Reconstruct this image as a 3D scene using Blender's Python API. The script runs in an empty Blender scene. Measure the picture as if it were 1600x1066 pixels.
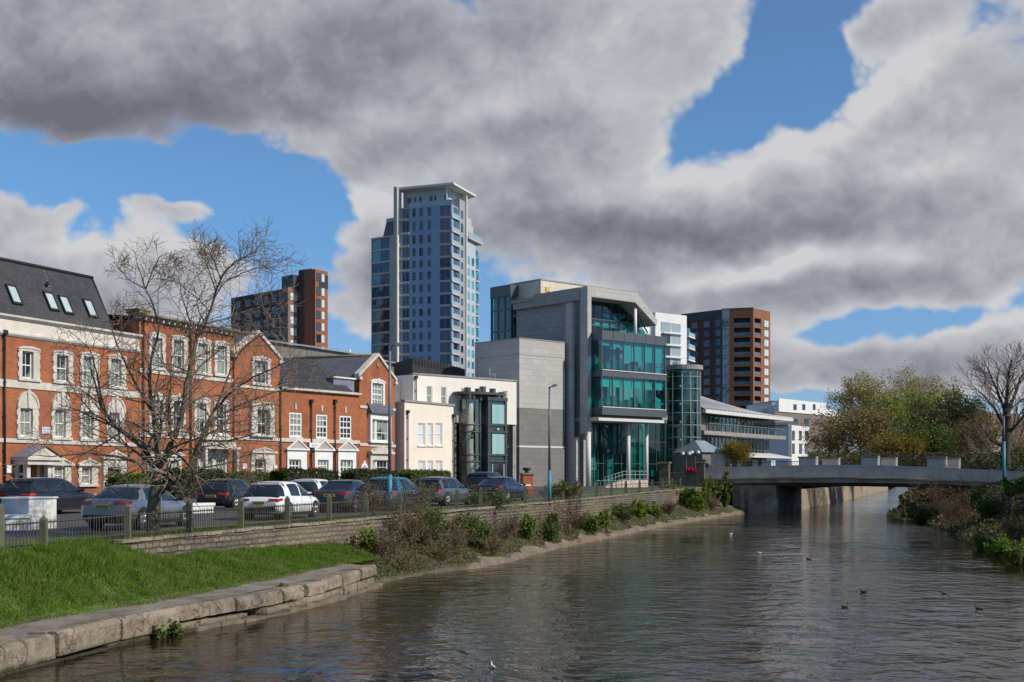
import bpy, bmesh, math, random
import numpy as np
from mathutils import Vector, Matrix
C = bpy.context.scene.collection
R = math.radians
H = 3.75                      # eye height above the water
F = 2000.0
def PX(px, py, d): return Vector(((px-800)*d/F, d, H+(745-py)*d/F))
def gz(y):                    # height of the street level along the river
    return H-1.78+.0075*(min(max(y,20),128)-35)

# ------------------------------------------------------------------ helpers
def tag(o, label=None, cat=None, group=None, kind=None):
    if label: o['label'] = label
    if cat: o['category'] = cat
    if group: o['group'] = group
    if kind: o['kind'] = kind
    return o
def empty(name, loc=(0,0,0), rz=0, label=None, cat=None, group=None):
    o = bpy.data.objects.new(name, None); C.objects.link(o)
    o.location = loc; o.rotation_euler = (0,0,rz)
    o.empty_display_size = .2
    return tag(o, label, cat, group)
def copy_tree(o, parent=None):
    c = o.copy(); C.objects.link(c)
    if parent is not None: c.parent = parent
    for ch in o.children: copy_tree(ch, c)
    return c
class MB:
    def __init__(s): s.v=[]; s.f=[]; s.sm=[]; s.mi=[]
    def add(s, vs, fs, smooth=False, mi=0):
        n=len(s.v); s.v.extend([tuple(v) for v in vs])
        for f in fs:
            s.f.append(tuple(i+n for i in f)); s.sm.append(smooth); s.mi.append(mi)
        return s
    def quad(s,a,b,c,d,mi=0): return s.add([a,b,c,d],[(0,1,2,3)],mi=mi)
    def poly(s,pts,mi=0): return s.add(pts,[tuple(range(len(pts)))],mi=mi)
    def box(s,x0,x1,y0,y1,z0,z1,mi=0):
        if x1<x0: x0,x1=x1,x0
        if y1<y0: y0,y1=y1,y0
        if z1<z0: z0,z1=z1,z0
        return s.add([(x0,y0,z0),(x1,y0,z0),(x1,y1,z0),(x0,y1,z0),(x0,y0,z1),(x1,y0,z1),(x1,y1,z1),(x0,y1,z1)],
            [(3,2,1,0),(4,5,6,7),(0,1,5,4),(1,2,6,5),(2,3,7,6),(3,0,4,7)],mi=mi)
    def prism(s,pts,ax,a0,a1,mi=0):
        """closed outline pts (2-D) extruded along axis ax ('x','y','z') from a0 to a1"""
        n=len(pts)
        def mk(p,a):
            return (a,p[0],p[1]) if ax=='x' else ((p[0],a,p[1]) if ax=='y' else (p[0],p[1],a))
        vs=[mk(p,a0) for p in pts]+[mk(p,a1) for p in pts]
        fs=[tuple(range(n))[::-1],tuple(range(n,2*n))]+[(i,(i+1)%n,n+(i+1)%n,n+i) for i in range(n)]
        return s.add(vs,fs,mi=mi)
    def tube(s,pts,rads,n=6,cap=True,smooth=True,mi=0):
        pts=[Vector(p) for p in pts]
        if not hasattr(rads,'__len__'): rads=[rads]*len(pts)
        vs=[];fs=[]
        for i,p in enumerate(pts):
            t=(pts[min(i+1,len(pts)-1)]-pts[max(i-1,0)])
            if t.length<1e-9: t=Vector((0,0,1))
            t.normalize()
            a=t.cross(Vector((0,0,1)) if abs(t.z)<.95 else Vector((1,0,0))).normalized(); b=t.cross(a)
            for k in range(n):
                an=2*math.pi*k/n
                vs.append(p+(a*math.cos(an)+b*math.sin(an))*rads[i])
        for i in range(len(pts)-1):
            for k in range(n):
                fs.append((i*n+k,i*n+(k+1)%n,(i+1)*n+(k+1)%n,(i+1)*n+k))
        if cap:
            fs.append(tuple(range(n))[::-1]); fs.append(tuple(range((len(pts)-1)*n,len(pts)*n)))
        return s.add(vs,fs,smooth,mi)
    def cyl(s,x,y,z0,z1,r,n=16,r1=None,mi=0):
        return s.tube([(x,y,z0),(x,y,z1)],[r,r if r1 is None else r1],n,mi=mi)
    def ball(s,c,r,n=8,m=6,sx=1,sy=1,sz=1,mi=0):
        vs=[];fs=[]
        for j in range(m+1):
            th=math.pi*j/m
            for i in range(n):
                ph=2*math.pi*i/n
                vs.append((c[0]+r*sx*math.sin(th)*math.cos(ph),c[1]+r*sy*math.sin(th)*math.sin(ph),c[2]+r*sz*math.cos(th)))
        for j in range(m):
            for i in range(n):
                fs.append((j*n+i,j*n+(i+1)%n,(j+1)*n+(i+1)%n,(j+1)*n+i))
        return s.add(vs,fs,True,mi)
    def build(s,name,mat,parent=None,fix=True):
        me=bpy.data.meshes.new(name); me.from_pydata(s.v,[],s.f)
        ms=mat if isinstance(mat,(list,tuple)) else [mat]
        for m in ms: me.materials.append(m)
        me.polygons.foreach_set('use_smooth',s.sm)
        if len(ms)>1: me.polygons.foreach_set('material_index',s.mi)
        if fix and len(s.f)<60000:
            bm=bmesh.new(); bm.from_mesh(me); bmesh.ops.recalc_face_normals(bm,faces=bm.faces); bm.to_mesh(me); bm.free()
        me.update()
        o=bpy.data.objects.new(name,me); C.objects.link(o)
        if parent is not None: o.parent=parent
        return o
def npmesh(name, verts, faces, mat, parent=None, smooth=False):
    """big meshes from numpy arrays; faces (n,3) or (n,4)"""
    me=bpy.data.meshes.new(name); n=len(faces); k=faces.shape[1]
    me.vertices.add(len(verts)); me.vertices.foreach_set('co',np.ascontiguousarray(verts,dtype=np.float32).ravel())
    me.loops.add(n*k); me.loops.foreach_set('vertex_index',np.ascontiguousarray(faces,dtype=np.int32).ravel())
    me.polygons.add(n); me.polygons.foreach_set('loop_start',np.arange(0,n*k,k,dtype=np.int32))
    me.polygons.foreach_set('loop_total',np.full(n,k,dtype=np.int32))
    if smooth: me.polygons.foreach_set('use_smooth',np.ones(n,dtype=bool))
    me.update(calc_edges=True); me.validate()
    me.materials.append(mat)
    o=bpy.data.objects.new(name,me); C.objects.link(o)
    if parent is not None: o.parent=parent
    return o

# ------------------------------------------------------------------ materials
class NT:
    def __init__(s,tree): s.t=tree; s.n=tree.nodes; s.l=tree.links
    def new(s,k,**kw):
        n=s.n.new(k)
        for a,b in kw.items(): setattr(n,a,b)
        return n
    def link(s,a,b): s.l.new(a,b)
    def val(s,sock,v):
        if isinstance(v,bpy.types.NodeSocket): s.l.new(v,sock)
        else:
            sock.default_value=v
    def math(s,op,a,b=None,c=None,clamp=False):
        n=s.new('ShaderNodeMath',operation=op); n.use_clamp=clamp
        s.val(n.inputs[0],a)
        if b is not None: s.val(n.inputs[1],b)
        if c is not None: s.val(n.inputs[2],c)
        return n.outputs[0]
    def mix(s,f,a,b,blend='MIX'):
        n=s.new('ShaderNodeMix',data_type='RGBA',blend_type=blend)
        s.val(n.inputs['Factor'],f)
        for nm,v in (('A',a),('B',b)):
            k=[i for i in n.inputs if i.name==nm and i.type=='RGBA'][0]
            if isinstance(v,bpy.types.NodeSocket): s.l.new(v,k)
            else: k.default_value=(v[0],v[1],v[2],1)
        return [o for o in n.outputs if o.type=='RGBA'][0]
    def noise(s,vec,scale,detail=4,rough=.55,stretch=None,dist=0):
        if stretch:
            m=s.new('ShaderNodeMapping'); s.link(vec,m.inputs[0]); m.inputs['Scale'].default_value=stretch; vec=m.outputs[0]
        n=s.new('ShaderNodeTexNoise'); s.link(vec,n.inputs['Vector'])
        n.inputs['Scale'].default_value=scale; n.inputs['Detail'].default_value=detail; n.inputs['Roughness'].default_value=rough
        n.inputs['Distortion'].default_value=dist
        return n.outputs['Fac']
    def ramp(s,f,stops,interp='LINEAR'):
        n=s.new('ShaderNodeValToRGB'); s.link(f,n.inputs[0]); n.color_ramp.interpolation=interp
        e=n.color_ramp.elements
        while len(e)<len(stops): e.new(.5)
        for i,(p,c) in enumerate(stops):
            e[i].position=p; e[i].color=(c[0],c[1],c[2],1) if hasattr(c,'__len__') else (c,c,c,1)
        return n.outputs[0]
def newmat(name):
    m=bpy.data.materials.new(name); m.use_nodes=True
    nt=NT(m.node_tree); b=[n for n in nt.n if n.type=='BSDF_PRINCIPLED'][0]
    return m,nt,b
def pmat(name,c1,c2=None,scale=3,rough=.7,bump=0,metal=0,spec=.4,stretch=None,stain=None,stain_scale=.25,stain_amt=.5,bscale=None,coat=0,rnd=0,detail=5,lo=.35,hi=.65):
    """surface with two tones of real colour, optional large stains, bump"""
    m,nt,b=newmat(name)
    tc=nt.new('ShaderNodeTexCoord').outputs['Object']
    c2=c2 or tuple(x*.8 for x in c1)
    n=nt.noise(tc,scale,detail,.6,stretch)
    col=nt.mix(nt.ramp(n,[(lo,0),(hi,1)]),c1,c2)
    if stain:
        n2=nt.noise(tc,stain_scale,6,.65)
        f=nt.math('MULTIPLY',nt.ramp(n2,[(.42,0),(.7,1)]),stain_amt)
        col=nt.mix(f,col,stain)
    if rnd:
        r=nt.new('ShaderNodeObjectInfo').outputs['Random']
        f=nt.math('MULTIPLY_ADD',r,2*rnd,1-rnd)
        mm=nt.new('ShaderNodeVectorMath',operation='SCALE'); nt.link(col,mm.inputs[0]); nt.link(f,mm.inputs['Scale']); col=mm.outputs[0]
    nt.link(col,b.inputs['Base Color'])
    b.inputs['Roughness'].default_value=rough; b.inputs['Metallic'].default_value=metal
    b.inputs['Specular IOR Level'].default_value=spec
    if coat: b.inputs['Coat Weight'].default_value=coat; b.inputs['Coat Roughness'].default_value=.04
    if bump:
        bp=nt.new('ShaderNodeBump'); bp.inputs['Strength'].default_value=bump; bp.inputs['Distance'].default_value=.05
        nt.link(nt.noise(tc,bscale or scale*2,6,.65,stretch),bp.inputs['Height']); nt.link(bp.outputs[0],b.inputs['Normal'])
    return m
def xz(nt):
    """(x+y, z) of the object's own space: runs along a wall whichever way it faces"""
    tc=nt.new('ShaderNodeTexCoord').outputs['Object']
    sp=nt.new('ShaderNodeSeparateXYZ'); nt.link(tc,sp.inputs[0])
    cb=nt.new('ShaderNodeCombineXYZ'); nt.link(nt.math('ADD',sp.outputs[0],sp.outputs[1]),cb.inputs[0]); nt.link(sp.outputs[2],cb.inputs[1])
    return tc,cb.outputs[0]
def brickmat(name,c1,c2,mortar,bw=.225,bh=.075,msize=.01,rough=.85,stain=(.1,.06,.05),amt=.45,warp=0,bump=.3,var=.5):
    m,nt,b=newmat(name)
    tc,v=xz(nt)
    if warp:
        nz=nt.new('ShaderNodeTexNoise'); nt.link(tc,nz.inputs['Vector']); nz.inputs['Scale'].default_value=2.2; nz.inputs['Detail'].default_value=3
        sb=nt.new('ShaderNodeVectorMath',operation='SUBTRACT'); nt.link(nz.outputs['Color'],sb.inputs[0]); sb.inputs[1].default_value=(.5,.5,.5)
        sc=nt.new('ShaderNodeVectorMath',operation='SCALE'); nt.link(sb.outputs[0],sc.inputs[0]); sc.inputs['Scale'].default_value=warp
        ad=nt.new('ShaderNodeVectorMath',operation='ADD'); nt.link(v,ad.inputs[0]); nt.link(sc.outputs[0],ad.inputs[1]); v=ad.outputs[0]
    t=nt.new('ShaderNodeTexBrick'); nt.link(v,t.inputs['Vector'])
    t.inputs['Scale'].default_value=1; t.inputs['Brick Width'].default_value=bw; t.inputs['Row Height'].default_value=bh
    t.inputs['Mortar Size'].default_value=msize; t.inputs['Mortar Smooth'].default_value=.3; t.inputs['Bias'].default_value=0
    t.inputs['Color1'].default_value=(*c1,1); t.inputs['Color2'].default_value=(*c2,1); t.inputs['Mortar'].default_value=(*mortar,1)
    n1=nt.noise(tc,1.3,6,.7); n2=nt.noise(tc,.22,5,.6)
    col=nt.mix(nt.math('MULTIPLY',nt.ramp(n1,[(.4,0),(.75,1)]),var),t.outputs['Color'],tuple(x*.55 for x in c1))
    col=nt.mix(nt.math('MULTIPLY',nt.ramp(n2,[(.45,0),(.72,1)]),amt),col,stain)
    nt.link(col,b.inputs['Base Color']); b.inputs['Roughness'].default_value=rough; b.inputs['Specular IOR Level'].default_value=.25
    if bump:
        bp=nt.new('ShaderNodeBump'); bp.inputs['Strength'].default_value=bump; bp.inputs['Distance'].default_value=.03
        h=nt.math('ADD',nt.math('MULTIPLY',t.outputs['Fac'],-1.),nt.math('MULTIPLY',n1,.8)); nt.link(h,bp.inputs['Height']); nt.link(bp.outputs[0],b.inputs['Normal'])
    return m
def glassmat(name,dark,pale,pale_share=.4,rough=.04,spec=.6,band=None):
    """window glass: mostly dark room behind, some with pale curtain (varies per pane object and within it)"""
    m,nt,b=newmat(name)
    oi=nt.new('ShaderNodeObjectInfo').outputs['Random']
    tc=nt.new('ShaderNodeTexCoord').outputs['Object']
    n=nt.noise(tc,.9,2,.5)
    f=nt.math('ADD',nt.math('MULTIPLY',n,.9),nt.math('MULTIPLY',oi,.8))
    f=nt.ramp(f,[(max(0,1.0-pale_share),0),(min(1,1.12-pale_share),1)])
    nt.link(nt.mix(f,dark,pale),b.inputs['Base Color'])
    b.inputs['Roughness'].default_value=rough; b.inputs['Specular IOR Level'].default_value=spec
    bp=nt.new('ShaderNodeBump'); bp.inputs['Strength'].default_value=.04; bp.inputs['Distance'].default_value=.05
    nt.link(nt.noise(tc,.7,1,.5),bp.inputs['Height']); nt.link(bp.outputs[0],b.inputs['Normal'])
    return m
def clearglass(name,tint,refl=.09,rough=.02):
    m=bpy.data.materials.new(name); m.use_nodes=True; nt=NT(m.node_tree); nt.n.clear()
    out=nt.new('ShaderNodeOutputMaterial'); tr=nt.new('ShaderNodeBsdfTransparent'); tr.inputs[0].default_value=(*tint,1)
    gl=nt.new('ShaderNodeBsdfGlossy'); gl.inputs['Roughness'].default_value=rough; gl.inputs['Color'].default_value=(.85,.95,.95,1)
    lw=nt.new('ShaderNodeLayerWeight'); lw.inputs['Blend'].default_value=.5
    f=nt.math('MULTIPLY_ADD',nt.math('POWER',lw.outputs['Facing'],4.),.8,refl,clamp=True)
    mx=nt.new('ShaderNodeMixShader'); nt.link(f,mx.inputs[0]); nt.link(tr.outputs[0],mx.inputs[1]); nt.link(gl.outputs[0],mx.inputs[2])
    nt.link(mx.outputs[0],out.inputs[0]); return m
def leafmat(name,c1,c2,c3=None,scale=.6,trans=.35,rough=.6):
    m,nt,b=newmat(name)
    tc=nt.new('ShaderNodeTexCoord').outputs['Object']
    n=nt.noise(tc,scale,3,.6); w=nt.new('ShaderNodeTexWhiteNoise'); w.noise_dimensions='3D'
    g=nt.new('ShaderNodeNewGeometry')
    f=nt.ramp(n,[(.35,0),(.65,1)])
    col=nt.mix(f,c1,c2)
    if c3: col=nt.mix(nt.ramp(nt.noise(tc,scale*4,2,.5),[(.5,0),(.7,1)]),col,c3)
    f2=nt.math('MULTIPLY_ADD',g.outputs['Random Per Island'],.45,.78)
    mm=nt.new('ShaderNodeVectorMath',operation='SCALE'); nt.link(col,mm.inputs[0]); nt.link(f2,mm.inputs['Scale'])
    nt.link(mm.outputs[0],b.inputs['Base Color']); b.inputs['Roughness'].default_value=rough; b.inputs['Specular IOR Level'].default_value=.2
    out=[x for x in nt.n if x.type=='OUTPUT_MATERIAL'][0]
    tl=nt.new('ShaderNodeBsdfTranslucent'); nt.link(mm.outputs[0],tl.inputs[0])
    mx=nt.new('ShaderNodeMixShader'); mx.inputs[0].default_value=trans; nt.link(b.outputs[0],mx.inputs[1]); nt.link(tl.outputs[0],mx.inputs[2]); nt.link(mx.outputs[0],out.inputs[0])
    return m

M={}
M['brick']=brickmat('red_brick',(.45,.148,.056),(.34,.102,.041),(.30,.15,.10),bw=.30,bh=.10,msize=.010,stain=(.15,.055,.034),amt=.8,var=.6)
M['stonewhite']=pmat('painted_stone',(.63,.585,.51),(.48,.44,.375),1.5,.75,.15,stain=(.42,.39,.33),stain_amt=.5,stain_scale=.8)
M['stoneband']=pmat('grey_white_render',(.72,.67,.58),(.6,.55,.46),1.2,.8,.1,stain=(.4,.37,.32),stain_amt=.5,stain_scale=.5)
M['stoneold']=pmat('weathered_stone',(.30,.25,.19),(.17,.15,.11),1.8,.9,.3,stain=(.25,.19,.06),stain_amt=.5,stain_scale=.7)
M['white']=pmat('white_paint',(.78,.77,.74),(.70,.69,.66),1.5,.5,.0)
M['pedstone']=pmat('grey_pediment_stone',(.44,.40,.365),(.34,.31,.28),1.5,.8,.1)
M['cream']=pmat('cream_render',(.78,.69,.58),(.74,.655,.54),.7,.85,.05,stain=(.62,.5,.4),stain_amt=.18,stain_scale=.35)
M['cream2']=pmat('pale_render',(.78,.72,.63),(.74,.68,.595),.7,.85,.05,stain=(.64,.54,.44),stain_amt=.18,stain_scale=.35)
M['coping']=pmat('grey_coping',(.32,.31,.29),(.22,.21,.2),2,.8,.1)
M['slate']=brickmat('roof_slate',(.062,.062,.070),(.040,.040,.047),(.022,.022,.025),bw=.4,bh=.22,msize=.012,rough=.6,stain=(.075,.068,.06),amt=.5,bump=.25,var=.5)
M['slategrey']=brickmat('grey_slate',(.15,.15,.165),(.11,.11,.125),(.07,.07,.075),bw=.4,bh=.25,msize=.015,rough=.65,stain=(.1,.09,.08),amt=.4,bump=.25)
M['lead']=pmat('lead_sheet',(.20,.22,.27),(.14,.155,.19),.8,.55,.05)
M['black_metal']=pmat('black_iron',(.025,.025,.027),(.015,.015,.016),4,.5)
M['glass_sash']=glassmat('sash_glass',(.014,.018,.018),(.24,.26,.22),.36)
M['glass_dark']=glassmat('dark_glass',(.012,.018,.024),(.03,.04,.05),.4)
M['glass_sky']=pmat('skylight_glass',(.46,.54,.53),(.38,.46,.46),.6,.06,spec=.8)
M['wood']=pmat('oak_door',(.36,.16,.05),(.26,.11,.03),2,.5,.1,stretch=(6,6,.6))
M['navy']=pmat('navy_door',(.015,.02,.04),None,2,.4)
M['yellowmoss']=pmat('lichen_ridge',(.30,.22,.05),(.18,.14,.05),2,.9,.4)
M['terracotta']=pmat('terracotta',(.32,.17,.09),(.25,.12,.07),3,.8,.1)
# ------------------------------------------------------------------ camera, light, sky
cam=bpy.data.cameras.new('camera'); co=bpy.data.objects.new('camera',cam); C.objects.link(co)
co.location=(0,0,H); co.rotation_euler=(R(90),0,0); cam.sensor_width=36; cam.lens=36*F/1600
cam.shift_y=(745-533)/1600; cam.clip_end=6000; cam.clip_start=.5
bpy.context.scene.camera=co
SUN_AZ=math.atan2(.95,-.36); SUN_EL=R(37)
sl=bpy.data.lights.new('sun','SUN'); so=bpy.data.objects.new('sun',sl); C.objects.link(so)
sl.energy=4.4; sl.angle=R(.53); sl.color=(1,.93,.82)
sd=Vector((math.sin(SUN_AZ)*math.cos(SUN_EL),math.cos(SUN_AZ)*math.cos(SUN_EL),math.sin(SUN_EL)))
so.rotation_euler=sd.to_track_quat('Z','Y').to_euler()
so.location=(60,-40,80)
vs=bpy.context.scene.view_settings; vs.view_transform='Standard'; vs.look='None'; vs.gamma=1; vs.exposure=0
w=bpy.data.worlds.new('World'); bpy.context.scene.world=w; w.use_nodes=True
def build_sky():
    nt=NT(w.node_tree); bg=[n for n in nt.n if n.type=='BACKGROUND'][0]
    bg.inputs['Strength'].default_value=.10
    sky=nt.new('ShaderNodeTexSky',sky_type='NISHITA'); sky.sun_disc=False
    sky.sun_elevation=SUN_EL; sky.sun_rotation=SUN_AZ; sky.air_density=1.0; sky.dust_density=.15; sky.ozone_density=3.0; sky.altitude=300
    d=nt.new('ShaderNodeTexCoord').outputs['Generated']
    sp=nt.new('ShaderNodeSeparateXYZ'); nt.link(d,sp.inputs[0])
    az=nt.math('ARCTAN2',sp.outputs[0],sp.outputs[1]); el=nt.math('ARCSINE',sp.outputs[2])
    # cloud space: (azimuth, elevation); wind-drawn noise warps it
    def comb(x,y,z):
        c=nt.new('ShaderNodeCombineXYZ')
        for i,v in enumerate((x,y,z)): nt.val(c.inputs[i],v)
        return c.outputs[0]
    # seam-free noise coordinate from the direction itself, flattened towards the horizon
    q=comb(sp.outputs[0],sp.outputs[1],nt.math('MULTIPLY',sp.outputs[2],1.25))
    nz=nt.new('ShaderNodeTexNoise'); nt.link(q,nz.inputs['Vector']); nz.inputs['Scale'].default_value=5.5; nz.inputs['Detail'].default_value=4; nz.inputs['Roughness'].default_value=.58
    sb=nt.new('ShaderNodeVectorMath',operation='SUBTRACT'); nt.link(nz.outputs['Color'],sb.inputs[0]); sb.inputs[1].default_value=(.5,.5,.5)
    ss=nt.new('ShaderNodeVectorMath',operation='MULTIPLY'); nt.link(sb.outputs[0],ss.inputs[0]); ss.inputs[1].default_value=(.13,.075,0)
    pa=nt.new('ShaderNodeVectorMath',operation='ADD'); nt.link(comb(az,el,1.),pa.inputs[0]); nt.link(ss.outputs[0],pa.inputs[1]); P=pa.outputs[0]
    def blobs(lst,acc=0.):
        for (px,py,rx,ry,ang,a) in lst:
            ca=math.atan((px-800)/F); ce=math.atan((745-py)/math.hypot(F,px-800))
            sx=F/rx; sy=F/ry; c=math.cos(R(ang)); s=math.sin(R(ang))
            U=(c*sx,s*sx); V=(-s*sy,c*sy)
            du=nt.new('ShaderNodeVectorMath',operation='DOT_PRODUCT'); nt.link(P,du.inputs[0]); du.inputs[1].default_value=(U[0],U[1],-(U[0]*ca+U[1]*ce))
            dv=nt.new('ShaderNodeVectorMath',operation='DOT_PRODUCT'); nt.link(P,dv.inputs[0]); dv.inputs[1].default_value=(V[0],V[1],-(V[0]*ca+V[1]*ce))
            u2=nt.math('MULTIPLY',du.outputs['Value'],du.outputs['Value'])
            r=nt.math('MULTIPLY_ADD',dv.outputs['Value'],dv.outputs['Value'],u2)
            acc=nt.math('MULTIPLY_ADD',nt.math('POWER',.3679,r),a,acc)
        return acc
    dens=[(800,400,1500,600,0,-.52),
      (200,95,560,155,0,1.7),(700,100,420,130,0,1.1),(1010,60,170,110,0,.9),(880,215,150,60,0,.8),
      (800,335,290,110,0,1.6),(700,250,160,70,0,.7),(590,340,95,70,20,.95),(1110,310,260,95,10,1.1),(1400,270,270,105,12,1.15),(1530,160,150,80,18,.9),
      (1290,405,330,80,6,1.7),(1090,440,110,44,10,1.4),(1390,440,180,42,5,.9),(900,410,200,50,0,.5),(1560,370,110,60,0,.75),
      (1570,525,120,42,14,1.15),(1270,562,160,46,0,1.5),(1430,592,290,40,0,1.5),(1230,500,60,40,0,.4),(300,520,300,60,0,.45),(1000,545,120,40,0,.4),
      (1500,20,150,45,0,.65),(1380,55,100,45,-10,.75),
      (10,345,60,60,0,1.0),(120,430,110,66,-10,1.0),(300,430,160,72,0,1.1),(60,480,160,50,0,.7),(290,322,75,16,-5,.95),(115,312,36,14,20,.8),(405,290,35,14,20,.4),
      (550,490,80,85,0,1.4),(680,470,120,50,0,.35),(560,400,60,50,0,.4),
      (1175,125,175,58,36,-1.25),(640,228,70,18,4,-.4),(1345,503,110,22,8,-.55),(330,288,330,42,0,-.95),(1260,40,60,70,30,-.7),
      (1100,520,120,40,0,.35),(455,330,100,100,0,-1.1),(690,440,70,40,0,-.3),(250,260,170,28,4,-.35),(1000,430,150,26,0,-.35),(540,440,60,50,0,.35)]
    base=nt.math('MULTIPLY_ADD',nt.noise(q,2.4,3,.5),1.7,-.52)
    D0=blobs(dens,base)
    def puff(v):
        t=nt.new('ShaderNodeTexVoronoi',feature='F1'); t.inputs['Scale'].default_value=9.; t.inputs['Detail'].default_value=3.; t.inputs['Roughness'].default_value=.6; t.inputs['Lacunarity'].default_value=2.3
        nt.link(v,t.inputs['Vector']); return nt.math('SUBTRACT',.55,t.outputs['Distance'])
    wq=nt.new('ShaderNodeVectorMath',operation='MULTIPLY_ADD'); nt.link(sb.outputs[0],wq.inputs[0]); wq.inputs[1].default_value=(.09,.09,.07); nt.link(q,wq.inputs[2])
    wq2=nt.new('ShaderNodeVectorMath',operation='ADD'); nt.link(wq.outputs[0],wq2.inputs[0]); wq2.inputs[1].default_value=(.010,-.003,.020)
    pf=puff(wq.outputs[0]); pf2=puff(wq2.outputs[0])
    fine=nt.noise(q,22,5,.6); 
    D=nt.math('MULTIPLY_ADD',nt.math('SUBTRACT',fine,.5),.62,D0); D=nt.math('MULTIPLY_ADD',pf,.95,D)
    al=nt.new('ShaderNodeMapRange',interpolation_type='SMOOTHSTEP'); nt.link(D,al.inputs[0]); al.inputs[1].default_value=-.04; al.inputs[2].default_value=.46
    # relief: denser on the side away from the sun
    q2=nt.new('ShaderNodeVectorMath',operation='ADD'); nt.link(q,q2.inputs[0]); q2.inputs[1].default_value=(.034,-.008,.050)
    n_a=nt.noise(q,3.6,4,.42); n_b=nt.noise(q2.outputs[0],3.6,4,.42)
    rel=nt.math('ADD',nt.math('MULTIPLY',nt.math('SUBTRACT',n_a,n_b),.75),nt.math('MULTIPLY',nt.math('SUBTRACT',pf,pf2),.34))
    dark=[(1000,356,250,24,3,.5),(1310,345,200,20,8,.5),(1200,470,180,16,6,.45),(820,205,120,22,0,.25),(1560,330,90,20,10,.4),(120,200,430,60,0,1.1),(430,110,330,80,20,.6),(700,50,230,80,10,.5),(20,150,180,90,0,.5),(330,240,160,26,0,.4),
      (880,385,260,42,0,.75),(1180,335,260,32,8,.75),(1540,240,110,42,0,.4),(1010,455,130,28,0,.35),(1230,445,190,26,5,.6),(820,250,90,45,0,.45),
      (1290,590,320,40,0,.3),(660,390,110,40,0,.45),(1540,420,120,20,0,.35),(1560,560,120,22,0,.4),(250,480,250,40,0,.25)]
    lite=[(1150,242,130,22,20,.4),(1310,190,140,24,22,.4),(1120,428,140,16,12,.4),(1290,398,130,15,5,.35),(1420,262,120,18,12,.35),(570,300,60,26,30,.4),(720,262,90,22,5,.3),(150,372,70,16,10,.4),(1530,480,80,14,16,.3),(600,310,110,40,20,.35),(1060,240,110,30,25,.4),(1450,110,160,36,18,.35),(1010,90,120,90,0,.2),(560,190,260,28,8,.3),(1480,250,90,30,0,.3),(1220,400,200,20,8,.35),(1540,495,90,18,14,.35),(230,385,140,24,0,.3)]
    dk=blobs(dark,0.); lt=blobs(lite,0.)
    sh=nt.math('MULTIPLY_ADD',rel,1.1,.66)
    sh=nt.math('SUBTRACT',sh,nt.math('MULTIPLY',dk,.36)); sh=nt.math('MULTIPLY_ADD',lt,.75,sh)
    # thin edges are brighter than deep cores
    edge=nt.new('ShaderNodeMapRange'); nt.link(D,edge.inputs[0]); edge.inputs[1].default_value=.15; edge.inputs[2].default_value=.85; edge.inputs[3].default_value=.30; edge.inputs[4].default_value=-.04
    sh=nt.math('ADD',sh,edge.outputs[0],clamp=True)
    cc=nt.ramp(sh,[(0,(1.55,1.62,1.98)),(.3,(2.5,2.6,3.05)),(.6,(4.1,4.2,4.65)),(1,(6.2,6.2,6.35))])
    cc.node.color_ramp.interpolation='LINEAR'
    # the sky's own blue, a little deeper
    hs=nt.new('ShaderNodeHueSaturation'); nt.link(sky.outputs[0],hs.inputs['Color']); hs.inputs['Saturation'].default_value=.98; hs.inputs['Value'].default_value=SKYV
    tint=nt.ramp(nt.math('MULTIPLY',el,1.6),[(0,(.50,.62,.92)),(.14,(.53,.70,.95)),(.35,(.60,.86,1.04)),(1,(.8,.9,1.))])
    blue=nt.mix(1.,hs.outputs[0],tint,'MULTIPLY')
    col=nt.mix(al.outputs[0],blue,cc)
    nt.link(col,bg.inputs['Color'])
SKYV=1.18
build_sky()
# ------------------------------------------------------------------ water, land, river walls
def interp(pts,y):
    """x on a polyline given as (x,y) rising in y"""
    if y<=pts[0][1]: a,b=pts[0],pts[1]
    elif y>=pts[-1][1]: a,b=pts[-2],pts[-1]
    else:
        for a,b in zip(pts,pts[1:]):
            if a[1]<=y<=b[1]: break
    return a[0]+(b[0]-a[0])*(y-a[1])/(b[1]-a[1])
WALL=[(-14.9,22),(-12.2,31),(-10.6,36),(-8.7,42),(-5.66,51),(-2.47,61),(1.6,73),(5.85,86),(13.2,111),(19.6,129),(31,140),(60,225),(110,375),(150,500)]
EDGE=[(-16,2),(-11,18),(-9.6,24),(-8.6,29),(-7.75,31),(-6.4,34.7),(-5.4,38.5),(-4.7,43.6),(-4.0,46),(-2.5,50.2),(-1.5,52),(0,56.8),(1.95,65),(4.9,75),(8.8,88),(15,107),(22.3,127),(31.5,138)]
QBACK=[(-12.5,14),(-11.35,22),(-10.3,28),(-8.75,31.6),(-7.0,38),(-5.45,45)]
REDGE=[(2,-30),(9,15),(14,32),(18.3,43),(20.7,51.7),(23.3,62.5),(26,75),(29,86),(31,96),(33.4,104),(32.7,112),(35.5,122),(41,136),(58,187),(89,278),(105,340),(160,520)]
def wx(y): return interp(WALL,y)
def ex(y): return interp(EDGE,y)

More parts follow.
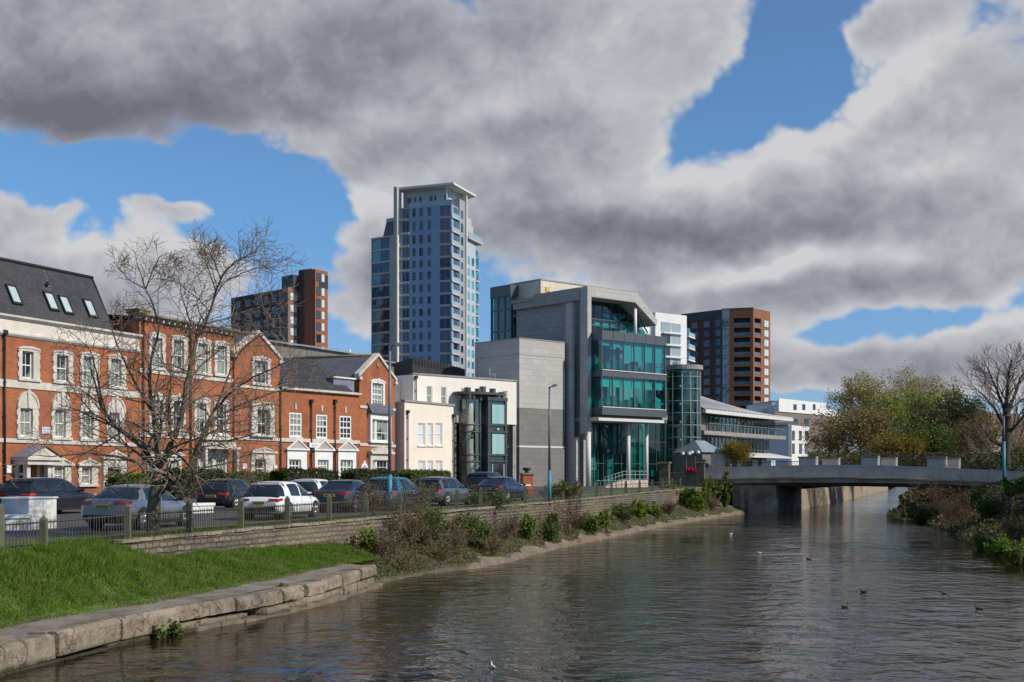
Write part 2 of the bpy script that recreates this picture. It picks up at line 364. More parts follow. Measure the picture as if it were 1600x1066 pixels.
def watermat():
    m,nt,b=newmat('river_water')
    tc=nt.new('ShaderNodeTexCoord').outputs['Object']
    n=nt.noise(tc,.05,3,.5)
    nt.link(nt.mix(n,(.014,.0105,.005),(.022,.017,.009)),b.inputs['Base Color'])
    b.inputs['Roughness'].default_value=.05; b.inputs['IOR'].default_value=1.33; b.inputs['Specular IOR Level'].default_value=.19
    a=nt.noise(tc,1.15,3,.55,(1.,1.0,1),.5); c=nt.noise(tc,.22,3,.55,(1,1.0,1),.4); e=nt.noise(tc,4.2,3,.6)
    gust=nt.ramp(nt.noise(tc,.045,4,.6,(1,.55,1)),[(.40,.16),(.60,1)])
    h=nt.math('ADD',nt.math('MULTIPLY',nt.math('MULTIPLY',a,.115),gust),nt.math('MULTIPLY',c,.10)); h=nt.math('ADD',h,nt.math('MULTIPLY',nt.math('MULTIPLY',e,.016),gust))
    bp=nt.new('ShaderNodeBump'); bp.inputs['Strength'].default_value=1.; bp.inputs['Distance'].default_value=1.
    nt.link(h,bp.inputs['Height']); nt.link(bp.outputs[0],b.inputs['Normal'])
    return m
M['water']=watermat()
o=MB().quad((-40,-60,0),(400,-60,0),(400,900,0),(-40,900,0)).build('river',M['water']); tag(o,kind='structure')

M['asphalt']=pmat('asphalt',(.085,.083,.08),(.055,.054,.052),1.5,.9,.15,stain=(.12,.11,.1),stain_amt=.5)
M['paving']=pmat('paving',(.32,.30,.27),(.25,.235,.21),1.,.85,.1,stain=(.2,.18,.16))
M['soil']=pmat('bank_soil',(.125,.10,.068),(.08,.066,.042),1.2,.95,.5,stain=(.055,.07,.02),stain_amt=.7,stain_scale=.5)
M['grassground']=pmat('turf',(.085,.155,.018),(.06,.115,.014),2,.95,.4,stain=(.15,.13,.06),stain_amt=.55,stain_scale=.5)
M['mud']=pmat('river_apron',(.22,.17,.115),(.13,.10,.068),1.6,.9,.5,stain=(.10,.09,.05),stain_amt=.7,stain_scale=.7)
M['stonewall']=brickmat('rubble_wall',(.215,.185,.14),(.105,.092,.074),(.045,.038,.028),bw=.46,bh=.17,msize=.028,rough=.95,stain=(.27,.215,.125),amt=.55,warp=.13,bump=1.3,var=.9)
def quaymat():
    m,nt,b=newmat('quay_stone'); tc=nt.new('ShaderNodeTexCoord').outputs['Object']
    n1=nt.noise(tc,2.2,7,.68); n2=nt.noise(tc,.8,5,.6,(.6,.6,2.5)); n3=nt.noise(tc,9,5,.7)
    col=nt.mix(nt.ramp(n1,[(.36,0),(.64,1)]),(.30,.245,.175),(.135,.11,.08))
    col=nt.mix(nt.math('MULTIPLY',nt.ramp(n2,[(.45,0),(.62,1)]),.65),col,(.36,.30,.22))
    col=nt.mix(nt.math('MULTIPLY',nt.ramp(n3,[(.52,0),(.72,1)]),.55),col,(.07,.062,.045))
    # fine cracks
    v=nt.new('ShaderNodeTexVoronoi',feature='DISTANCE_TO_EDGE'); v.inputs['Scale'].default_value=.7
    wv=nt.new('ShaderNodeVectorMath',operation='ADD'); nt.link(tc,wv.inputs[0])
    nz=nt.new('ShaderNodeTexNoise'); nt.link(tc,nz.inputs['Vector']); nz.inputs['Scale'].default_value=3; nz.inputs['Detail'].default_value=4; nt.link(nz.outputs['Color'],wv.inputs[1]); nt.link(wv.outputs[0],v.inputs['Vector'])
    crack=nt.ramp(v.outputs['Distance'],[(.0,1),(.022,0)])
    col=nt.mix(nt.math('MULTIPLY',crack,.14),col,(.04,.034,.026))
    # algae and wet line above the water
    sp=nt.new('ShaderNodeSeparateXYZ'); nt.link(tc,sp.inputs[0])
    wet=nt.math('ADD',sp.outputs[2],nt.math('MULTIPLY',nt.math('SUBTRACT',n1,.5),.35))
    col=nt.mix(nt.ramp(wet,[(.06,1),(.17,0)]),col,(.055,.05,.028))
    nt.link(col,b.inputs['Base Color']); b.inputs['Roughness'].default_value=.93; b.inputs['Specular IOR Level'].default_value=.25
    bp=nt.new('ShaderNodeBump'); bp.inputs['Strength'].default_value=1.; bp.inputs['Distance'].default_value=.06
    h=nt.math('SUBTRACT',nt.math('ADD',n1,nt.math('MULTIPLY',n3,.6)),nt.math('MULTIPLY',crack,.5)); nt.link(h,bp.inputs['Height']); nt.link(bp.outputs[0],b.inputs['Normal'])
    return m
M['quaystone']=quaymat()
M['quaytop']=pmat('quay_paving',(.215,.185,.15),(.125,.105,.085),1.6,.95,.8,stain=(.30,.265,.22),stain_amt=.6,stain_scale=.9,bscale=6)

# street level: from the wall top inland, one sheet to the horizon
def street():
    ys=[-60,0,15,22,26,31,36,42,51,61,73,86,98,111,120,129,134,140,180,225,300,375,500,900,1600,3000]
    m=MB(); rows=[]
    for y in ys:
        x=wx(y)-.12 if y<510 else 150+ (y-500)*.3
        if y<22: x=wx(22)-(22-y)*.35
        if 129<y<140: x=interp([(19.6,129),(22,134),(31,140)],y)
        z=gz(y); zl=z+.0
        rows.append([(x,y,z),(x-8,y,z+.01),(-25 if x>-17 else x-12,y,zl),(-70,y,zl),(-300,y,zl+1),(-3000,y,zl+1)])
    for i in range(len(rows)-1):
        for j in range(5):
            m.quad(rows[i][j],rows[i][j+1],rows[i+1][j+1],rows[i+1][j])
    return m.build('ground',M['asphalt'])
tag(street(),kind='structure')

# stone river wall (starts where the grass mound ends)
def wall_h(y): return float(np.interp(y,[33,36,39,43,51,60,75,129],[.5,.62,.62,.72,1.0,1.15,1.25,1.35]))
def strip_wall(y0,y1,hf,top,name,mat,parent=None,thick=.45,step=1.5,capover=0):
    m=MB(); n=max(2,int((y1-y0)/step)); rnd=random.Random(5)
    prev=None
    for i in range(n+1):
        y=y0+(y1-y0)*i/n; x=wx(y); zt=top(y); zb=hf(y)
        j=rnd.uniform(-.03,.03)
        cur=[(x+.10+j,y,zb),(x+j,y,zt),(x-thick,y,zt),(x-thick,y,zb)]
        if prev:
            m.quad(prev[0],cur[0],cur[1],prev[1]); m.quad(prev[1],cur[1],cur[2],prev[2]); m.quad(prev[2],cur[2],cur[3],prev[3])
        else: m.poly(cur[::-1])
        prev=cur
    m.poly(prev)
    return m.build(name,mat,parent)
rw=empty('river_wall',(0,0,0),0,'long rubble stone river wall carrying the post fence above the bank','wall')
strip_wall(35.3,129.5,lambda y:gz(y)-wall_h(y)-.5,lambda y:gz(y)-.06,'wall_face',M['stonewall'],rw)
def coping(y0,y1):
    m=MB(); y=y0; rnd=random.Random(8)
    while y<y1:
        L=rnd.uniform(.7,1.3); b=min(y+L,y1); d=rnd.uniform(0,.035); z=gz(y)-.06+rnd.uniform(0,.03)
        xa,xb=wx(y),wx(b-.03)
        pts=[(xa+.05+d,y),(xb+.05+d,b-.03),(xb-.5,b-.03),(xa-.5,y)]
        m.prism(pts,'z',z,z+.09); y=b
    return m
coping(35.3,129).build('coping',M['quaystone'],rw)

# earth bank between wall foot and water, with a pale sloping apron at the water's edge
def left_bank():
    m=MB(); a=MB(); rnd=random.Random(3); rows=[]; ap=[]
    y=43.0
    while y<=131:
        xe=ex(y); xw=wx(y)+.05; zt=gz(y)-wall_h(y)
        r=[]
        for k in range(9):
            t=k/8; x=xe+(xw-xe)*t
            z=-.25+(zt+.25)*(t**.75)
            if 0<k<8: z+=rnd.uniform(-.12,.12); x+=rnd.uniform(-.1,.1)
            r.append((x,y+rnd.uniform(-.2,.2),z))
        rows.append(r); y+=.9
    for i in range(len(rows)-1):
        for j in range(8):
            m.add([rows[i][j],rows[i][j+1],rows[i+1][j+1],rows[i+1][j]],[(0,1,2,3)],True)
    o=m.build('river_bank',M['soil']); tag(o,kind='structure')
    y=51.5; p_=(ex(y)-.35,y,-.12); pr=[p_,p_,p_,p_]; y+=.6
    while y<128:
        xe=ex(y)+.10+rnd.uniform(-.14,.10); w_=.34+.3*math.sin(y*1.3)*math.sin(y*.37)+rnd.uniform(-.12,.15); w_=max(w_,.14)
        dy=rnd.uniform(-.12,.12)
        c=[(xe,y+dy,-.15),(xe-.12,y+dy,.05+rnd.uniform(0,.05)),(xe-w_,y-dy,.14+.35*w_+rnd.uniform(-.05,.10)),(xe-w_-.35,y,.2)]
        if pr:
            for k in range(3): a.add([pr[k],c[k],c[k+1],pr[k+1]],[(0,1,2,3)],False)
        pr=c; y+=rnd.uniform(.25,.8)
    o=a.build('sloping_apron',M['mud']); tag(o,'pale sloping stone apron along the water under the river wall','apron')
left_bank()

# grass bank: quay back line up to the wall foot / fence
def grass_base():
    rows=[]; y=8.0
    while y<=47.5:
        xa=interp(QBACK,y)-.0; xw=wx(y)+.02
        top=gz(y)-.02 if y<34.2 else gz(y)-wall_h(y)+.02
        if 34.2<=y<36.2: top=gz(y)-.02-(y-34.2)/2*(wall_h(36.2)-.02)
        zq=float(np.interp(y,[20,24,44],[.54,.55,.74]))
        rows.append((y,xa,xw,zq,top)); y+=.5
    return rows
GR=grass_base()
def grass_z(y,t,row=None):
    r=row or min(GR,key=lambda g:abs(g[0]-y))
    s=t*t*(3-2*t)*.55+t*.45
    z=r[3]+(r[4]-r[3])*s
    z+=.10*math.sin(y*1.7+t*5)*t*(1-t)*2+.06*math.sin(y*4.1+t*11)*t*(1-t)*2
    return z
def build_grass():
    m=MB(); N=12
    G=[[(r[1]+(r[2]-r[1])*j/N,r[0],grass_z(r[0],j/N,r)) for j in range(N+1)] for r in GR]
    for i in range(len(G)-1):
        for j in range(N):
            m.add([G[i][j],G[i][j+1],G[i+1][j+1],G[i+1][j]],[(0,1,2,3)],True)
    o=m.build('grass_bank',M['grassground']); tag(o,kind='structure')
    rng=np.random.default_rng(4)
    n=150000
    yy=20+27.5*rng.random(n)**.85; tt=rng.random(n)
    ys=np.array([r[0] for r in GR]); xa=np.interp(yy,ys,[r[1] for r in GR]); xw=np.interp(yy,ys,[r[2] for r in GR])
    z0=np.interp(yy,ys,[r[3] for r in GR]); z1=np.interp(yy,ys,[r[4] for r in GR])
    s=tt*tt*(3-2*tt)*.55+tt*.45
    zz=z0+(z1-z0)*s+.10*np.sin(yy*1.7+tt*5)*tt*(1-tt)*2+.06*np.sin(yy*4.1+tt*11)*tt*(1-tt)*2
    xx=xa+(xw-xa)*tt
    clump=(np.sin(xx*2.3+np.sin(yy*1.9)*2)*np.sin(yy*2.1+np.cos(xx*1.3)*1.5)+1)/2
    clump2=(np.sin(xx*5.3+1+yy)*np.sin(yy*4.7+xx*2)+1)/2
    hgt=(.035+.085*clump*np.clip(tt*2.2,0,1)+.035*clump2)*(.5+.9*rng.random(n))
    hgt=np.where((yy<36)&(tt>.55),hgt*1.7,hgt); hgt=np.where(tt<.12,hgt*.45,hgt)
    ang=rng.random(n)*6.283; w_=.011+.009*rng.random(n)
    lean=hgt*(.2+.7*rng.random(n)); la=rng.random(n)*6.283
    b=np.stack([xx,yy,zz-.02],1); dx=np.stack([np.cos(ang)*w_,np.sin(ang)*w_,np.zeros(n)],1)
    tip=b+np.stack([np.cos(la)*lean,np.sin(la)*lean,hgt+.02],1)
    V=np.concatenate([b-dx,b+dx,tip],1).reshape(-1,3); Fc=np.arange(3*n).reshape(n,3)
    o=npmesh('grass',V,Fc,leafmat('grass_blades',(.13,.235,.021),(.20,.25,.05),(.085,.18,.014),.55,.4))
    tag(o,'short lush green grass on the bank above the quay','grass',kind='stuff')
    # straw and worn patches towards the quay edge
    n=16000; yy=20+24.5*rng.random(n); tt=np.where(rng.random(n)<.6,rng.random(n)**2*.35,rng.random(n)); keep=np.sin(yy*1.1+3)+np.sin(yy*2.7+tt*9)+1.2*rng.random(n)>.35; yy=yy[keep]; tt=tt[keep]; n=len(yy)
    xa=np.interp(yy,ys,[r[1] for r in GR]); xw=np.interp(yy,ys,[r[2] for r in GR]); z0=np.interp(yy,ys,[r[3] for r in GR]); z1=np.interp(yy,ys,[r[4] for r in GR]); s=tt*tt*(3-2*tt)*.55+tt*.45
    zz=z0+(z1-z0)*s+.10*np.sin(yy*1.7+tt*5)*tt*(1-tt)*2+.06*np.sin(yy*4.1+tt*11)*tt*(1-tt)*2; xx=xa+(xw-xa)*tt
    hgt=.03+.07*rng.random(n)+.05*tt; ang=rng.random(n)*6.283; la=rng.random(n)*6.283
    b=np.stack([xx,yy,zz-.01],1); dx=np.stack([np.cos(ang)*.012,np.sin(ang)*.012,np.zeros(n)],1); tip=b+np.stack([np.cos(la)*hgt*.8,np.sin(la)*hgt*.8,hgt],1)
    V=np.concatenate([b-dx,b+dx,tip],1).reshape(-1,3); o=npmesh('dry_grass',V,np.arange(3*n).reshape(n,3),leafmat('straw_blades',(.24,.20,.09),(.17,.165,.05),None,.8,.3)); tag(o,'dry straw coloured grass in worn patches beside the quay','grass',kind='stuff')
    # fringe of grass along the fence foot and on the car-park verge
    n=9000; yy=23+32*rng.random(n); off=-.1-1.6*rng.random(n)**1.5
    xx=np.array([wx(v) for v in yy])+off; zz=np.array([gz(v) for v in yy])
    hgt=(.05+.15*rng.random(n)**2)*np.clip(1.2-(yy-40)/30,.3,1); ang=rng.random(n)*6.283; la=rng.random(n)*6.283
    b=np.stack([xx,yy,zz-.01],1); dx=np.stack([np.cos(ang)*.015,np.sin(ang)*.015,np.zeros(n)],1)
    tip=b+np.stack([np.cos(la)*hgt*.5,np.sin(la)*hgt*.5,hgt],1)
    V=np.concatenate([b-dx,b+dx,tip],1).reshape(-1,3); Fc=np.arange(3*n).reshape(n,3)
    o=npmesh('verge_grass',V,Fc,leafmat('verge_blades',(.07,.13,.014),(.11,.15,.03),None,.8,.3)); tag(o,'rough verge grass growing along the foot of the fence','grass',kind='stuff')
build_grass()
def verge():
    m=MB(); pr=None
    for y in np.arange(20,128,2.):
        x=wx(y)-.5; wd=2.2 if y<58 else 3.0
        c=((x,y,gz(y)+.012),(x-wd,y,gz(y)+.02))
        if pr: m.quad(pr[0],c[0],c[1],pr[1])
        pr=c
    o=m.build('grass_verge',M['grassground']); tag(o,kind='structure')
verge()

# quay: paved top, big coping blocks, lower broken course
def quay():
    q=empty('stone_quay',(0,0,0),0,'low worn stone quay with cracked coping blocks beside the grass bank','quay')
    m=MB(); ys=np.arange(6,44.6,1.); pr=None
    for y in ys:
        z=float(np.interp(y,[20,24,44],[.54,.55,.74])); xa=interp(QBACK,y)-.15; xe=ex(y)-.62
        c=((xe,y,z-.02),(xa,y,z+.03))
        if pr: m.quad(pr[0],c[0],c[1],pr[1])
        pr=c
    m.build('walkway',M['quaytop'],q)
    rnd=random.Random(12); k=0; y=4.
    cs=[]
    while y<43.4:
        L=rnd.uniform(1.5,3.0) if y<30 else rnd.uniform(.9,2.2)
        b=min(y+L,43.8)
        if 43.8-b<1: b=43.8
        tilt=rnd.uniform(-.03,.03); dx=rnd.uniform(-.07,.06)
        f=MB(); g=.035
        za=float(np.interp(y,[20,24,44],[.54,.55,.74])); zb_=float(np.interp(b,[20,24,44],[.54,.55,.74]))
        th=.5 if y<30 else .34
        pts=[]
        N=7
        vsx=[]
        for i in range(N+1):
            yy=y+g+(b-y-2*g)*i/N; z=za+(zb_-za)*i/N+tilt; xo=ex(yy)+dx; xi=xo-.66
            jit=rnd.uniform(-.035,.03)
            vsx.append([(xi,yy,z-.02),(xo-.10+jit,yy,z),(xo-.02+jit,yy,z-.05),(xo+jit,yy,z-.11),(xo+rnd.uniform(-.03,.03),yy,z-th),(xi,yy,z-th)])
        for i in range(N):
            for j in range(6):
                f.add([vsx[i][j],vsx[i][(j+1)%6],vsx[i+1][(j+1)%6],vsx[i+1][j]],[(0,1,2,3)])
        f.poly(vsx[0]); f.poly(vsx[-1][::-1])
        o=f.build('coping_block',M['quaystone'],q)
        y=b
    # lower course: blocks with gaps and a ragged footing
    f=MB(); y=6.
    while y<43.6:
        L=rnd.uniform(.7,1.9); b=min(y+L,43.6)
        z=float(np.interp(y,[20,24,30,44],[.54,.55,.58,.74]))-(.5 if y<30 else .36)
        if rnd.random()>.12 or y<29:
            dx=rnd.uniform(-.1,.02)+(.05 if y>30 else 0)
            xo=ex(y)+dx; xo2=ex(b)+dx
            f.prism([(xo-.7,y+.02),(xo+.04,y+.02),(xo2+.04,b-.02),(xo2-.7,b-.02)],'z',-.5,z+rnd.uniform(-.04,.02))
            f.build('lower_course_block',M['quaystone'],q); f=MB()
        y=b
    f=MB(); y=31.
    while y<44.:
        L=rnd.uniform(.5,1.4); b=y+L; xo=ex(y)+rnd.uniform(.05,.28); xo2=ex(b)+rnd.uniform(.05,.28)
        f.prism([(xo-.5,y),(xo,y+.05),(xo2,b-.05),(xo2-.5,b)],'z',-.5,rnd.uniform(.04,.16)); y=b-.05
    f.build('footing',M['mud'],q)
quay()

# right bank and the land beyond
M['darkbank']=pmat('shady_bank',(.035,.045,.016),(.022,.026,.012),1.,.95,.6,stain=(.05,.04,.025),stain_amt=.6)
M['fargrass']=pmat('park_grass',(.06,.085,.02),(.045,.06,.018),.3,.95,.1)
def right_bank():
    m=MB(); rnd=random.Random(9); rows=[]
    ys=list(np.arange(-30,30,6))+list(np.arange(30,150,2.))+list(np.arange(150,520,15))+[700,1200,3000]
    for y in ys:
        x=interp(REDGE,y); r=[]
        spit=math.exp(-((y-107)/6)**2)
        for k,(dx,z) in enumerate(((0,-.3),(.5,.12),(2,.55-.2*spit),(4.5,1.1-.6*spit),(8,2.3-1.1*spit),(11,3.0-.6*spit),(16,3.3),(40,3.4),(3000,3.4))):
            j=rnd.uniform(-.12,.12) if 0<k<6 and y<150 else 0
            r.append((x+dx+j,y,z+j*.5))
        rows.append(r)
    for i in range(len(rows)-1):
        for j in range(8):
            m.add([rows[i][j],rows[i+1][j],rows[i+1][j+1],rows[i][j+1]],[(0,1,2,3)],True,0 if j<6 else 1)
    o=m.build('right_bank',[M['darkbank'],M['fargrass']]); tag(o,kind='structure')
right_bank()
# far river wall beyond the bridge
M['concwall']=pmat('pale_river_wall',(.34,.27,.19),(.25,.20,.14),.5,.9,.2,stretch=(1,1,.4),stain=(.14,.11,.08),stain_amt=.6,stain_scale=.3)
def far_wall():
    m=MB(); pr=None
    for y in np.arange(136,378,4.):
        x=wx(y)-.0 if y>=140 else interp([(28.5,136),(31,140)],y); zt=float(np.interp(y,[136,240,375],[2.3,2.1,1.7]))
        c=[(x+.25,y,-.5),(x,y,zt),(x-.5,y,zt+.05),(x-.5,y,-.5)]
        if pr:
            for k in range(3): m.quad(pr[k],c[k],c[k+1],pr[k+1])
        pr=c
    m.poly(pr)
    o=m.build('far_river_wall',M['concwall']); tag(o,'pale stained concrete river wall seen beyond the bridge opening','wall')
    s=MB(); pr=None
    for y in np.arange(136,520,8.):
        x=wx(y)-.4 if y>=140 else interp([(28.5,136),(31,140)],y)-.4; zt=float(np.interp(y,[136,240,375],[2.3,2.1,1.7]))
        c=[(x,y,zt),(x-5,y,gz(y)+.02)]
        if pr: s.quad(pr[0],c[0],c[1],pr[1])
        pr=c
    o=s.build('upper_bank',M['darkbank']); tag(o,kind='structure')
far_wall()
# hills on the horizon
def hills():
    m=MB(); rnd=random.Random(2); N=40; pr=None
    for i in range(N+1):
        px=-400+i*(2600/N); h=18+10*math.sin(i*.5)+6*math.sin(i*1.3+1)
        if px>1350: h+=14
        a=Vector(((px-800)/F*1500,1500,0)); 
        c=[(a.x,1500,2),(a.x*1.03,1560,h*.6),(a.x*1.1,1700,h),(a.x*1.3,2100,h*.7)]
        if pr:
            for k in range(3): m.add([pr[k],c[k],c[k+1],pr[k+1]],[(0,1,2,3)],True)
        pr=c
    o=m.build('hills',pmat('wooded_hills',(.06,.07,.05),(.10,.085,.06),.03,.95)); tag(o,kind='structure')
hills()

# ------------------------------------------------------------------ bridge
M['concrete']=pmat('bridge_concrete',(.46,.37,.27),(.35,.28,.20),.7,.9,.2,stretch=(.5,.5,1.5),stain=(.10,.09,.07),stain_amt=.6,stain_scale=.35)
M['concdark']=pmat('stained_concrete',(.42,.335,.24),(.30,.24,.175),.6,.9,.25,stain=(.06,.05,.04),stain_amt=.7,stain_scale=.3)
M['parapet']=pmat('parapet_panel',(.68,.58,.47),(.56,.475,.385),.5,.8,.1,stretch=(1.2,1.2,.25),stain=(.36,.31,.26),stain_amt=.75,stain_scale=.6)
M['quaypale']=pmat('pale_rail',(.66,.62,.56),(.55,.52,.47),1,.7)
M['pier']=pmat('bridge_pier_stone',(.62,.55,.47),(.50,.445,.38),.9,.9,.2)
def bridge():
    A=Vector((15.5,134.0)); B=Vector((50.0,117.5)); L=(B-A).length; ang=math.atan2(B.y-A.y,B.x-A.x)
    root=empty('road_bridge',(A.x,A.y,0),ang,'low concrete road bridge with grey parapet crossing the river','bridge')
    u=(B-A)/L
    def sx(px):
        t=(px-800)/F; return (t*A.y-A.x)/(u.x-t*u.y)
    def zz(px,py):
        s=sx(px); Y=A.y+u.y*s; return H+(745-py)*Y/F
    Wd=12.
    pxs=[1090,1130,1180,1230,1290,1350,1410,1470,1530,1585,1640]
    def yl(tab,px): return float(np.interp(px,[t[0] for t in tab],[t[1] for t in tab]))
    PT=[(1090,733),(1140,731.5),(1200,729),(1300,727.5),(1370,728),(1480,732),(1568,737),(1640,741)]
    PB=[(1090,748),(1200,746),(1300,745),(1400,746.5),(1480,749.5),(1568,753),(1640,757)]
    FB=[(1090,758),(1150,757),(1240,756),(1370,756.5),(1480,759),(1560,763),(1640,768)]
    st=[(sx(p),zz(p,yl(PT,p)),zz(p,yl(PB,p)),zz(p,yl(FB,p))) for p in pxs]
    # deck with edge beam
    m=MB(); pr=None
    for s,pt,pb,fb in st:
        c=[(s,-.25,pb),(s,-.25,fb+.12),(s,.35,fb),(s,1.2,fb-.25),(s,Wd-1.2,fb-.25),(s,Wd,fb),(s,Wd,pb),]
        if pr:
            for k in range(7): m.quad(pr[k],c[k],c[(k+1)%7],pr[(k+1)%7])
        else: m.poly(c[::-1])
        pr=c
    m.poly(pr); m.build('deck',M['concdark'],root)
    m=MB(); pr=None
    for s,pt,pb,fb in st:
        c=[(s,.02,pb+.012),(s,.02,pt),(s,.3,pt),(s,.3,pb+.012)]
        if pr:
            for k in range(4): m.quad(pr[k],c[k],c[(k+1)%4],pr[(k+1)%4])
        else: m.poly(c[::-1])
        pr=c
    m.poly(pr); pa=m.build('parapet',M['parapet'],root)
    m=MB(); pr=None
    for s,pt,pb,fb in st:
        c=[(s,-.04,pt+.004),(s,-.04,pt+.075),(s,.34,pt+.075),(s,.34,pt+.004)]
        if pr:
            for k in range(4): m.quad(pr[k],c[k],c[(k+1)%4],pr[(k+1)%4])
        else: m.poly(c[::-1])
        pr=c
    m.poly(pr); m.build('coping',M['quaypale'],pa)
    m=MB()
    for p in np.arange(1110,1640,33):
        s=sx(p); m.box(s-.03,s+.03,-.012,.02,zz(p,yl(PB,p))+.03,zz(p,yl(PT,p))-.02)
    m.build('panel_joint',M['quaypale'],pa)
    # drip ledge
    m=MB(); pr=None
    for s,pt,pb,fb in st:
        c=[(s,-.4,pb-.16),(s,-.4,pb-.02),(s,0,pb+.006),(s,0,pb-.16)]
        if pr:
            for k in range(4): m.quad(pr[k],c[k],c[(k+1)%4],pr[(k+1)%4])
        else: m.poly(c[::-1])
        pr=c
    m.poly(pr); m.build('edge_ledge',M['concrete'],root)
    # stone piers standing on both parapets
    for a,b,ty in ((1248,1274.5,714),(1345.5,1371,713),(1448.5,1477,714.5)):
        s0,s1=sx(a),sx(b); mid=(a+b)/2; z0=zz(mid,yl(PT,mid)); z1=zz(mid,ty)
        for yo in (0.,Wd-1.):
            f=MB(); f.box(s0,s1,yo-.02,yo+.8,z0+(.077 if yo<1 else -.9),z1-.12); o=f.build('parapet_pier',M['pier'],root)
            f=MB(); f.box(s0-.08,s1+.08,yo-.13,yo+.88,z1-.118,z1+.04); f.build('pier_cap',M['coping'],o)
            f=MB(); f.box(s1+.003,s1+.10,yo+.05,yo+.15,z0+.05,z1-.15); f.box(s1+.003,s1+.10,yo+.55,yo+.65,z0+.05,z1-.15); f.build('sunlit_edge_strip',M['white'],o)  # white strips stand for the sunlit right edges of the piers
    # far parapet: low kerb and dark railing
    m=MB(); k=MB(); pr=None
    for (s,pt,pb,fb) in st:
        c=[(s,Wd-.3,pb+.01),(s,Wd-.3,pb+.45),(s,Wd-.02,pb+.45),(s,Wd-.02,pb+.01)]
        if pr:
            for q in range(4): k.quad(pr[q],c[q],c[(q+1)%4],pr[(q+1)%4])
        pr=c
    k.build('far_kerb',M['concrete'],root)
    ss=np.array([t[0] for t in st]); pbs=np.array([t[2] for t in st])
    s=ss[0]
    while s<ss[-1]:
        z=float(np.interp(s,ss,pbs)); m.box(s-.02,s+.02,Wd-.2,Wd-.16,z+.45,z+1.75); s+=.26
    for a,b in zip(st,st[1:]):
        for h in (1.76,.62):
            m.quad((a[0],Wd-.22,a[2]+h),(b[0],Wd-.22,b[2]+h),(b[0],Wd-.14,b[2]+h),(a[0],Wd-.14,a[2]+h)); m.quad((a[0],Wd-.22,a[2]+h),(b[0],Wd-.22,b[2]+h),(b[0],Wd-.22,b[2]+h-.07),(a[0],Wd-.22,a[2]+h-.07))
    m.build('railing',M['black_metal'],root)
    # abutment in the water by the left bank
    z=st[2][3]-.05
    s0=sx(1158); s1=sx(1211); s2=sx(1243)
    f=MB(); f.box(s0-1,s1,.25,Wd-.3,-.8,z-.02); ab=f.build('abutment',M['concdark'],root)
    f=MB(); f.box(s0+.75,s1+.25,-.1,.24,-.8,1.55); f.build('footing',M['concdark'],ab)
    f=MB(); f.prism([(s0+.02,-.35),(s0+.42,-.35),(s0+.42,.249),(s0+.02,.249)],'z',-.8,z-.45); f.build('buttress',M['concrete'],ab)
    # right abutment
    f=MB(); f.box(sx(1500),sx(1640),1.3,Wd-.5,-.5,zz(1560,766)); f.build('abutment',M['concdark'],root)
    return root
bridge()
# ------------------------------------------------------------------ buildings: a facade frame measured along its own wall
class Fr:
    def __init__(s,px,d,vp,zg,root=None):
        s.A=Vector(((px-800)*d/F,d)); u=Vector(((vp-800)/F,1.)).normalized()
        if u.x<0 or vp<px: u=-u
        s.u=u; s.v=Vector((-u.y,u.x)); s.zg=zg; s.rot=math.atan2(u.y,u.x)
    def root(s,name,label,cat,group=None): return empty(name,(s.A.x,s.A.y,s.zg),s.rot,label,cat,group)
    def s(s,px,y=0):
        t=(px-800)/F; ax=s.A.x+s.v.x*y; ay=s.A.y+s.v.y*y
        return (t*ay-ax)/(s.u.x-t*s.u.y)
    def z(s,px,py,y=0):
        Y=s.A.y+s.u.y*s.s(px,y)+s.v.y*y
        return H+(745-py)*Y/F-s.zg
    def y(s,sx,px):
        t=(px-800)/F
        return (s.A.x+s.u.x*sx-t*(s.A.y+s.u.y*sx))/(s.v.y*t-s.v.x)
    def zs(s,sx,y,py): return H+(745-py)*(s.A.y+s.u.y*sx+s.v.y*y)/F-s.zg
    def loc(s,p):
        q=Vector((p[0]-s.A.x,p[1]-s.A.y)); return Vector((q.dot(s.u),q.dot(s.v),p[2]-s.zg))
    def hit(s,px,py,p0,n):
        o=s.loc((0,0,H)); e=s.loc(((px-800)/F*100,100,H+(745-py)/F*100)); d=e-o
        k=(Vector(p0)-o).dot(n)/d.dot(n); return o+d*k
    def rect(s,a,b,t,bt,y=0):
        m=(a+b)/2
        return (s.s(a,y),s.s(b,y),s.z(m,bt,y),s.z(m,t,y))
def holes_wall(m,x0,x1,z0,z1,holes,y=0.,rev=.2):
    """wall sheet facing -y with rectangular openings and their reveals"""
    hs=[h for h in holes]
    xs=sorted({x0,x1}|{max(x0,min(x1,v)) for h in hs for v in h[:2]}); zs=sorted({z0,z1}|{max(z0,min(z1,v)) for h in hs for v in h[2:4]})
    for i in range(len(xs)-1):
        for j in range(len(zs)-1):
            a,b,c,d=xs[i],xs[i+1],zs[j],zs[j+1]
            if b-a<1e-5 or d-c<1e-5: continue
            cx,cz=(a+b)/2,(c+d)/2
            if any(h[0]<cx<h[1] and h[2]<cz<h[3] for h in hs): continue
            m.quad((a,y,c),(b,y,c),(b,y,d),(a,y,d))
    for a,b,c,d in [h[:4] for h in hs]:
        m.quad((a,y,c),(a,y,d),(a,y+rev,d),(a,y+rev,c)); m.quad((b,y,c),(b,y+rev,c),(b,y+rev,d),(b,y,d))
        m.quad((a,y,d),(b,y,d),(b,y+rev,d),(a,y+rev,d)); m.quad((a,y,c),(a,y+rev,c),(b,y+rev,c),(b,y,c))
    return m
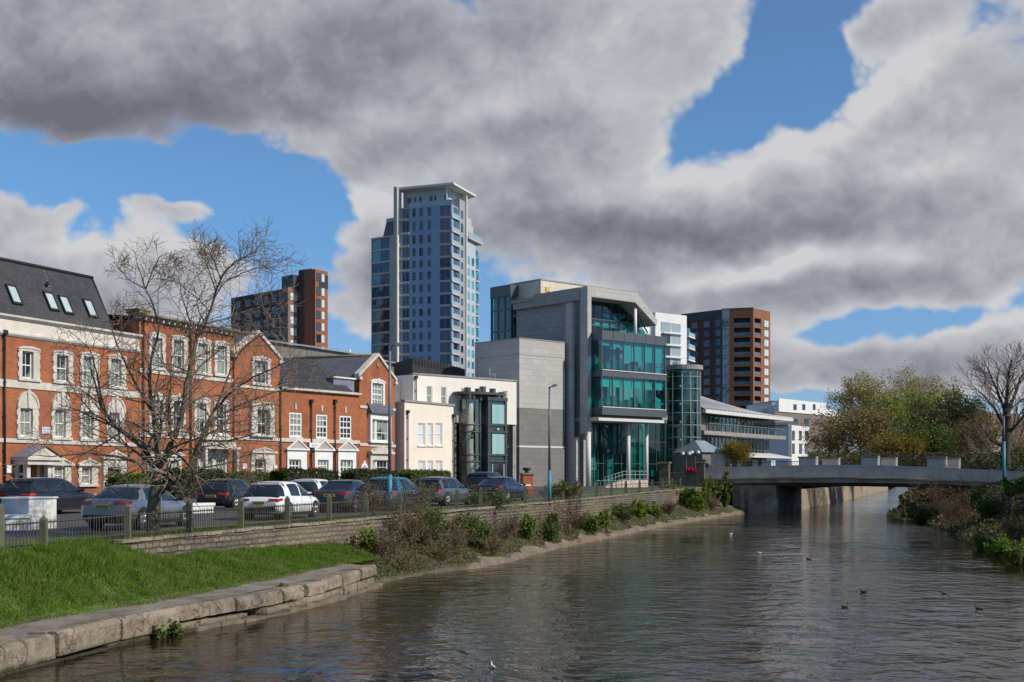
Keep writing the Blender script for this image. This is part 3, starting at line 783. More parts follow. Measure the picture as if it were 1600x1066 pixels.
def sash(root,r,y=.12,nv=1,rows=(.5,),fw=.08,bar=.035,mat='white',glass='glass_sash',name='window'):
    """window: frame with bars as the part, its pane as the sub-part"""
    x0,x1,z0,z1=r; m=MB()
    m.box(x0+.002,x0+fw,y-.04,y+.05,z0,z1-.002); m.box(x1-fw,x1-.002,y-.04,y+.05,z0,z1-.002)
    m.box(x0+fw,x1-fw,y-.04,y+.05,z1-fw,z1-.003); m.box(x0+fw,x1-fw,y-.055,y+.05,z0+.001,z0+fw*1.3)
    for k in range(nv):
        x=x0+fw+(x1-x0-2*fw)*(k+1)/(nv+1); m.box(x-bar/2,x+bar/2,y-.015,y+.032,z0+fw,z1-fw)
    for k,t in enumerate(rows):
        z=z0+(z1-z0)*t; h=bar*.9 if (t==.5 or len(rows)==1) else bar/2
        m.box(x0+fw,x1-fw,y-.03,y+.034,z-h,z+h)
    w=m.build(name,M[mat],root,fix=False)
    MB().quad((x0+fw*.5,y+.025,z0+fw*.5),(x1-fw*.5,y+.025,z0+fw*.5),(x1-fw*.5,y+.025,z1-fw*.5),(x0+fw*.5,y+.025,z1-fw*.5)).build('pane',M[glass],w,fix=False)
    return w
def arc(x0,x1,z,rise,n=8):
    c=(x0+x1)/2; h=(x1-x0)/2
    return [(c+h*math.cos(math.pi-math.pi*i/n),z+rise*math.sin(math.pi*i/n)) for i in range(n+1)]
def surround(root,r,o,head='seg',proud=.10,rise=.25,lintel=.3,mat='stonewhite',sill=True,teeth=True,down=0.,key=True):
    """stone architrave round an opening: jambs with blocks, head, keystone, sill"""
    x0,x1,z0,z1=r; X0,X1=o; m=MB(); y0,y1=-proud,.05; e=.004
    zb=z0-down
    for (a,b,sg) in ((X0,x0+e,-1),(x1-e,X1,1)):
        m.box(a,b,y0,y1,zb,z1)
        if teeth:
            n=max(2,int((z1-z0)/.55)); h=(z1-z0)/(2*n)
            for k in range(n):
                zz=z0+h*(2*k+.5)
                if sg<0: m.box(a-.07,a+.0,y0+.012,y1-.004,zz,zz+h)
                else: m.box(b-.0,b+.07,y0+.012,y1-.004,zz,zz+h)
    z2=z1+lintel
    if head in('seg','arch'):
        out=[(X0-.05,z1-e),(X1+.05,z1-e)]+arc(X0-.05,X1+.05,z1+ (lintel if head=='seg' else lintel*.5),rise)[::-1]
        m.prism(out,'y',y0-.02,y1)
        inn=arc(X0+.10,X1-.10,z1+.08,(rise+lintel)*.62)
        # raised label mould following the arch
        ou=arc(X0-.05,X1+.05,z1+(lintel if head=='seg' else lintel*.5),rise); iu=arc(X0+.06,X1-.06,z1+(lintel if head=='seg' else lintel*.5)-.06,max(rise-.08,.02))
        for i in range(len(ou)-1): m.prism([ou[i],ou[i+1],iu[i+1],iu[i]],'y',y0-.07,y0-.02-.001)
        top=z1+(lintel if head=='seg' else lintel*.5)+rise
    elif head=='ped':
        m.box(X0,X1,y0,y1,z1-e,z2); m.box(X0-.18,X1+.18,y0-.16,y1-.006,z2,z2+.12)
        c=(X0+X1)/2
        MB().prism([(X0-.14,z2+.121),(X1+.14,z2+.121),(c,z2+.12+rise)],'y',y0-.06,y1-.012).build('pediment',M['pedstone'],root,fix=False)
        for sgn in (-1,1):
            xe=X0-.18 if sgn<0 else X1+.18
            m.prism([(xe,z2+.122),(c,z2+.16+rise),(c,z2+.05+rise),(xe+(-sgn)*.2,z2+.122)],'y',y0-.14,y0-.0605)
        top=z2+.1+rise
    else:
        m.box(X0,X1,y0,y1,z1-e,z2); m.box(X0-.06,X1+.06,y0-.06,y1-.006,z2,z2+.08); top=z2
    if key:
        c=(X0+X1)/2; m.prism([(c-.08,z1+.02),(c+.08,z1+.02),(c+.12,top+.08),(c-.12,top+.08)],'y',y0-.11,y0-.021)
    if sill: m.box(X0-.08,X1+.08,y0-.08,y1-.007,z0-.14,z0+.012)
    s_=m.build('window_surround',M[mat],root,fix=False)
    return s_
def band(root,x0,x1,z0,z1,proud,mat='stonewhite',name='string_course'):
    return MB().box(x0,x1,-proud,.06,z0,z1).build(name,M[mat],root)
def downpipe(root,x,z0,z1,y=-.14):
    m=MB(); m.tube([(x,y,z0),(x,y,z1)],.06,8); m.box(x-.14,x+.14,y-.12,y+.12,z1,z1+.3)
    z=z0+1
    while z<z1: m.box(x-.09,x+.09,y-.05,y+.14,z,z+.06); z+=2
    return m.build('downpipe',M['black_metal'],root)
def sign(name,label,fr,rect,y=-.06,mat='white',marks=None,shape=None):
    """a plate screwed to a facade: a thing of its own"""
    x0,x1,z0,z1=fr.rect(*rect)
    c=fr.A+fr.u*((x0+x1)/2)
    r=empty(name,(c.x,c.y,fr.zg+z0),fr.rot,label,'sign')
    w=(x1-x0)/2; h=z1-z0
    m=MB()
    if shape: m.prism([(px*w,pz*h) for px,pz in shape],'y',y-.03,y+.055)
    else: m.box(-w,w,y-.03,y+.055,0,h)
    m.build('plate',M[mat],r)
    if marks:
        k=MB()
        for (a,b,c_,d_) in marks: k.box(-w+2*w*a,-w+2*w*b,y-.036,y-.0305,h*c_,h*d_)
        k.build('faded_lettering',M['signblue'],r)
    return r
M['signblue']=pmat('sign_lettering',(.20,.26,.42),(.35,.4,.52),8,.6)
M['blueplate']=pmat('pale_blue_plate',(.60,.66,.78),(.5,.56,.7),4,.5)

# ---------- tall red house with the slate roof
ZA=gz(75)
def house_slate():
    f=Fr(0,75,1650,ZA); s=f.s
    r=f.root('brick_townhouse','red brick townhouse under a steep dark slate roof with four skylights','house')
    x0,x1=s(-75),s(216.5)
    zc=f.z(0,490); zb=f.z(0,520.5)
    W3=[(33,50.5,549,592,28,60),(87,105,555,596.5,82,112),(129,146,557.5,601,125,153),(172,188,561,604.5,168,195),(-37,-17,545,588,-42,-6)]
    W2=[(30,49.5,638,682.5,26,58),(84.5,101,640,684,80,109),(127,144,643,686,124,152),(169,185,645,688,166,193),(-39,-19,636,681,-44,-8)]
    W1=[(83.5,100,729.5,756.5,80,109),(126.5,142,730,757,122,151),(-38,-18,729,757,-44,-8)]
    R3=[f.rect(*w[:4]) for w in W3]; R2=[f.rect(*w[:4]) for w in W2]; R1=[f.rect(*w[:4]) for w in W1]
    door=(s(30.5),s(49.5),0.,f.z(40,722)); door2=(s(166.5),s(187),0.,f.z(177,729.5))
    m=holes_wall(MB(),x0,x1,-.4,zb+.1,R3+R2+R1+[door,door2],rev=.25)
    D=9.
    m.quad((x1,0,-.4),(x1,D,-.4),(x1,D,zb),(x1,0,zb)); m.quad((x0,0,-.4),(x0,0,zb),(x0,D,zb),(x0,D,-.4)); m.quad((x0,D,-.4),(x0,D,zb),(x1,D,zb),(x1,D,-.4))
    m.build('wall',M['brick'],r,fix=False)
    # parapet in grey-white render, mouldings above and below
    p=MB().box(x0,x1,-.06,.45,zb,zc-.28).build('parapet',M['stoneband'],r)
    m=MB(); m.prism([(-.3,zc-.12),(-.3,zc),(.5,zc),(.5,zc-.28),(-.1,zc-.28)],'x',x0-.1,x1+.1); m.build('coping',M['stonewhite'],p)
    m=MB(); m.prism([(-.16,zb+.02),(-.16,zb+.12),(-.061,zb+.2),(-.061,zb-.1),(-.001,zb-.1),(-.08,zb-.08)],'x',x0-.02,x1+.02); m.build('lower_moulding',M['stonewhite'],p)
    for w,q in zip(W3,R3):
        sash(r,q,rows=(.5,)); surround(r,q,(s(w[4]),s(w[5])),'seg',rise=.16,lintel=.14,key=w[0]!=33)
    for w,q in zip(W2,R2):
        sash(r,q,rows=(.5,)); X=(s(w[4]),s(w[5])); surround(r,q,X,'arch',rise=.95,lintel=.2,key=True)
    for w,q in zip(W1,R1):
        sash(r,q,rows=(.5,)); X=(s(w[4]),s(w[5])); surround(r,q,X,'ped',rise=.32,lintel=.08)
    band(r,x0,x1+.03,f.z(0,604),f.z(0,592)-.0,.07); band(r,x0,x1+.03,f.z(0,691),f.z(0,684.5),.09)
    band(r,x0,x1,-.35,.35,.05,'stoneband','plinth')
    # open porch with small slate pediment
    a,b=s(17),s(73); zt=f.z(40,716); zp=f.z(45,699)
    po=MB(); 
    for xx in (s(24),s(57)): po.box(xx,xx+.28,-.9,-.6,.3,zt-.1); po.box(xx,xx+.24,-.06,.03,.3,zt-.1)
    po.box(a,b,-1.3,.03,zt-.12,zt+.03); po.box(a+.15,b-.15,-1.15,.028,zt-.4,zt-.121)
    po=po.build('porch',M['stonewhite'],r)
    c=(a+b)/2
    MB().prism([(a+.05,zt+.035),(b-.05,zt+.035),(c,zp)],'y',-1.2,-1.0).build('pediment',M['stonewhite'],po)
    k=MB(); k.quad((a-.02,-1.32,zt+.05),(c,-1.32,zp+.08),(c,.02,zp+.08),(a-.02,.02,zt+.05)); k.quad((b+.02,-1.32,zt+.05),(b+.02,.02,zt+.05),(c,.02,zp+.08),(c,-1.32,zp+.08)); k.build('porch_roof',M['lead'],po)
    dr=MB(); x,y_,z_,h_=door; dr.box(x+.02,y_-.02,.16,.22,.02,h_*.66); dr=dr.build('door',M['navy'],r)
    MB().quad((x+.05,.19,h_*.72),(y_-.05,.19,h_*.72),(y_-.05,.19,h_-.05),(x+.05,.19,h_-.05)).build('fanlight',M['glass_dark'],dr)
    k=MB(); k.box(x+.02,y_-.02,.12,.2,h_*.66,h_*.72); k.box(x+.002,x+.06,.1,.2,0,h_-.01); k.box(y_-.06,y_-.002,.1,.2,0,h_-.01); k.box((x+y_)/2-.02,(x+y_)/2+.02,.15,.2,h_*.72,h_); k.build('door_frame',M['white'],dr)
    # second door: oak leaf under a flat hood
    x,y_,z_,h_=door2
    dr=MB(); dr.box(x+.02,y_-.02,.18,.24,.02,h_*.80)
    for i in range(2):
        for j in range(3):
            xa=x+.08+i*(y_-x)/2; dr.box(xa,xa+(y_-x)/2-.16,.165,.181,.25+j*h_*.24,.1+(j+1)*h_*.24)
    dr=dr.build('oak_door',M['wood'],r)
    MB().quad((x+.05,.21,h_*.83),(y_-.05,.21,h_*.83),(y_-.05,.21,h_-.05),(x+.05,.21,h_-.05)).build('fanlight',M['glass_dark'],dr)
    surround(r,door2,(s(160),s(196)),'ped',rise=.42,lintel=.5,sill=False,teeth=False)
    # roof
    se=s(187); ye=.5; ze=zc-.15
    yr=f.y(se,143.5); zr=f.zs(se,yr,434.5)
    m=MB(); m.quad((x0-.3,ye-.15,ze),(se,ye-.15,ze),(se,yr,zr),(x0-.3,yr,zr)); m.quad((x0-.3,yr,zr),(se,yr,zr),(se,2*yr+1,ze),(x0-.3,2*yr+1,ze))
    m.poly([(se,ye-.15,ze),(se,2*yr+1,ze),(se,yr,zr)])
    rf=m.build('roof',M['slate'],r)
    k=MB(); k.tube([(x0-.3,yr,zr+.02),(se+.05,yr,zr+.02)],.12,6); k.build('ridge_tile',M['black_metal'],rf)
    k=MB(); k.tube([(se,ye-.1,ze+.03),(se,yr,zr+.03)],.07,5); k.build('verge',M['black_metal'],rf)
    p0=Vector((0,ye-.15,ze)); n=Vector((0,-(zr-ze),(yr-ye+.15))).normalized(); up=Vector((0,yr-ye+.15,zr-ze)).normalized()
    for (cx,cy) in ((21,461.5),(79,472),(102,477.5),(140,483)):
        c=f.hit(cx,cy,p0,n); ex_=Vector((1,0,0)); w,h=.42,.68
        def P(a,b,o): return c+ex_*a+up*b+n*o
        k=MB()
        for (a0,a1,b0,b1) in ((-w,w,h-.1,h),(-w,w,-h,-h+.14),(-w,-w+.09,-h+.14,h-.1),(w-.09,w,-h+.14,h-.1)):
            vs_=[P(a0,b0,.0),P(a1,b0,0),P(a1,b1,0),P(a0,b1,0),P(a0,b0,.14),P(a1,b0,.14),P(a1,b1,.14),P(a0,b1,.14)]
            k.add(vs_,[(3,2,1,0),(4,5,6,7),(0,1,5,4),(1,2,6,5),(2,3,7,6),(3,0,4,7)])
        sk=k.build('skylight',M['black_metal'],rf)
        MB().quad(P(-w+.08,-h+.12,.08),P(w-.08,-h+.12,.08),P(w-.08,h-.09,.08),P(-w+.08,h-.09,.08)).build('pane',M['glass_sky'],sk)
    c=f.hit(72,448,p0,n); MB().tube([c-n*.1,c+n*.25+Vector((0,0,.15))],.11,7).build('vent_cowl',M['black_metal'],rf)
    k=MB()
    for i in range(7):
        c=f.hit(68+i*1.5+random.Random(i).uniform(-.5,.5),424+i*4.6,p0,n); k.box(c.x-.07,c.x+.07,c.y-.05,c.y+.05,c.z-.05,c.z+.02)
    k.build('patch_flashing',M['stoneold'],rf)
    downpipe(r,s(5),0,f.z(5,524))
    sign('wall_plaque','small white wall plaque beside the pedimented porch of the slate roofed house',f,(9,17.5,727,739))
    sign('door_sign','pale blue and white sign plate between two arched windows of the slate roofed house',f,(64,77,667.5,677.5),mat='blueplate',marks=[(.1,.45,.5,.8),(.55,.9,.55,.85),(.15,.85,.15,.35)])
    return r
house_slate()

# ---------- middle red house: stone cornice
def house_cornice():
    f=Fr(217,75+ (Fr(0,75,1650,0).u.y*Fr(0,75,1650,0).s(217)),1610,gz(87)); s=f.s
    r=f.root('brick_townhouse','red brick townhouse with heavy stone cornice and lichened end chimney behind the bare tree','house')
    x0,x1=s(217)+.02,s(366)
    ztop=f.z(217,488.5); zco=f.z(217,499)
    W3=[(236,252,528,575,232,256.5),(271,286,532,578.5,267.5,291),(308,323,537,583,304,328),(338,353,541,586,334,357)]
    W2=[(235.5,251,625,674,232,256),(270,284,627,675.5,266,288),(306,321,630,677.5,302.5,326),(337,351.5,632,679,333.5,356)]
    W1=[(233,249,720,755,229,254),(264,277,720,755,260,282),(311,330,716,757,304,335),(336,350,718,757,335,355)]
    R3=[f.rect(*w[:4]) for w in W3]; R2=[f.rect(*w[:4]) for w in W2]; R1=[f.rect(*w[:4]) for w in W1]
    m=holes_wall(MB(),x0,x1,-.4,zco,R3+R2+R1,rev=.25); D=9
    m.quad((x0,0,0),(x0,0,zco),(x0,D,zco),(x0,D,0)); m.quad((x1,0,0),(x1,D,0),(x1,D,zco),(x1,0,zco)); m.quad((x0,D,0),(x0,D,zco),(x1,D,zco),(x1,D,0))
    m.build('wall',M['brick'],r,fix=False)
    for w,q in zip(W3,R3): sash(r,q,rows=(.5,)); surround(r,q,(s(w[4]),s(w[5])),'seg',rise=.22,lintel=.16)
    for w,q in zip(W2,R2): sash(r,q,rows=(.52,)); surround(r,q,(s(w[4]),s(w[5])),'seg',rise=.3,lintel=.16)
    for w,q in zip(W1,R1): sash(r,q,rows=(.55,)); surround(r,q,(s(w[4]),s(w[5])),'ped',rise=.3,lintel=.3,teeth=False)
    band(r,x0,x1,f.z(240,584),f.z(240,578),.08); band(r,x0,x1,f.z(240,683),f.z(240,677),.1)
    m=MB(); m.prism([(-.55,zco+.28),(-.55,zco+.42),(.4,zco+.5),(.4,zco),(-.12,zco),(-.2,zco+.12)],'x',x0-.12,x1+.05)
    m.prism([(-.1,zco+.47),(-.1,ztop),(.35,ztop),(.35,zco+.499)],'x',x0,x1)
    c_=m.build('cornice',M['stoneold'],r)
    x=x0+.2
    while x<x1: MB().box(x,x+.12,-.42,-.122,zco-.05,zco+.12).build('bracket',M['stonewhite'],c_,fix=False); x+=.62
    m=MB(); m.quad((x0,.36,ztop-.2),(x1,.36,ztop-.2),(x1,5,ztop+.25),(x0,5,ztop+.25)); m.quad((x0,5,ztop+.25),(x1,5,ztop+.25),(x1,9,ztop-.2),(x0,9,ztop-.2)); rf=m.build('roof',M['slate'],r)
    a,b=s(207.5,1.),s(226,1.); zz=f.z(216,500,1.)
    m=MB(); m.box(a+.12,b-.12,.6,1.5,zz-1.,f.z(216,491,1)); m.box(a,b,.5,1.6,f.z(216,491,1)+.001,f.z(216,486,1)); ch=m.build('chimney',M['stoneold'],rf)
    k=MB(); k.box(a-.08,b+.08,.42,1.68,f.z(216,486,1)+.002,f.z(216,484,1)); k.build('chimney_cap',M['yellowmoss'],ch)
    downpipe(r,s(222),0,f.z(222,500)); downpipe(r,s(296),0,f.z(296,508))
    # entrance canopy
    a,b=s(302),s(357); zt=f.z(330,702); m=MB(); m.box(a,b,-1.1,-.11,zt,zt+.18); m.prism([(a+.2,zt+.181),(b-.2,zt+.181),(b-.5,zt+.55),(a+.5,zt+.55)],'y',-.9,-.12)
    for xx in (a+.1,b-.35): m.box(xx,xx+.25,-1.0,-.75,-.2,zt-.001)
    m.build('porch',M['stonewhite'],r)
    sign('round_plaque','round white plaque on red brick, the one closer to the gabled bay',f,(378,383.5,724,732.5)) if False else None
    return r
house_cornice()

# ---------- gabled red house with a low wing
DS=Fr(0,75,1650,0)
def dep(px): return 75+DS.u.y*DS.s(px)
def gable(r,f,x0,x1,zeL,zp,holes,D,wallname='wall',zr=None,thin=.28):
    xm=(x0+x1)/2
    m=holes_wall(MB(),x0,x1,-.4,zeL,holes,rev=.25); m.poly([(x0,0,zeL),(x1,0,zeL),(xm,0,zp)])
    m.quad((x0,0,-.4),(x0,0,zeL),(x0,D,zeL),(x0,D,-.4)); m.quad((x1,0,-.4),(x1,D,-.4),(x1,D,zeL),(x1,0,zeL)); m.poly([(x0,D,-.4),(x0,D,zeL),(xm,D,zp),(x1,D,zeL),(x1,D,-.4)])
    m.build(wallname,M['brick'],r,fix=False)
    m=MB(); sl=(zp-zeL)/(xm-x0)
    for sg in (-1,1):
        xe=x0-.25 if sg<0 else x1+.25; ze=zeL-.25*sl
        m.prism([(xe,ze+.02),(xm,zp+.02),(xm,zp+.02+thin),(xe,ze+.02+thin)],'y',-.14,.4)
        m.box(min(xe,xe-sg*.5),max(xe,xe-sg*.5),-.2,.38,ze-.22,ze+.03)
    m.build('gable_coping',M['stonewhite'],r)
    m=MB(); m.quad((x0-.2,.401,zeL-.12),(xm,.401,zp+.1),(xm,D,zp+.1),(x0-.2,D,zeL-.12)); m.quad((x1+.2,.401,zeL-.12),(x1+.2,D,zeL-.12),(xm,D,zp+.1),(xm,.401,zp+.1))
    rf=m.build('roof',M['slategrey'],r)
    MB().tube([(xm,.42,zp+.14),(xm,D,zp+.14)],.13,6).build('ridge_tile',M['yellowmoss'],rf)
    return xm
def house_gable():
    f=Fr(366,dep(366),1680,gz(100)); s=f.s
    r=f.root('brick_gabled_house','red brick house with lichened gable roof and a tall stone bay beside the bare tree','house')
    x0,x1=s(366)+.02,s(437)
    ze=f.z(402,556); zp=f.z(404,522)
    q3=f.rect(396,417,564,600); q2=f.rect(397,417,640,680); q1=f.rect(396,413,718,742)
    gable(r,f,x0,x1,ze,zp,[q3,q2,q1],9)
    sash(r,q3,nv=2,rows=(.5,)); surround(r,q3,(s(393),s(421)),'seg',rise=.2,lintel=.14)
    sash(r,q2,nv=2,rows=(.45,)); surround(r,q2,(s(389),s(424)),'flat',proud=.3,lintel=.5)
    sash(r,q1,nv=1,rows=(.4,)); surround(r,q1,(s(391),s(427)),'ped',proud=.16,rise=.3,lintel=.5)
    band(r,x0,x1,f.z(400,608),f.z(400,604),.08); band(r,x0,x1,f.z(400,688),f.z(400,683),.1)
    downpipe(r,s(436.5),0,f.z(436,602))
    sign('wall_plaque','small white oval plaque on red brick beside the stone bay of the gabled house',f,(378,384,724,732.5)); sign('notice_plate','tiny white notice plate at the stone bay of the gabled house',f,(424,428.5,727,732),y=-.25)
    return r
house_gable()
def house_wing():
    f=Fr(437,dep(437),2150,gz(108)); s=f.s
    r=f.root('brick_wing','low red brick wing with three white pedimented openings and dark slate roof','house')
    x0,x1=s(437)+.02,s(561.5)
    zt=f.z(500,614); 
    Q2=[f.rect(452,471.5,645,683.5),f.rect(494,511.5,648,685.5),f.rect(530.5,549,650,687)]
    Q1=[f.rect(450.5,469,718,757),f.rect(495,512,718.5,757),f.rect(530.5,550,718.5,765)]
    m=holes_wall(MB(),x0,x1,-.6,zt,Q2+Q1,rev=.2); m.quad((x0,0,-.4),(x0,0,zt),(x0,8,zt),(x0,8,-.4)); m.quad((x1,0,-.4),(x1,8,-.4),(x1,8,zt),(x1,0,zt)); m.build('wall',M['brick'],r,fix=False)
    for q in Q2:
        sash(r,q,nv=2,rows=(.25,.5,.75),y=.06,fw=.13,bar=.07)
        c=(q[0]+q[1])/2; k=MB(); k.box(q[0]-.1,q[1]+.1,-.08,.03,q[2]-.12,q[2]+.01); k.build('sill',M['stonewhite'],r); k=MB(); k.prism([(c-.07,q[3]+.25),(c+.07,q[3]+.25),(c+.11,q[3]+.75),(c-.11,q[3]+.75)],'y',-.06,.02); k.build('keystone',M['stonewhite'],r)
    for q,(a,b) in zip(Q1,((447.5,478),(490.5,518),(527,555))):
        sash(r,q,nv=2,rows=(.25,.5,.75),y=.1,fw=.13,bar=.08); surround(r,q,(s(a),s(b)),'ped',proud=.12,rise=.75,lintel=.75,teeth=False,sill=False,mat='white',key=False)
    band(r,x0,x1,f.z(500,692),f.z(500,686.5),.1)
    m=MB(); m.prism([(-.3,zt+.06),(-.3,zt+.22),(.3,zt+.3),(.3,zt),(-.05,zt)],'x',x0,x1-.02); m.build('cornice',M['stonewhite'],r)
    # roof and lead dormer
    yr=5.; zr=f.z(520,567,yr)
    m=MB(); m.quad((x0,.3,zt+.1),(x1,.3,zt+.1),(x1,yr,zr),(x0+3,yr,zr)); m.poly([(x0,.3,zt+.1),(x0+3,yr,zr),(x0,10,zt)]); m.quad((x0+3,yr,zr),(x1,yr,zr),(x1,10,zt),(x0,10,zt))
    rf=m.build('roof',M['slate'],r)
    a,b=s(521,1.6),s(553.5,1.6); zt2=f.z(537,592,1.6)
    m=MB(); m.box(a,b,1.6,4.8,zt,zt2); d=m.build('dormer',M['lead'],rf); MB().box(a-.15,b+.1,1.45,4.9,zt2+.001,zt2+.14).build('dormer_edge',M['stoneband'],d)
    k=MB(); k.box(s(504,3),s(514,3),3,4.2,f.z(509,600,3),f.z(509,586,3)); k.build('roof_hatch',M['white'],rf)
    downpipe(r,s(485),0,f.z(485,630)); downpipe(r,s(522),0,f.z(522,630))
    sign('wall_sign','long white lettered sign over the low wing of red brick',f,(480.5,496.5,692,699.5),mat='white',marks=[(.2,.42,.25,.6),(.5,.7,.35,.6),(.74,.9,.25,.5)],y=-.2)
    sign('wall_sign','shorter pale sign above the middle pediment of the low brick wing',f,(498.5,510,692,699.5),mat='white',marks=[(.25,.45,.2,.8),(.55,.85,.25,.75)],y=-.1)
    return r
house_wing()
def house_small_gable():
    f=Fr(561.5,dep(561.5)-.6,1680,gz(118)); s=f.s
    r=f.root('brick_gabled_house','narrow red brick gabled house with white stone window bays beside the cream building','house')
    x0,x1=s(561.5),s(617)
    ze=f.z(589,590.5); zp=f.z(591,557)
    q3=f.rect(580.5,597.5,599,634); q2=f.rect(577.5,605,656,690); q1=f.rect(578.5,604,719,757)
    gable(r,f,x0,x1,ze,zp,[q3,q2,q1],9)
    sash(r,q3,nv=2,rows=(.26,.5,.75),fw=.12,bar=.07); surround(r,q3,(s(578.5),s(600)),'seg',rise=.28,lintel=.1,mat='white',key=True,teeth=False)
    for q,zz in ((q2,0),(q1,1)):
        a=q[0]+(q[1]-q[0])*.26
        sash(r,(q[0],a,q[2],q[3]),nv=1,rows=(.4,) if not zz else (.35,.7),fw=.1,y=.0); sash(r,(a+.25,q[1],q[2],q[3]),nv=2 if zz else 1,rows=(.4,) if not zz else (.35,.7),fw=.1,y=.0)
        k=MB().box(a+.001,a+.249,-.1,.1,q[2],q[3]-.002).build('mullion',M['white'],r)
        surround(r,q,(s(574.5),s(607.5)),'flat',proud=.3,lintel=.75,mat='white' if not zz else 'stonewhite',key=False,teeth=False)
    m=MB(); a,b=s(573),s(609.5); zt=f.z(591,647); m.prism([(-.55,zt),(.02,zt),(.02,zt+.95),(-.25,zt+.7)],'x',a,b); m.build('slate_hood',M['slategrey'],r)
    zt=f.z(591,709.5); m=MB(); m.box(a,b,-.55,.03,zt,zt+.2); m.prism([(a+.6,zt+.201),(b-.3,zt+.201),(b-.6,zt+.5),((a+b)/2,zt+.66),(a+.9,zt+.45)],'y',-.5,.02); m.build('stone_hood',M['stonewhite'],r)
    band(r,x0,x1,f.z(589,640),f.z(589,636),.09); band(r,x0,x1,f.z(589,698),f.z(589,693.5),.1)
    MB().ball((s(590.5),-.02,f.z(590,571)),.28,10,6,sy=.4).build('roundel',M['stoneold'],r)
    sign('lodge_plaque','white bell shaped plaque beside the white bay of the narrow gabled house',f,(562.5,573.5,720,732.5),mat='white',marks=[(.3,.7,.1,.4)],shape=[(-1,0),(1,0),(.75,.45),(.3,.7),(.15,1),(-.15,1),(-.3,.7),(-.75,.45)],y=-.1)
    return r
house_small_gable()

# ---------- cream rendered buildings
def cream_front():
    d=dep(613)+.2; f=Fr(632,d-.2,1900,gz(119)); s=f.s
    r=f.root('cream_building','cream rendered block with three slim windows on each floor beside the red gable','building')
    x0,x1=0.,s(708.5); zt=f.z(640,628.5); zb=-.6
    Q=[]
    for (t,b) in ((661.5,696.5),(720,757)):
        for a,c in ((653,664.5),(668,676.5),(680.5,691)): Q.append(f.rect(a,c,t,b))
    m=holes_wall(MB(),x0,x1,zb,zt,Q,rev=.2); m.quad((x0,0,zb),(x0,0,zt),(x0,8,zt),(x0,8,zb)); m.quad((x1,0,zb),(x1,8,zb),(x1,8,zt),(x1,0,zt)); m.quad((x0,0,zt),(x1,0,zt),(x1,8,zt),(x0,8,zt))
    m.build('wall',M['cream'],r,fix=False)
    for i,q in enumerate(Q):
        sash(r,q,nv=0,rows=(.52,),fw=.1,glass='glass_pale'); MB().box(q[0]-.12,q[1]+.12,-.1,.02,q[2]-.12,q[2]+.004).build('sill',M['stoneband'],r)
    MB().box(x0-.12,x1+.12,-.12,.3,zt+.002,zt+.2).build('coping',M['coping'],r)
    downpipe(r,s(635.5),-.3,f.z(635,646)); downpipe(r,s(707),-.3,f.z(707,652))
M['glass_pale']=glassmat('curtained_glass',(.20,.23,.24),(.62,.64,.62),.85)
cream_front()
def cream_rear():
    f=Fr(646,126,2950,gz(126)); s=f.s
    r=f.root('cream_building','pale cream upper block running behind the glass stair turret','building')
    x0,x1=0.,s(807); zt=f.z(646,585); zu=f.z(760,662)
    xm=s(706)
    Q=[f.rect(a,b,t,c) for a,b,t,c in ((666.5,675.5,603.5,632),(689,697.5,605,634),(720.5,728.5,607,635),(749,757,609,637),(785,792.5,611,640))]
    m=holes_wall(MB(),x0,x1,zu,zt,Q,rev=.2); D=11
    m.quad((x0,0,zu),(x0,0,zt),(x0,D,zt),(x0,D,zu)); m.quad((x1,0,zu),(x1,D,zu),(x1,D,zt),(x1,0,zt)); m.quad((x0,0,zt),(x1,0,zt),(x1,D,zt),(x0,D,zt)); m.quad((x0,0,zu),(x0,D,zu),(x1,D,zu),(x1,0,zu))
    m.build('wall',M['cream2'],r,fix=False)
    for q in Q: sash(r,q,nv=0,rows=(.5,),fw=.1,glass='glass_sash')
    MB().box(x0-.1,x1+.1,-.1,.3,zt+.002,zt+.15).build('coping',M['coping'],r)
    MB().box(x0+.3,x1-.05,2.2,2.6,-.8,zu-.002).build('undercroft_wall',pmat('brown_render',(.17,.13,.095),(.11,.085,.06),.8,.9,.1,stain=(.06,.05,.04)),r)
    for px in (712,806): MB().box(s(px)-.25,s(px)+.25,.2,.7,-.8,zu-.001).build('undercroft_pier',M['coping'],r)
    # small link to the brick gable
    a=s(619.5,2.); zt2=f.z(633,597.5,2.); q=f.rect(625,631,612,626,2.)
    m=holes_wall(MB(),a,x0-.02,-.5,zt2,[q],y=2.,rev=.15); m.quad((a,2,zt2),(x0-.02,2,zt2),(x0-.02,8,zt2),(a,8,zt2)); m.quad((a,2,-.5),(a,2,zt2),(a,8,zt2),(a,8,-.5)); m.build('link_wall',M['cream'],r,fix=False)
    sash(r,q,nv=0,rows=(.5,),y=2.1,fw=.08,glass='glass_dark')
    downpipe(r,s(649),f.z(649,627),f.z(649,592))
    k=MB(); 
    for px,h in ((770,1.2),(778,.7)): k.tube([(s(px),.5,zt),(s(px),.5,zt+h)],.06,6)
    k.box(s(774)-.2,s(774)+.2,.4,.6,zt+.6,zt+.66); k.build('flue',M['coping'],r)
cream_rear()

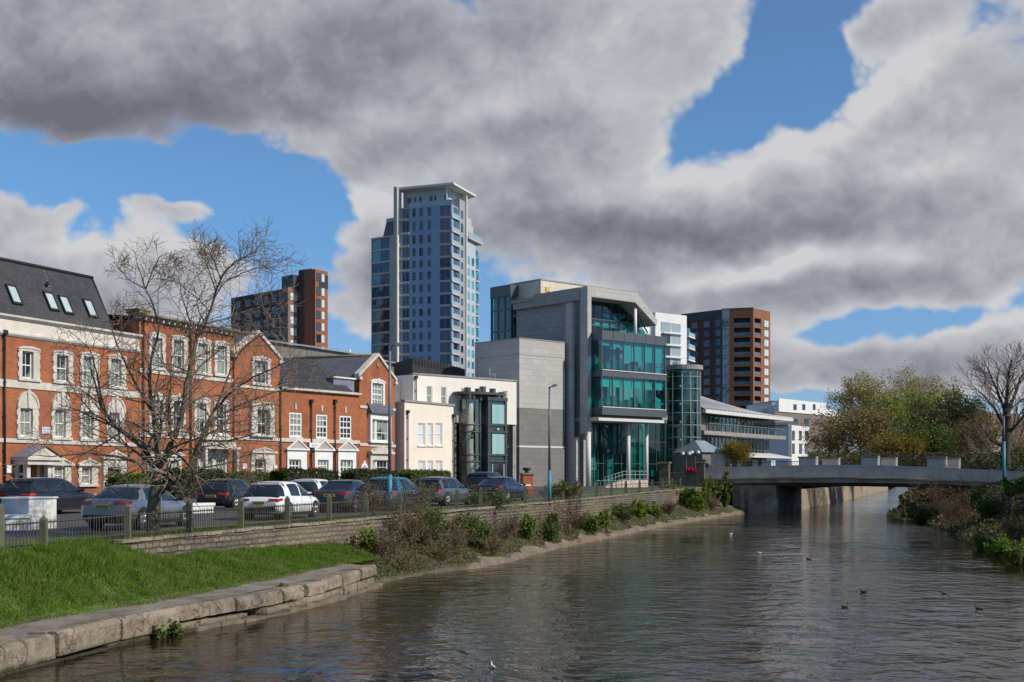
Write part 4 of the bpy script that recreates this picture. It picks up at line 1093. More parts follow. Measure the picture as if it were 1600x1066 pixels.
# ---------- glazed stair turret in front of it
M['greysteel']=pmat('dark_grey_steel',(.075,.08,.08),(.05,.055,.055),2,.45,metal=0)
M['turretglass']=clearglass('grey_turret_glass',(.80,.84,.80),.16)
M['tealpanel']=pmat('teal_glass_panel',(.30,.50,.46),(.24,.42,.39),.7,.12,spec=.6,stretch=(3,3,.2))
M['tealdark']=pmat('dark_teal_panel',(.03,.07,.07),(.02,.05,.05),1,.15,spec=.6)
def turret():
    d=128.3; f=Fr(732,d,2750,gz(128)); s=f.s
    r=f.root('stair_turret','glazed steel stair turret with round flat canopy in front of the cream block','stair tower')
    zc=f.z(760,625); ztop=f.z(760,615.5)
    x0,x1=s(734),s(757); rad=(x1-x0)/2; cx=(x0+x1)/2; cy=rad
    # round glass drum with a concrete newel inside
    seg=14
    m=MB()
    P=[(cx+rad*math.cos(2*math.pi*i/seg),cy+rad*math.sin(2*math.pi*i/seg)) for i in range(seg)]
    for i in range(seg): a,b=P[i],P[(i+1)%seg]; m.quad((*a,-.8),(*b,-.8),(*b,zc),(*a,zc))
    dg=m.build('drum_glazing',M['turretglass'],r)
    k=MB()
    for p in P[::2]: k.tube([(p[0]+.02*(p[0]-cx),p[1]+.02*(p[1]-cy),-.8),(p[0]+.02*(p[0]-cx),p[1]+.02*(p[1]-cy),zc)],.07,5)
    for py in (664,675,711,722): 
        z=f.z(745,py); k.tube([(cx+(rad+.06)*math.cos(t*math.pi/10),cy+(rad+.06)*math.sin(t*math.pi/10),z) for t in range(21)],.08,5)
    k.build('drum_frame',M['greysteel'],r)
    MB().cyl(cx,cy,-.8,zc,rad*.33,12).build('newel',M['stoneband'],r)
    k=MB(); n=44
    for i in range(n):
        a=i*.38; z=-.8+(zc+.8)*i/n; b_=a+.4
        k.add([(cx,cy,z),(cx+rad*.92*math.cos(a),cy+rad*.92*math.sin(a),z),(cx+rad*.92*math.cos(b_),cy+rad*.92*math.sin(b_),z),(cx,cy,z+.18),(cx+rad*.92*math.cos(a),cy+rad*.92*math.sin(a),z+.18),(cx+rad*.92*math.cos(b_),cy+rad*.92*math.sin(b_),z+.18)],[(0,2,1),(3,4,5),(0,1,4,3),(1,2,5,4)])
    k.build('spiral_stair',M['coping'],r)
    # square lift shaft with teal panels
    a,b=s(760),s(789); y0=-.2; D=2.6
    m=MB(); m.box(a,b,y0+.06,D,-.8,zc); m.build('lift_core',M['tealdark'],r)
    k=MB()
    for xx in (a,b-.22): k.box(xx-.02,xx+.24,y0-.08,y0+.2,-.8,zc+.0)
    k.box(b-.22,b+.02,D-.2,D+.03,-.8,zc)
    for py,h in ((624,.35),(664,.22),(675,.2),(711,.18),(721,.16)):
        z=f.z(775,py); k.box(a-.1,b+.1,y0-.12,y0+.14,z-h/2,z+h/2); k.box(b-.1,b+.08,y0+.141,D,z-h/2,z+h/2)
    k.build('shaft_frame',M['greysteel'],r)
    for t,bt in ((632.5,664),(678.5,710.5),(725,752)):
        q=f.rect(767.5,784.5,t,bt); MB().box(q[0],q[1],y0-.02,y0+.05,q[2],q[3]).build('teal_panel',M['tealpanel'] if t<700 else M['glass_dark'],r)
        MB().box(q[0]-.06,q[0]-.001,y0-.05,y0+.05,q[2],q[3]).build('panel_trim',M['white'],r); MB().box(q[1]+.001,q[1]+.06,y0-.05,y0+.05,q[2],q[3]).build('panel_trim',M['white'],r)
    # round bulkhead lamp between the panels
    MB().ball((s(774.5),y0-.16,f.z(775,671)),.13,8,6,sy=.5).build('wall_lamp',M['white'],r)
    # canopy
    c=(s(763),1.3); R_=(s(800)-s(728))/2
    zcan=f.z(763,615.5)
    k=MB(); n=28
    ring=[(c[0]+R_*math.cos(2*math.pi*i/n),c[1]+R_*.55*math.sin(2*math.pi*i/n)) for i in range(n)]
    k.prism(ring,'z',zcan-.12,zcan+.14); k.build('canopy',M['greysteel'],r)
    k=MB()
    for px in (735,741,752,762,775,786): k.box(s(px)-.13,s(px)+.13,.0,.3,zc-.1,zcan-.121)
    for px,h in ((735.5,.55),(752,.5),(759,.75),(774.5,.6),(788,.3)): k.box(s(px)-.22,s(px)+.22,.2,.7,zcan+.141,zcan+h)
    k.build('canopy_post',M['greysteel'],r)
turret()
# ------------------------------------------------------------------ stone and teal glass office
def slabmat(name,c1,c2,bw=1.3,bh=.62,**k):
    return brickmat(name,c1,c2,tuple(x*.55 for x in c1),bw=bw,bh=bh,msize=.018,rough=.7,bump=.15,**k)
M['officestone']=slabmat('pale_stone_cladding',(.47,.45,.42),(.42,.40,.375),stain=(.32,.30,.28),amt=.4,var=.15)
M['officeshade']=slabmat('shaded_stone_cladding',(.36,.345,.325),(.32,.305,.29),stain=(.25,.23,.21),amt=.4,var=.2)  # the pale cladding again, toned darker for faces turned from the sun
M['darkstone']=slabmat('dark_granite_cladding',(.215,.205,.195),(.185,.175,.165),stain=(.13,.125,.12),amt=.5,var=.3)
M['creampanel']=slabmat('cream_panel_cladding',(.62,.56,.45),(.56,.51,.41),bw=1.2,bh=1.5,stain=(.4,.36,.28),amt=.3,var=.15)
M['anthracite']=pmat('anthracite_panel',(.085,.095,.105),(.07,.08,.09),.6,.4,spec=.5,stretch=(.2,.2,1))
M['tealglass']=clearglass('teal_glass',(.13,.56,.53),.06)
M['tealrefl']=clearglass('teal_mirror_glass',(.13,.52,.51),.09)
M['interior']=pmat('office_interior',(.42,.44,.42),(.26,.28,.27),.5,.9,stretch=(2,2,.3))
M['blind']=pmat('pale_blind',(.85,.88,.84),(.78,.82,.78),.4,.9)
M['whitecol']=pmat('pale_column',(.66,.64,.61),(.6,.58,.55),.6,.6)
def office():
    f=Fr(918,145,3050,2.62); s=f.s; r=f.root('office_building','stone and teal glass office with sloping portal roof and projecting glass bay','office')
    zt=f.z(918,447); zb=-.2
    # portal frame: left leg, flat beam, sloping end
    xk=s(996); zk=f.z(996,457.5); xe=s(1027); ze=f.z(1027,500)
    zk=zt
    y0,y1=0,9.
    th=1.15
    out=[(0,zb+6.2),(0,zt),(xk,zt),(xe,ze),(xe-.15,ze-.7),(xk-.35,zt-th),(.62,zt-th),(.62,zb+6.2)]
    yp=f.y(0,906.5)
    MB().prism(out,'y',y0,yp).build('portal_frame',M['officestone'],r)
    MB().prism([(.3,zt-.01),(xk-.004,zt-.01),(xe-.008,ze),(xe-.158,ze-.69),(xk-.354,zt-th+.01),(.3,zt-th+.01)],'y',yp+.003,y1).build('roof_canopy',M['officestone'],r)
    # side wall, set in slightly, running back
    yL=f.y(.45,807); zl=f.z(918,655)
    zroof=zt-.75
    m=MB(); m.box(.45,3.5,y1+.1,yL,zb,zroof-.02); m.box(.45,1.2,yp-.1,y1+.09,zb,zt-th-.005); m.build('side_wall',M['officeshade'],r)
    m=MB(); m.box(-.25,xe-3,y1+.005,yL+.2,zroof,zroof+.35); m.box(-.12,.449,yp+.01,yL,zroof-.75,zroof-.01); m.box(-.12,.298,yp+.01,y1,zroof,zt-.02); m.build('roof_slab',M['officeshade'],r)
    # pale fins
    for (a,b,c,tp,xo) in ((888.5,893,897.3,473,-.9),(900,900.3,905.5,683,-.4)):
        y_=f.y(xo,a+3.5); xa=s(b,y_)
        w=s(c,y_)-xa; zz=f.z(b,tp,y_)
        MB().prism([(xa,y_),(xa+w,y_),(xa+w,y_+1.0),(xa,y_+1.0)],'z',zb,zz).build('fin',M['officestone'],r)
    # cream plant-room box
    xc=2.2; yc=f.y(xc,845); zc=f.zs(xc,yc,437.5); yl=f.y(xc,797); 
    MB().box(xc,xc+17,yc,yl,zroof+.3,zc).build('rooftop_box',M['creampanel'],r)
    k=MB(); k.box(xc-.08,xc+17.1,yc-.08,yl,zc+.002,zc+.14); k.build('rooftop_coping',M['coping'],r)
    q=(s(852,yc),s(858.5,yc),f.z(855,455.5,yc),f.z(855,448.5,yc)); MB().box(q[0],q[1],yc-.08,yc-.01,q[2],q[3]).build('yellow_hatch',pmat('yellow_paint',(.55,.42,.05),None,2,.5),r)
    # glazed stair at the back
    xg=1.0; ya=f.y(xg,799); yb=f.y(xg,768.5); zg=f.zs(xg,yb,449.5)
    m=MB(); m.quad((xg,ya,0),(xg,yb,0),(xg,yb,zg-1.4),(xg,ya,zg-1.4)); m.build('stair_glazing',M['tealrefl'],r)
    m=MB(); m.box(xg-.15,xg+5,ya,yb+.15,zg-1.35,zg); m.box(xg-.12,xg+.12,ya-.1,ya+.12,0,zg-1.36); m.box(xg-.12,xg+.12,yb-.1,yb+.1,0,zg-1.36)
    for t in (.33,.66): y_=ya+(yb-ya)*t; m.box(xg-.08,xg+.08,y_-.08,y_+.08,0,zg-1.36)
    for t in (.13,.30,.47,.64,.81): z=zg*(1-t*.62)-1.0; m.box(xg-.1,xg+.1,ya,yb,z-.09,z+.09)
    m.build('stair_frame',M['anthracite'],r)
    k=MB()
    for i in range(6): z=zg-4.2*i-4; k.box(xg+.4,xg+5,ya,yb,z,z+.3)
    k.box(xg+3.5,xg+3.7,ya,yb,0,zg-1.4); k.box(xg+.3,xg+3.4,yb-.2,yb-.05,0,zg-1.4); k.build('stair_landing',M['interior'],r)
    # upper recessed curtain wall under the roof
    yu=2.4; xr=s(1018,yu); zf=f.z(940,517,-1.6)
    def ztopx(x): return zt-th-.02 if x<xk-.35 else zt-th-.02-(x-xk+.35)*((zt-th)-(ze-.7))/(xe-.15-xk+.35)
    m=MB(); xs=[.63+(xr-.63)*i/9 for i in range(10)]
    for a,b in zip(xs,xs[1:]): m.add([(a,yu,zf-.6),(b,yu,zf-.6),(b,yu,ztopx(b)),(a,yu,ztopx(a))],[(0,1,2,3)])
    gz_=m.build('upper_glazing',M['tealglass'],r)
    k=MB()
    for i,x in enumerate(xs): k.box(x-.05,x+.05,yu-.06,yu+.05,zf-.6,ztopx(x)-.06)
    H_=zt-th-zf
    for t in (.3,.48,.70): z=zf+H_*t; k.box(.63,min(xr,xk+ (1-t)*5.2),yu-.08,yu+.05,z-.06,z+.06)
    k.build('upper_mullion',M['anthracite'],gz_)
    k=MB(); k.box(.7,xr+6,yu+5.5,yu+5.7,zf-.6,zt-th-.1); k.build('interior_wall',M['interior'],r)
    MB().box(.7,xr,yu+.12,yu+6,zf+H_*.46,zf+H_*.52).build('floor_slab',M['interior'],r)
    rnd=random.Random(4); k=MB()
    for j,(za,zb_) in enumerate(((.52,.70),(.18,.44))):
        for i in range(9):
            if rnd.random()<.88: a,b=xs[i]+.1,xs[i+1]-.1; zz=zf+H_*zb_; k.quad((a,yu+.25,zf+H_*(za+rnd.uniform(0,.12))),(b,yu+.25,zf+H_*(za+rnd.uniform(0,.12))),(b,yu+.25,zz),(a,yu+.25,zz))
    k.build('blind',M['blind'],r)
    x_=s(992.5,.5); MB().cyl(x_,.5,zf-.4,ztopx(x_)-.1,.2,12).build('slim_column',M['white'],r)
    k=MB(); k.tube([(s(995,1.2),1.2,f.z(995,492,1.2)),(s(1012,1.2),1.2,f.z(1012,520,1.2))],.09,6); k.build('brace',M['anthracite'],r)
    # projecting bay
    yb=-1.7; xa=s(940,yb); xz=s(1039.5,yb); ye=2.0
    def Z(py): return f.z(940,py,yb)
    xl=s(926.5,-.1)
    ring=lambda o:[(xl-o*.8,ye),(xl-o*.8,-.1-o*.4),(xa-o*.3,yb-o),(xz+o,yb-o),(xz+o,ye)]
    for nm,a,b,o,mt in (('upper_fascia',516,530.5,.12,'anthracite'),('middle_fascia',578,587.5,.10,'anthracite'),('lower_fascia',636,648,.14,'anthracite')):
        MB().prism(ring(o),'z',Z(b),Z(a)).build(nm,M[mt],r)
    k=MB()
    n=6; xb=[xa+(xz-xa)*i/n for i in range(n+1)]
    for i in range(1,n): k.box(xb[i]-.02,xb[i]+.02,yb-.135,yb-.1205,Z(530.3),Z(516.2))
    k.build('fascia_joint',M['black_metal'],r)
    for nm,a,b in (('upper_band',530.5,578),('lower_band',587.5,636)):
        m=MB(); R_=ring(0)
        for i in range(1,4): p,q=R_[i],R_[i+1]; m.quad((*p,Z(b)),(*q,Z(b)),(*q,Z(a)),(*p,Z(a)))
        p,q=R_[0],R_[1]; m.quad((*p,Z(b)),(*q,Z(b)),(*q,Z(a)),(*p,Z(a)))
        g=m.build(nm+'_glazing',M['tealrefl'] if nm=='upper_band' else M['tealglass'],r)
        k=MB()
        for x in xb: k.box(x-.06,x+.06,yb-.05,yb+.1,Z(b)+.003,Z(a)-.003)
        k.box(xl-.05,xl+.05,-.15,-.02,Z(b)+.003,Z(a)-.003)
        z=Z(b)+(Z(a)-Z(b))*.24; k.box(xa,xz,yb+.02,yb+.08,z-.03,z+.03)
        k.build('mullion',M['anthracite'],g)
        k=MB(); k.box(xa,xz,yb-.2,yb-.03,Z(b)-.02+.003,Z(b)+.055); k.build('sill_line',M['white'],g)
        k=MB(); rnd=random.Random(7)
        for i in range(n):
            dp=.34 if nm=='lower_band' else (.18,.22,.62,.64,.62,.60)[i]; dp+=rnd.uniform(-.02,.02)
            k.quad((xb[i]+.12,yb+.3,Z(a)-(Z(a)-Z(b))*dp),(xb[i+1]-.12,yb+.3,Z(a)-(Z(a)-Z(b))*dp),(xb[i+1]-.12,yb+.3,Z(a)-.05),(xb[i]+.12,yb+.3,Z(a)-.05))
        k.build('blind',M['blind'],g)
        k=MB(); k.box(xl+.2,xz+3,5.5,5.7,Z(b),Z(a)); 
        for i in range(4): x=xa+.8+i*2.1; k.box(x,x+.35,2.6,2.9,Z(b),Z(a))
        for i in range(7): x=xa+.3+i*1.15; k.box(x,x+.7,yb+.7,yb+1.3,Z(b),Z(b)+.75+.3*(i%3))
        k.build('room_interior',M['interior'],g)
    # lintel, soffit and ground floor glass behind columns
    MB().box(xa-.2,xz+.1,yb+.25,2.4,Z(657),Z(651.5)).build('lintel',M['whitecol'],r)
    MB().box(xl+.01,xz,yb+.5,2.35,Z(651.4),Z(648.1)).build('shadow_gap',M['anthracite'],r)
    yg=3.0; zl_=Z(657)
    m=MB(); m.quad((-.6,yg,-.2),(s(1046,yg),yg,-.2),(s(1046,yg),yg,zl_+.2),(-.6,yg,zl_+.2)); g=m.build('lobby_glazing',M['tealglass'],r)
    k=MB(); x=-.6
    xE=s(1046,yg)
    while x<xE: k.box(x-.04,x+.04,yg-.07,yg+.05,-.2,zl_+.1); x+=1.55
    for t in (.36,.72): k.box(-.6,xE,yg-.06,yg+.04,zl_*t-.04,zl_*t+.04)
    k.build('lobby_mullion',M['greysteel'],g)
    k=MB(); k.box(-.6,xE+2,9,9.2,-.2,zl_+.2); 
    rnd=random.Random(3)
    for i in range(9): x=rnd.uniform(0,xE); k.box(x,x+rnd.uniform(.2,.9),yg+.6,yg+rnd.uniform(1.2,3),0,rnd.uniform(1,zl_))
    k.build('lobby_interior',M['interior'],g)
    k=MB(); k.quad((s(925,yg),yg+.4,1.9),(s(934,yg),yg+.4,1.9),(s(934,yg),yg+.4,4.6),(s(925,yg),yg+.4,4.6)); k.build('lobby_screen',M['blind'],g)
    for px,w in ((919.3,8),(981.5,7),(1010,6.2)):
        y_=.6 if px>930 else .2
        MB().cyl(s(px,y_),y_,-.3,zl_+.3 if px>930 else zb+6.25,w/2*145/F,18).build('column',M['whitecol'],r)
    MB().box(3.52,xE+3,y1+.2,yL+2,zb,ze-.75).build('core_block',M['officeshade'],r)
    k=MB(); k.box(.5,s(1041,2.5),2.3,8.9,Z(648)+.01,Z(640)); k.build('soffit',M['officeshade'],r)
    MB().ball((s(1030,.6),.6,f.z(1030,660.5,.6)),.2,8,6,sz=.6).build('soffit_lamp',M['white'],r)
    return f
FO=office()
def stone_block():
    f=FO; xr=-1.35; y0=f.y(xr,882.3); xl=f.s(811.5,y0); yb=f.y(xl,742)
    zt=f.z(882,536,y0); zm=f.z(850,639,y0); zl=f.z(850,698.5,y0)
    c=f.A+f.u*xl+f.v*y0
    r=empty('stone_block',(c.x,c.y,f.zg),f.rot,'windowless grey stone block with dark granite base and one pale line','building')
    W=xr-xl; D=yb-y0
    m=MB(); m.box(0,W,0,D,zm,zt); m.build('upper_cladding',M['officestone'],r)
    m=MB(); m.box(.012,W-.012,.012,D,zl+.1,zm); m.box(.012,W-.012,.012,D,-.4,zl-.1); m.build('granite_base',M['darkstone'],r)
    MB().box(-.03,W+.03,-.03,D,zl-.098,zl+.098).build('pale_line',M['whitecol'],r)
    MB().box(-.05,W+.05,-.05,D,zt+.003,zt+.12).build('coping',M['coping'],r)
    k=MB(); z=f.z(850,557,y0); k.box(-.02,W+.02,-.02,D,z-.04,z+.04); k.build('shadow_joint',M['coping'],r)
stone_block()
def glass_drum():
    f=FO; y_=3.; xa=f.s(1043,y_); xb=f.s(1083,y_); R_=(xb-xa)/2
    c=f.A+f.u*((xa+xb)/2)+f.v*(y_+.5)
    r=empty('glass_stair_drum','' and (0,0,0) or (c.x,c.y,f.zg),f.rot,'tall curved dark green glass stair drum at the end of the office bay','stair tower')
    zt=f.z(1060,579,y_)
    m=MB(); n=16; P=[(R_*math.cos(math.pi+math.pi*i/n*1.0),1.3*R_*math.sin(math.pi+math.pi*i/n)) for i in range(n+1)]
    for i in range(n): m.quad((*P[i],-.3),(*P[i+1],-.3),(*P[i+1],zt),(*P[i],zt))
    g=m.build('glazing',M['drumglass'],r)
    k=MB()
    for i in range(0,n+1,2): k.tube([(P[i][0]*1.01,P[i][1]*1.01,-.3),(P[i][0]*1.01,P[i][1]*1.01,zt)],.055,5)
    z=0.
    while z<zt-.4:
        k.tube([(p[0]*1.01,p[1]*1.01,z) for p in P],.05,5); z+=1.5
    k.build('mullion',M['steelpale'],g)
    k=MB(); k.tube([(-R_*1.03,-.3,-.3),(-R_*1.03,-.3,zt)],.12,8); k.build('mast',M['white'],r)
    k=MB(); pts=[(p[0]*1.12,p[1]*1.10) for p in P]; k.prism(pts,'z',zt,zt+.55); k.build('canopy',M['coping'],r)
    k=MB(); 
    for i in range(7): z=1.2+i*2.2; k.box(-R_*.8,R_*.8,-R_*.9,-.1,z,z+.22)
    k.box(-R_*.95,R_*.95,.05,.25,-.3,zt-.05); k.build('stair_landing',M['interior'],r)
M['drumglass']=clearglass('dark_green_glass',(.16,.30,.27),.10)
M['steelpale']=pmat('pale_steel',(.30,.34,.33),None,2,.4)
glass_drum()
# ------------------------------------------------------------------ towers and far blocks
class Fr2(Fr):
    """facade between two plan points"""
    def __init__(s,pa,pb,zg):
        A=Vector(((pa[0]-800)*pa[1]/F,pa[1])); B=Vector(((pb[0]-800)*pb[1]/F,pb[1]))
        s.A=A; s.L=(B-A).length; s.u=(B-A)/s.L; s.v=Vector((-s.u.y,s.u.x)); s.zg=zg; s.rot=math.atan2(s.u.y,s.u.x)
def far_win(parent,f0,f,rect,mat,name='window',y=-.06,frame=None,dep=.1):
    """a flat window set in face f, parented to the root of frame f0"""
    x0,x1,z0,z1=rect
    m=MB(); m.box(x0,x1,y,y+dep,z0,z1,mi=0)
    if frame:
        w=.07
        for a,b,c,d in ((x0-w,x0,z0-w,z1+w),(x1,x1+w,z0-w,z1+w),(x0,x1,z1,z1+w),(x0,x1,z0-w,z0)): m.box(a,b,y-.04,y+dep,c,d,mi=1)
        xm=(x0+x1)/2; m.box(xm-.03,xm+.03,y-.03,y-.001,z0,z1,mi=1)
    o=m.build(name,[M[mat],M[frame or 'white']],None,fix=False)
    place(o,f0,f); o.parent=parent; return o
def place(o,f0,f):
    d=f.A-f0.A; o.location=(d.dot(f0.u),d.dot(f0.v),f.zg-f0.zg); o.rotation_euler=(0,0,f.rot-f0.rot)
def putp(m,name,mats,parent,f0,f):
    o=m.build(name,mats,None); place(o,f0,f); o.parent=parent; return o
M['bluepanel']=pmat('blue_cladding',(.255,.365,.52),(.215,.31,.45),.15,.45,spec=.3,stretch=(3,3,.2))
M['greypanel']=pmat('grey_cladding',(.34,.35,.37),(.30,.31,.33),.2,.5)
M['palepanel']=pmat('pale_cladding',(.46,.50,.53),(.41,.45,.48),.2,.5)
M['creamfin']=pmat('cream_fin',(.72,.66,.56),(.66,.61,.52),.3,.6)
M['slabgrey']=pmat('balcony_slab',(.48,.45,.42),(.42,.39,.36),.3,.7)
M['towerglass']=glassmat('blue_tower_glass',(.010,.025,.055),(.06,.10,.15),.35,.05,.5)
M['tealtower']=glassmat('teal_tower_glass',(.012,.09,.125),(.12,.33,.36),.40,.05,.5)
M['balglass']=pmat('balcony_glass',(.34,.42,.46),(.28,.36,.40),.3,.1,spec=.6)
def tower():
    P0=(622,325.4); P1=(706,320.); P2=(727.2,328.); zg=gz(140)
    f=Fr2(P0,P1,zg); g=Fr2(P1,P2,zg)
    r=f.root('tower_block','tall blue clad residential tower with cream fins and a thin overhanging roof','tower')
    ys=[318.5,339,361,381.4,401,419.4,439,458.5,477.3,496,514.8,533.6,552.4,571,590,609]
    Z=[f.z(706,y) for y in ys]; zr=f.z(706,286.5); zt=f.z(706,318.5)
    LX=f.L; LG=g.L
    def px(p): return f.s(p)
    # body and penthouse
    m=MB(); B=[(0,0,0)]
    m.prism([(0.,0.),(LX,0.),(LX,.6),(LX-3,14.),(0.,14.)],'z',-3,zt); m.build('body',M['bluepanel'],r)
    m=MB(); m.box(.4,LX-2.2,2.2,13,zt,zr-.5); m.build('penthouse_wall',M['palepanel'],r)
    for a,b in ((631,636),(641,644),(649,653),(666,670),(673,676),(689,695)):
        far_win(r,f,f,(px(a),px(b),f.z(660,313),f.z(660,304.5)),'towerglass','penthouse_window',y=2.1)
    m=MB(); yb=.15
    m.box(px(640),LX,.0,.08,zt+.0,zt+1.1); rr=m.build('roof_rail',M['balglass'],r)
    k=MB(); k.box(LX-2.0,LX-1.7,.8,1.1,zt,zr-.4); k.build('roof_post',M['white'],r)
    # thin roof
    gx=g.L*1.75
    e=f.loc((g.A.x+g.u.x*gx,g.A.y+g.u.y*gx,0))
    m=MB(); m.prism([(-.3,-.7),(LX+.9,-.9),(e.x+.5,e.y-.6),(e.x-9,e.y+5),(-.3,15)],'z',zr-.5,zr); m.build('roof',M['creamfin'],r)
    # cream fins
    m=MB(); xl=px(617.5); m.box(xl,px(622),-.9,2,-3,f.z(620,293)); m.build('fin_return',M['slabgrey'],r)
    m=MB(); m.box(px(622.3),px(624.6),-1.3,.5,-3,f.z(623,296)); m.build('fin',M['creamfin'],r)
    m=MB(); m.box(LG-.35,LG+.12,-.5,.5,-3,g.z(727,306)); putp(m,'fin',M['creamfin'],r,f,g)
    for i,(za,zb) in enumerate(zip(Z,Z[1:])):
        h=za-zb
        # left bay: slab + glass
        if i>0:
            pass
        q=(px(629),px(639.5),zb+.55,za-.35); far_win(r,f,f,q,'towerglass','bay_window',frame='slabgrey')
        m=MB(); m.box(px(625),px(640),-.45,.05,zb-.12,zb+.42); m.build('bay_slab',M['slabgrey'],r)
        for a,b in ((644.5,649),(655,660.5),(668,673)):
            far_win(r,f,f,(px(a),px(b),zb+.75,za-.45),'towerglass','narrow_window',frame=None)
        k=MB(); 
        for a in (643.2,653.6,666.6): k.box(px(a),px(a+1.1),-.09,.02,zb+.65,za-.45)
        k.build('window_trim',M['palepanel'],r)
        # corner: glass room, slab wrapping round, balcony glass
        far_win(r,f,f,(px(687.5),LX-.25,zb+.3,za-.3),'towerglass','corner_window',frame='slabgrey')
        ex_=g.L*.55
        c=f.loc((g.A.x+g.u.x*ex_,g.A.y+g.u.y*ex_,0))
        m=MB(); m.prism([(px(686.5),.02),(px(686.5),-.25),(LX+.25,-.3),(c.x+.25,c.y-.25),(c.x,c.y+.1),(LX,.06)],'z',zb-.18,zb+.2); m.build('balcony_slab',M['slabgrey'],r)
        m=MB(); m.prism([(LX+.1,-.25),(c.x+.18,c.y-.2),(c.x+.12,c.y-.12),(LX+.03,-.19)],'z',zb+.201,zb+1.15); m.build('balcony_glass',M['balglass'],r)
    # right face wall behind the balconies
    m=MB(); m.box(.05,LG*.56,.35,.6,-3,zt); putp(m,'balcony_recess',M['greypanel'],r,f,g)
    for zb,za in zip(Z[1:],Z): far_win(r,f,g,(.6,LG*.5,zb+.3,za-.35),'towerglass','balcony_door',y=.25)
    m=MB(); m.box(LG*.56,LG-.36,-.02,6,-3,zt+2.2); putp(m,'side_wall',M['greypanel'],r,f,g)
    for zb,za in zip(Z[1:],Z): far_win(r,f,g,(LG*.66,LG*.82,zb+.8,za-.5),'towerglass','side_window',y=-.09)
    # right rear wing
    h=Fr2((728,333),(749,343),zg); zw=h.z(728,372); L=h.L
    m=MB(); m.box(0,L*.72,0,10,-3,zw); putp(m,'wing_wall',M['palepanel'],r,f,h)
    m=MB(); m.box(L*.72+.001,L-.1,.2,10,-3,h.z(745,391)); putp(m,'wing_glazing',M['tealtower'],r,f,h)
    m=MB(); m.box(-.2,L+.3,-.9,6,zw-.1,zw+.35); m.box(.2,L*.55,.6,6,zw+.36,h.z(738,342)); m.box(L*.5,L*.8,1.,6,zw+.36,h.z(740,352)); putp(m,'wing_terrace',M['slabgrey'],r,f,h)
    m=MB(); m.box(-.1,L+.2,-.8,-.72,zw+.36,zw+1.7); putp(m,'terrace_glass',M['balglass'],r,f,h)
    for zb,za in zip(Z[4:],Z[3:]):
        for a,b in ((.10,.28),(.42,.60)): far_win(r,f,h,(L*a,L*b,zb+.6,za-.5),'tealtower','wing_window',y=-.05)
        m=MB(); m.box(L*.70,L+.1,-.05,.3,zb-.15,zb+.25); putp(m,'wing_slab',M['slabgrey'],r,f,h)
    # left lower wing, glazed
    w=Fr2((581,332),(616.5,327),zg); L=w.L; zw=w.z(600,372.5)
    m=MB(); m.box(.1,L-.1,.1,11,-3,zw-.05); putp(m,'left_wing_body',M['greypanel'],r,f,w)
    ZW=[zw]+[z for z in Z if z<zw-2]
    for za,zb in zip(ZW,ZW[1:]):
        far_win(r,f,w,(.25,L*.40,zb+.5,za-.12),'tealtower','wing_glazing_light',y=-.02); far_win(r,f,w,(L*.42,L*.80,zb+.5,za-.12),'towerglass','wing_glazing_dark',y=-.02)
        m=MB(); m.box(0,L*.82,-.2,.09,zb-.02,zb+.48); putp(m,'wing_sill',M['slabgrey'],r,f,w)
    m=MB(); m.box(0,.2,-.22,.1,-3,zw+.3); m.box(L*.82,L,-.3,.1,-3,zw+.5); m.box(0,L,-.32,3,zw,zw+.45); putp(m,'wing_frame',M['slabgrey'],r,f,w)
    m=MB(); a=w.s(594); m.prism([(a,zw+.45),(L,zw+.45),(L,w.z(605,345)),(w.s(599.5),w.z(605,345))],'y',1.,8.); putp(m,'mansard',M['anthracite'],r,f,w)
    m=MB(); m.box(w.s(600),L,.8,.9,w.z(605,345),w.z(605,340.5)); putp(m,'mansard_rail',M['slabgrey'],r,f,w)
tower()
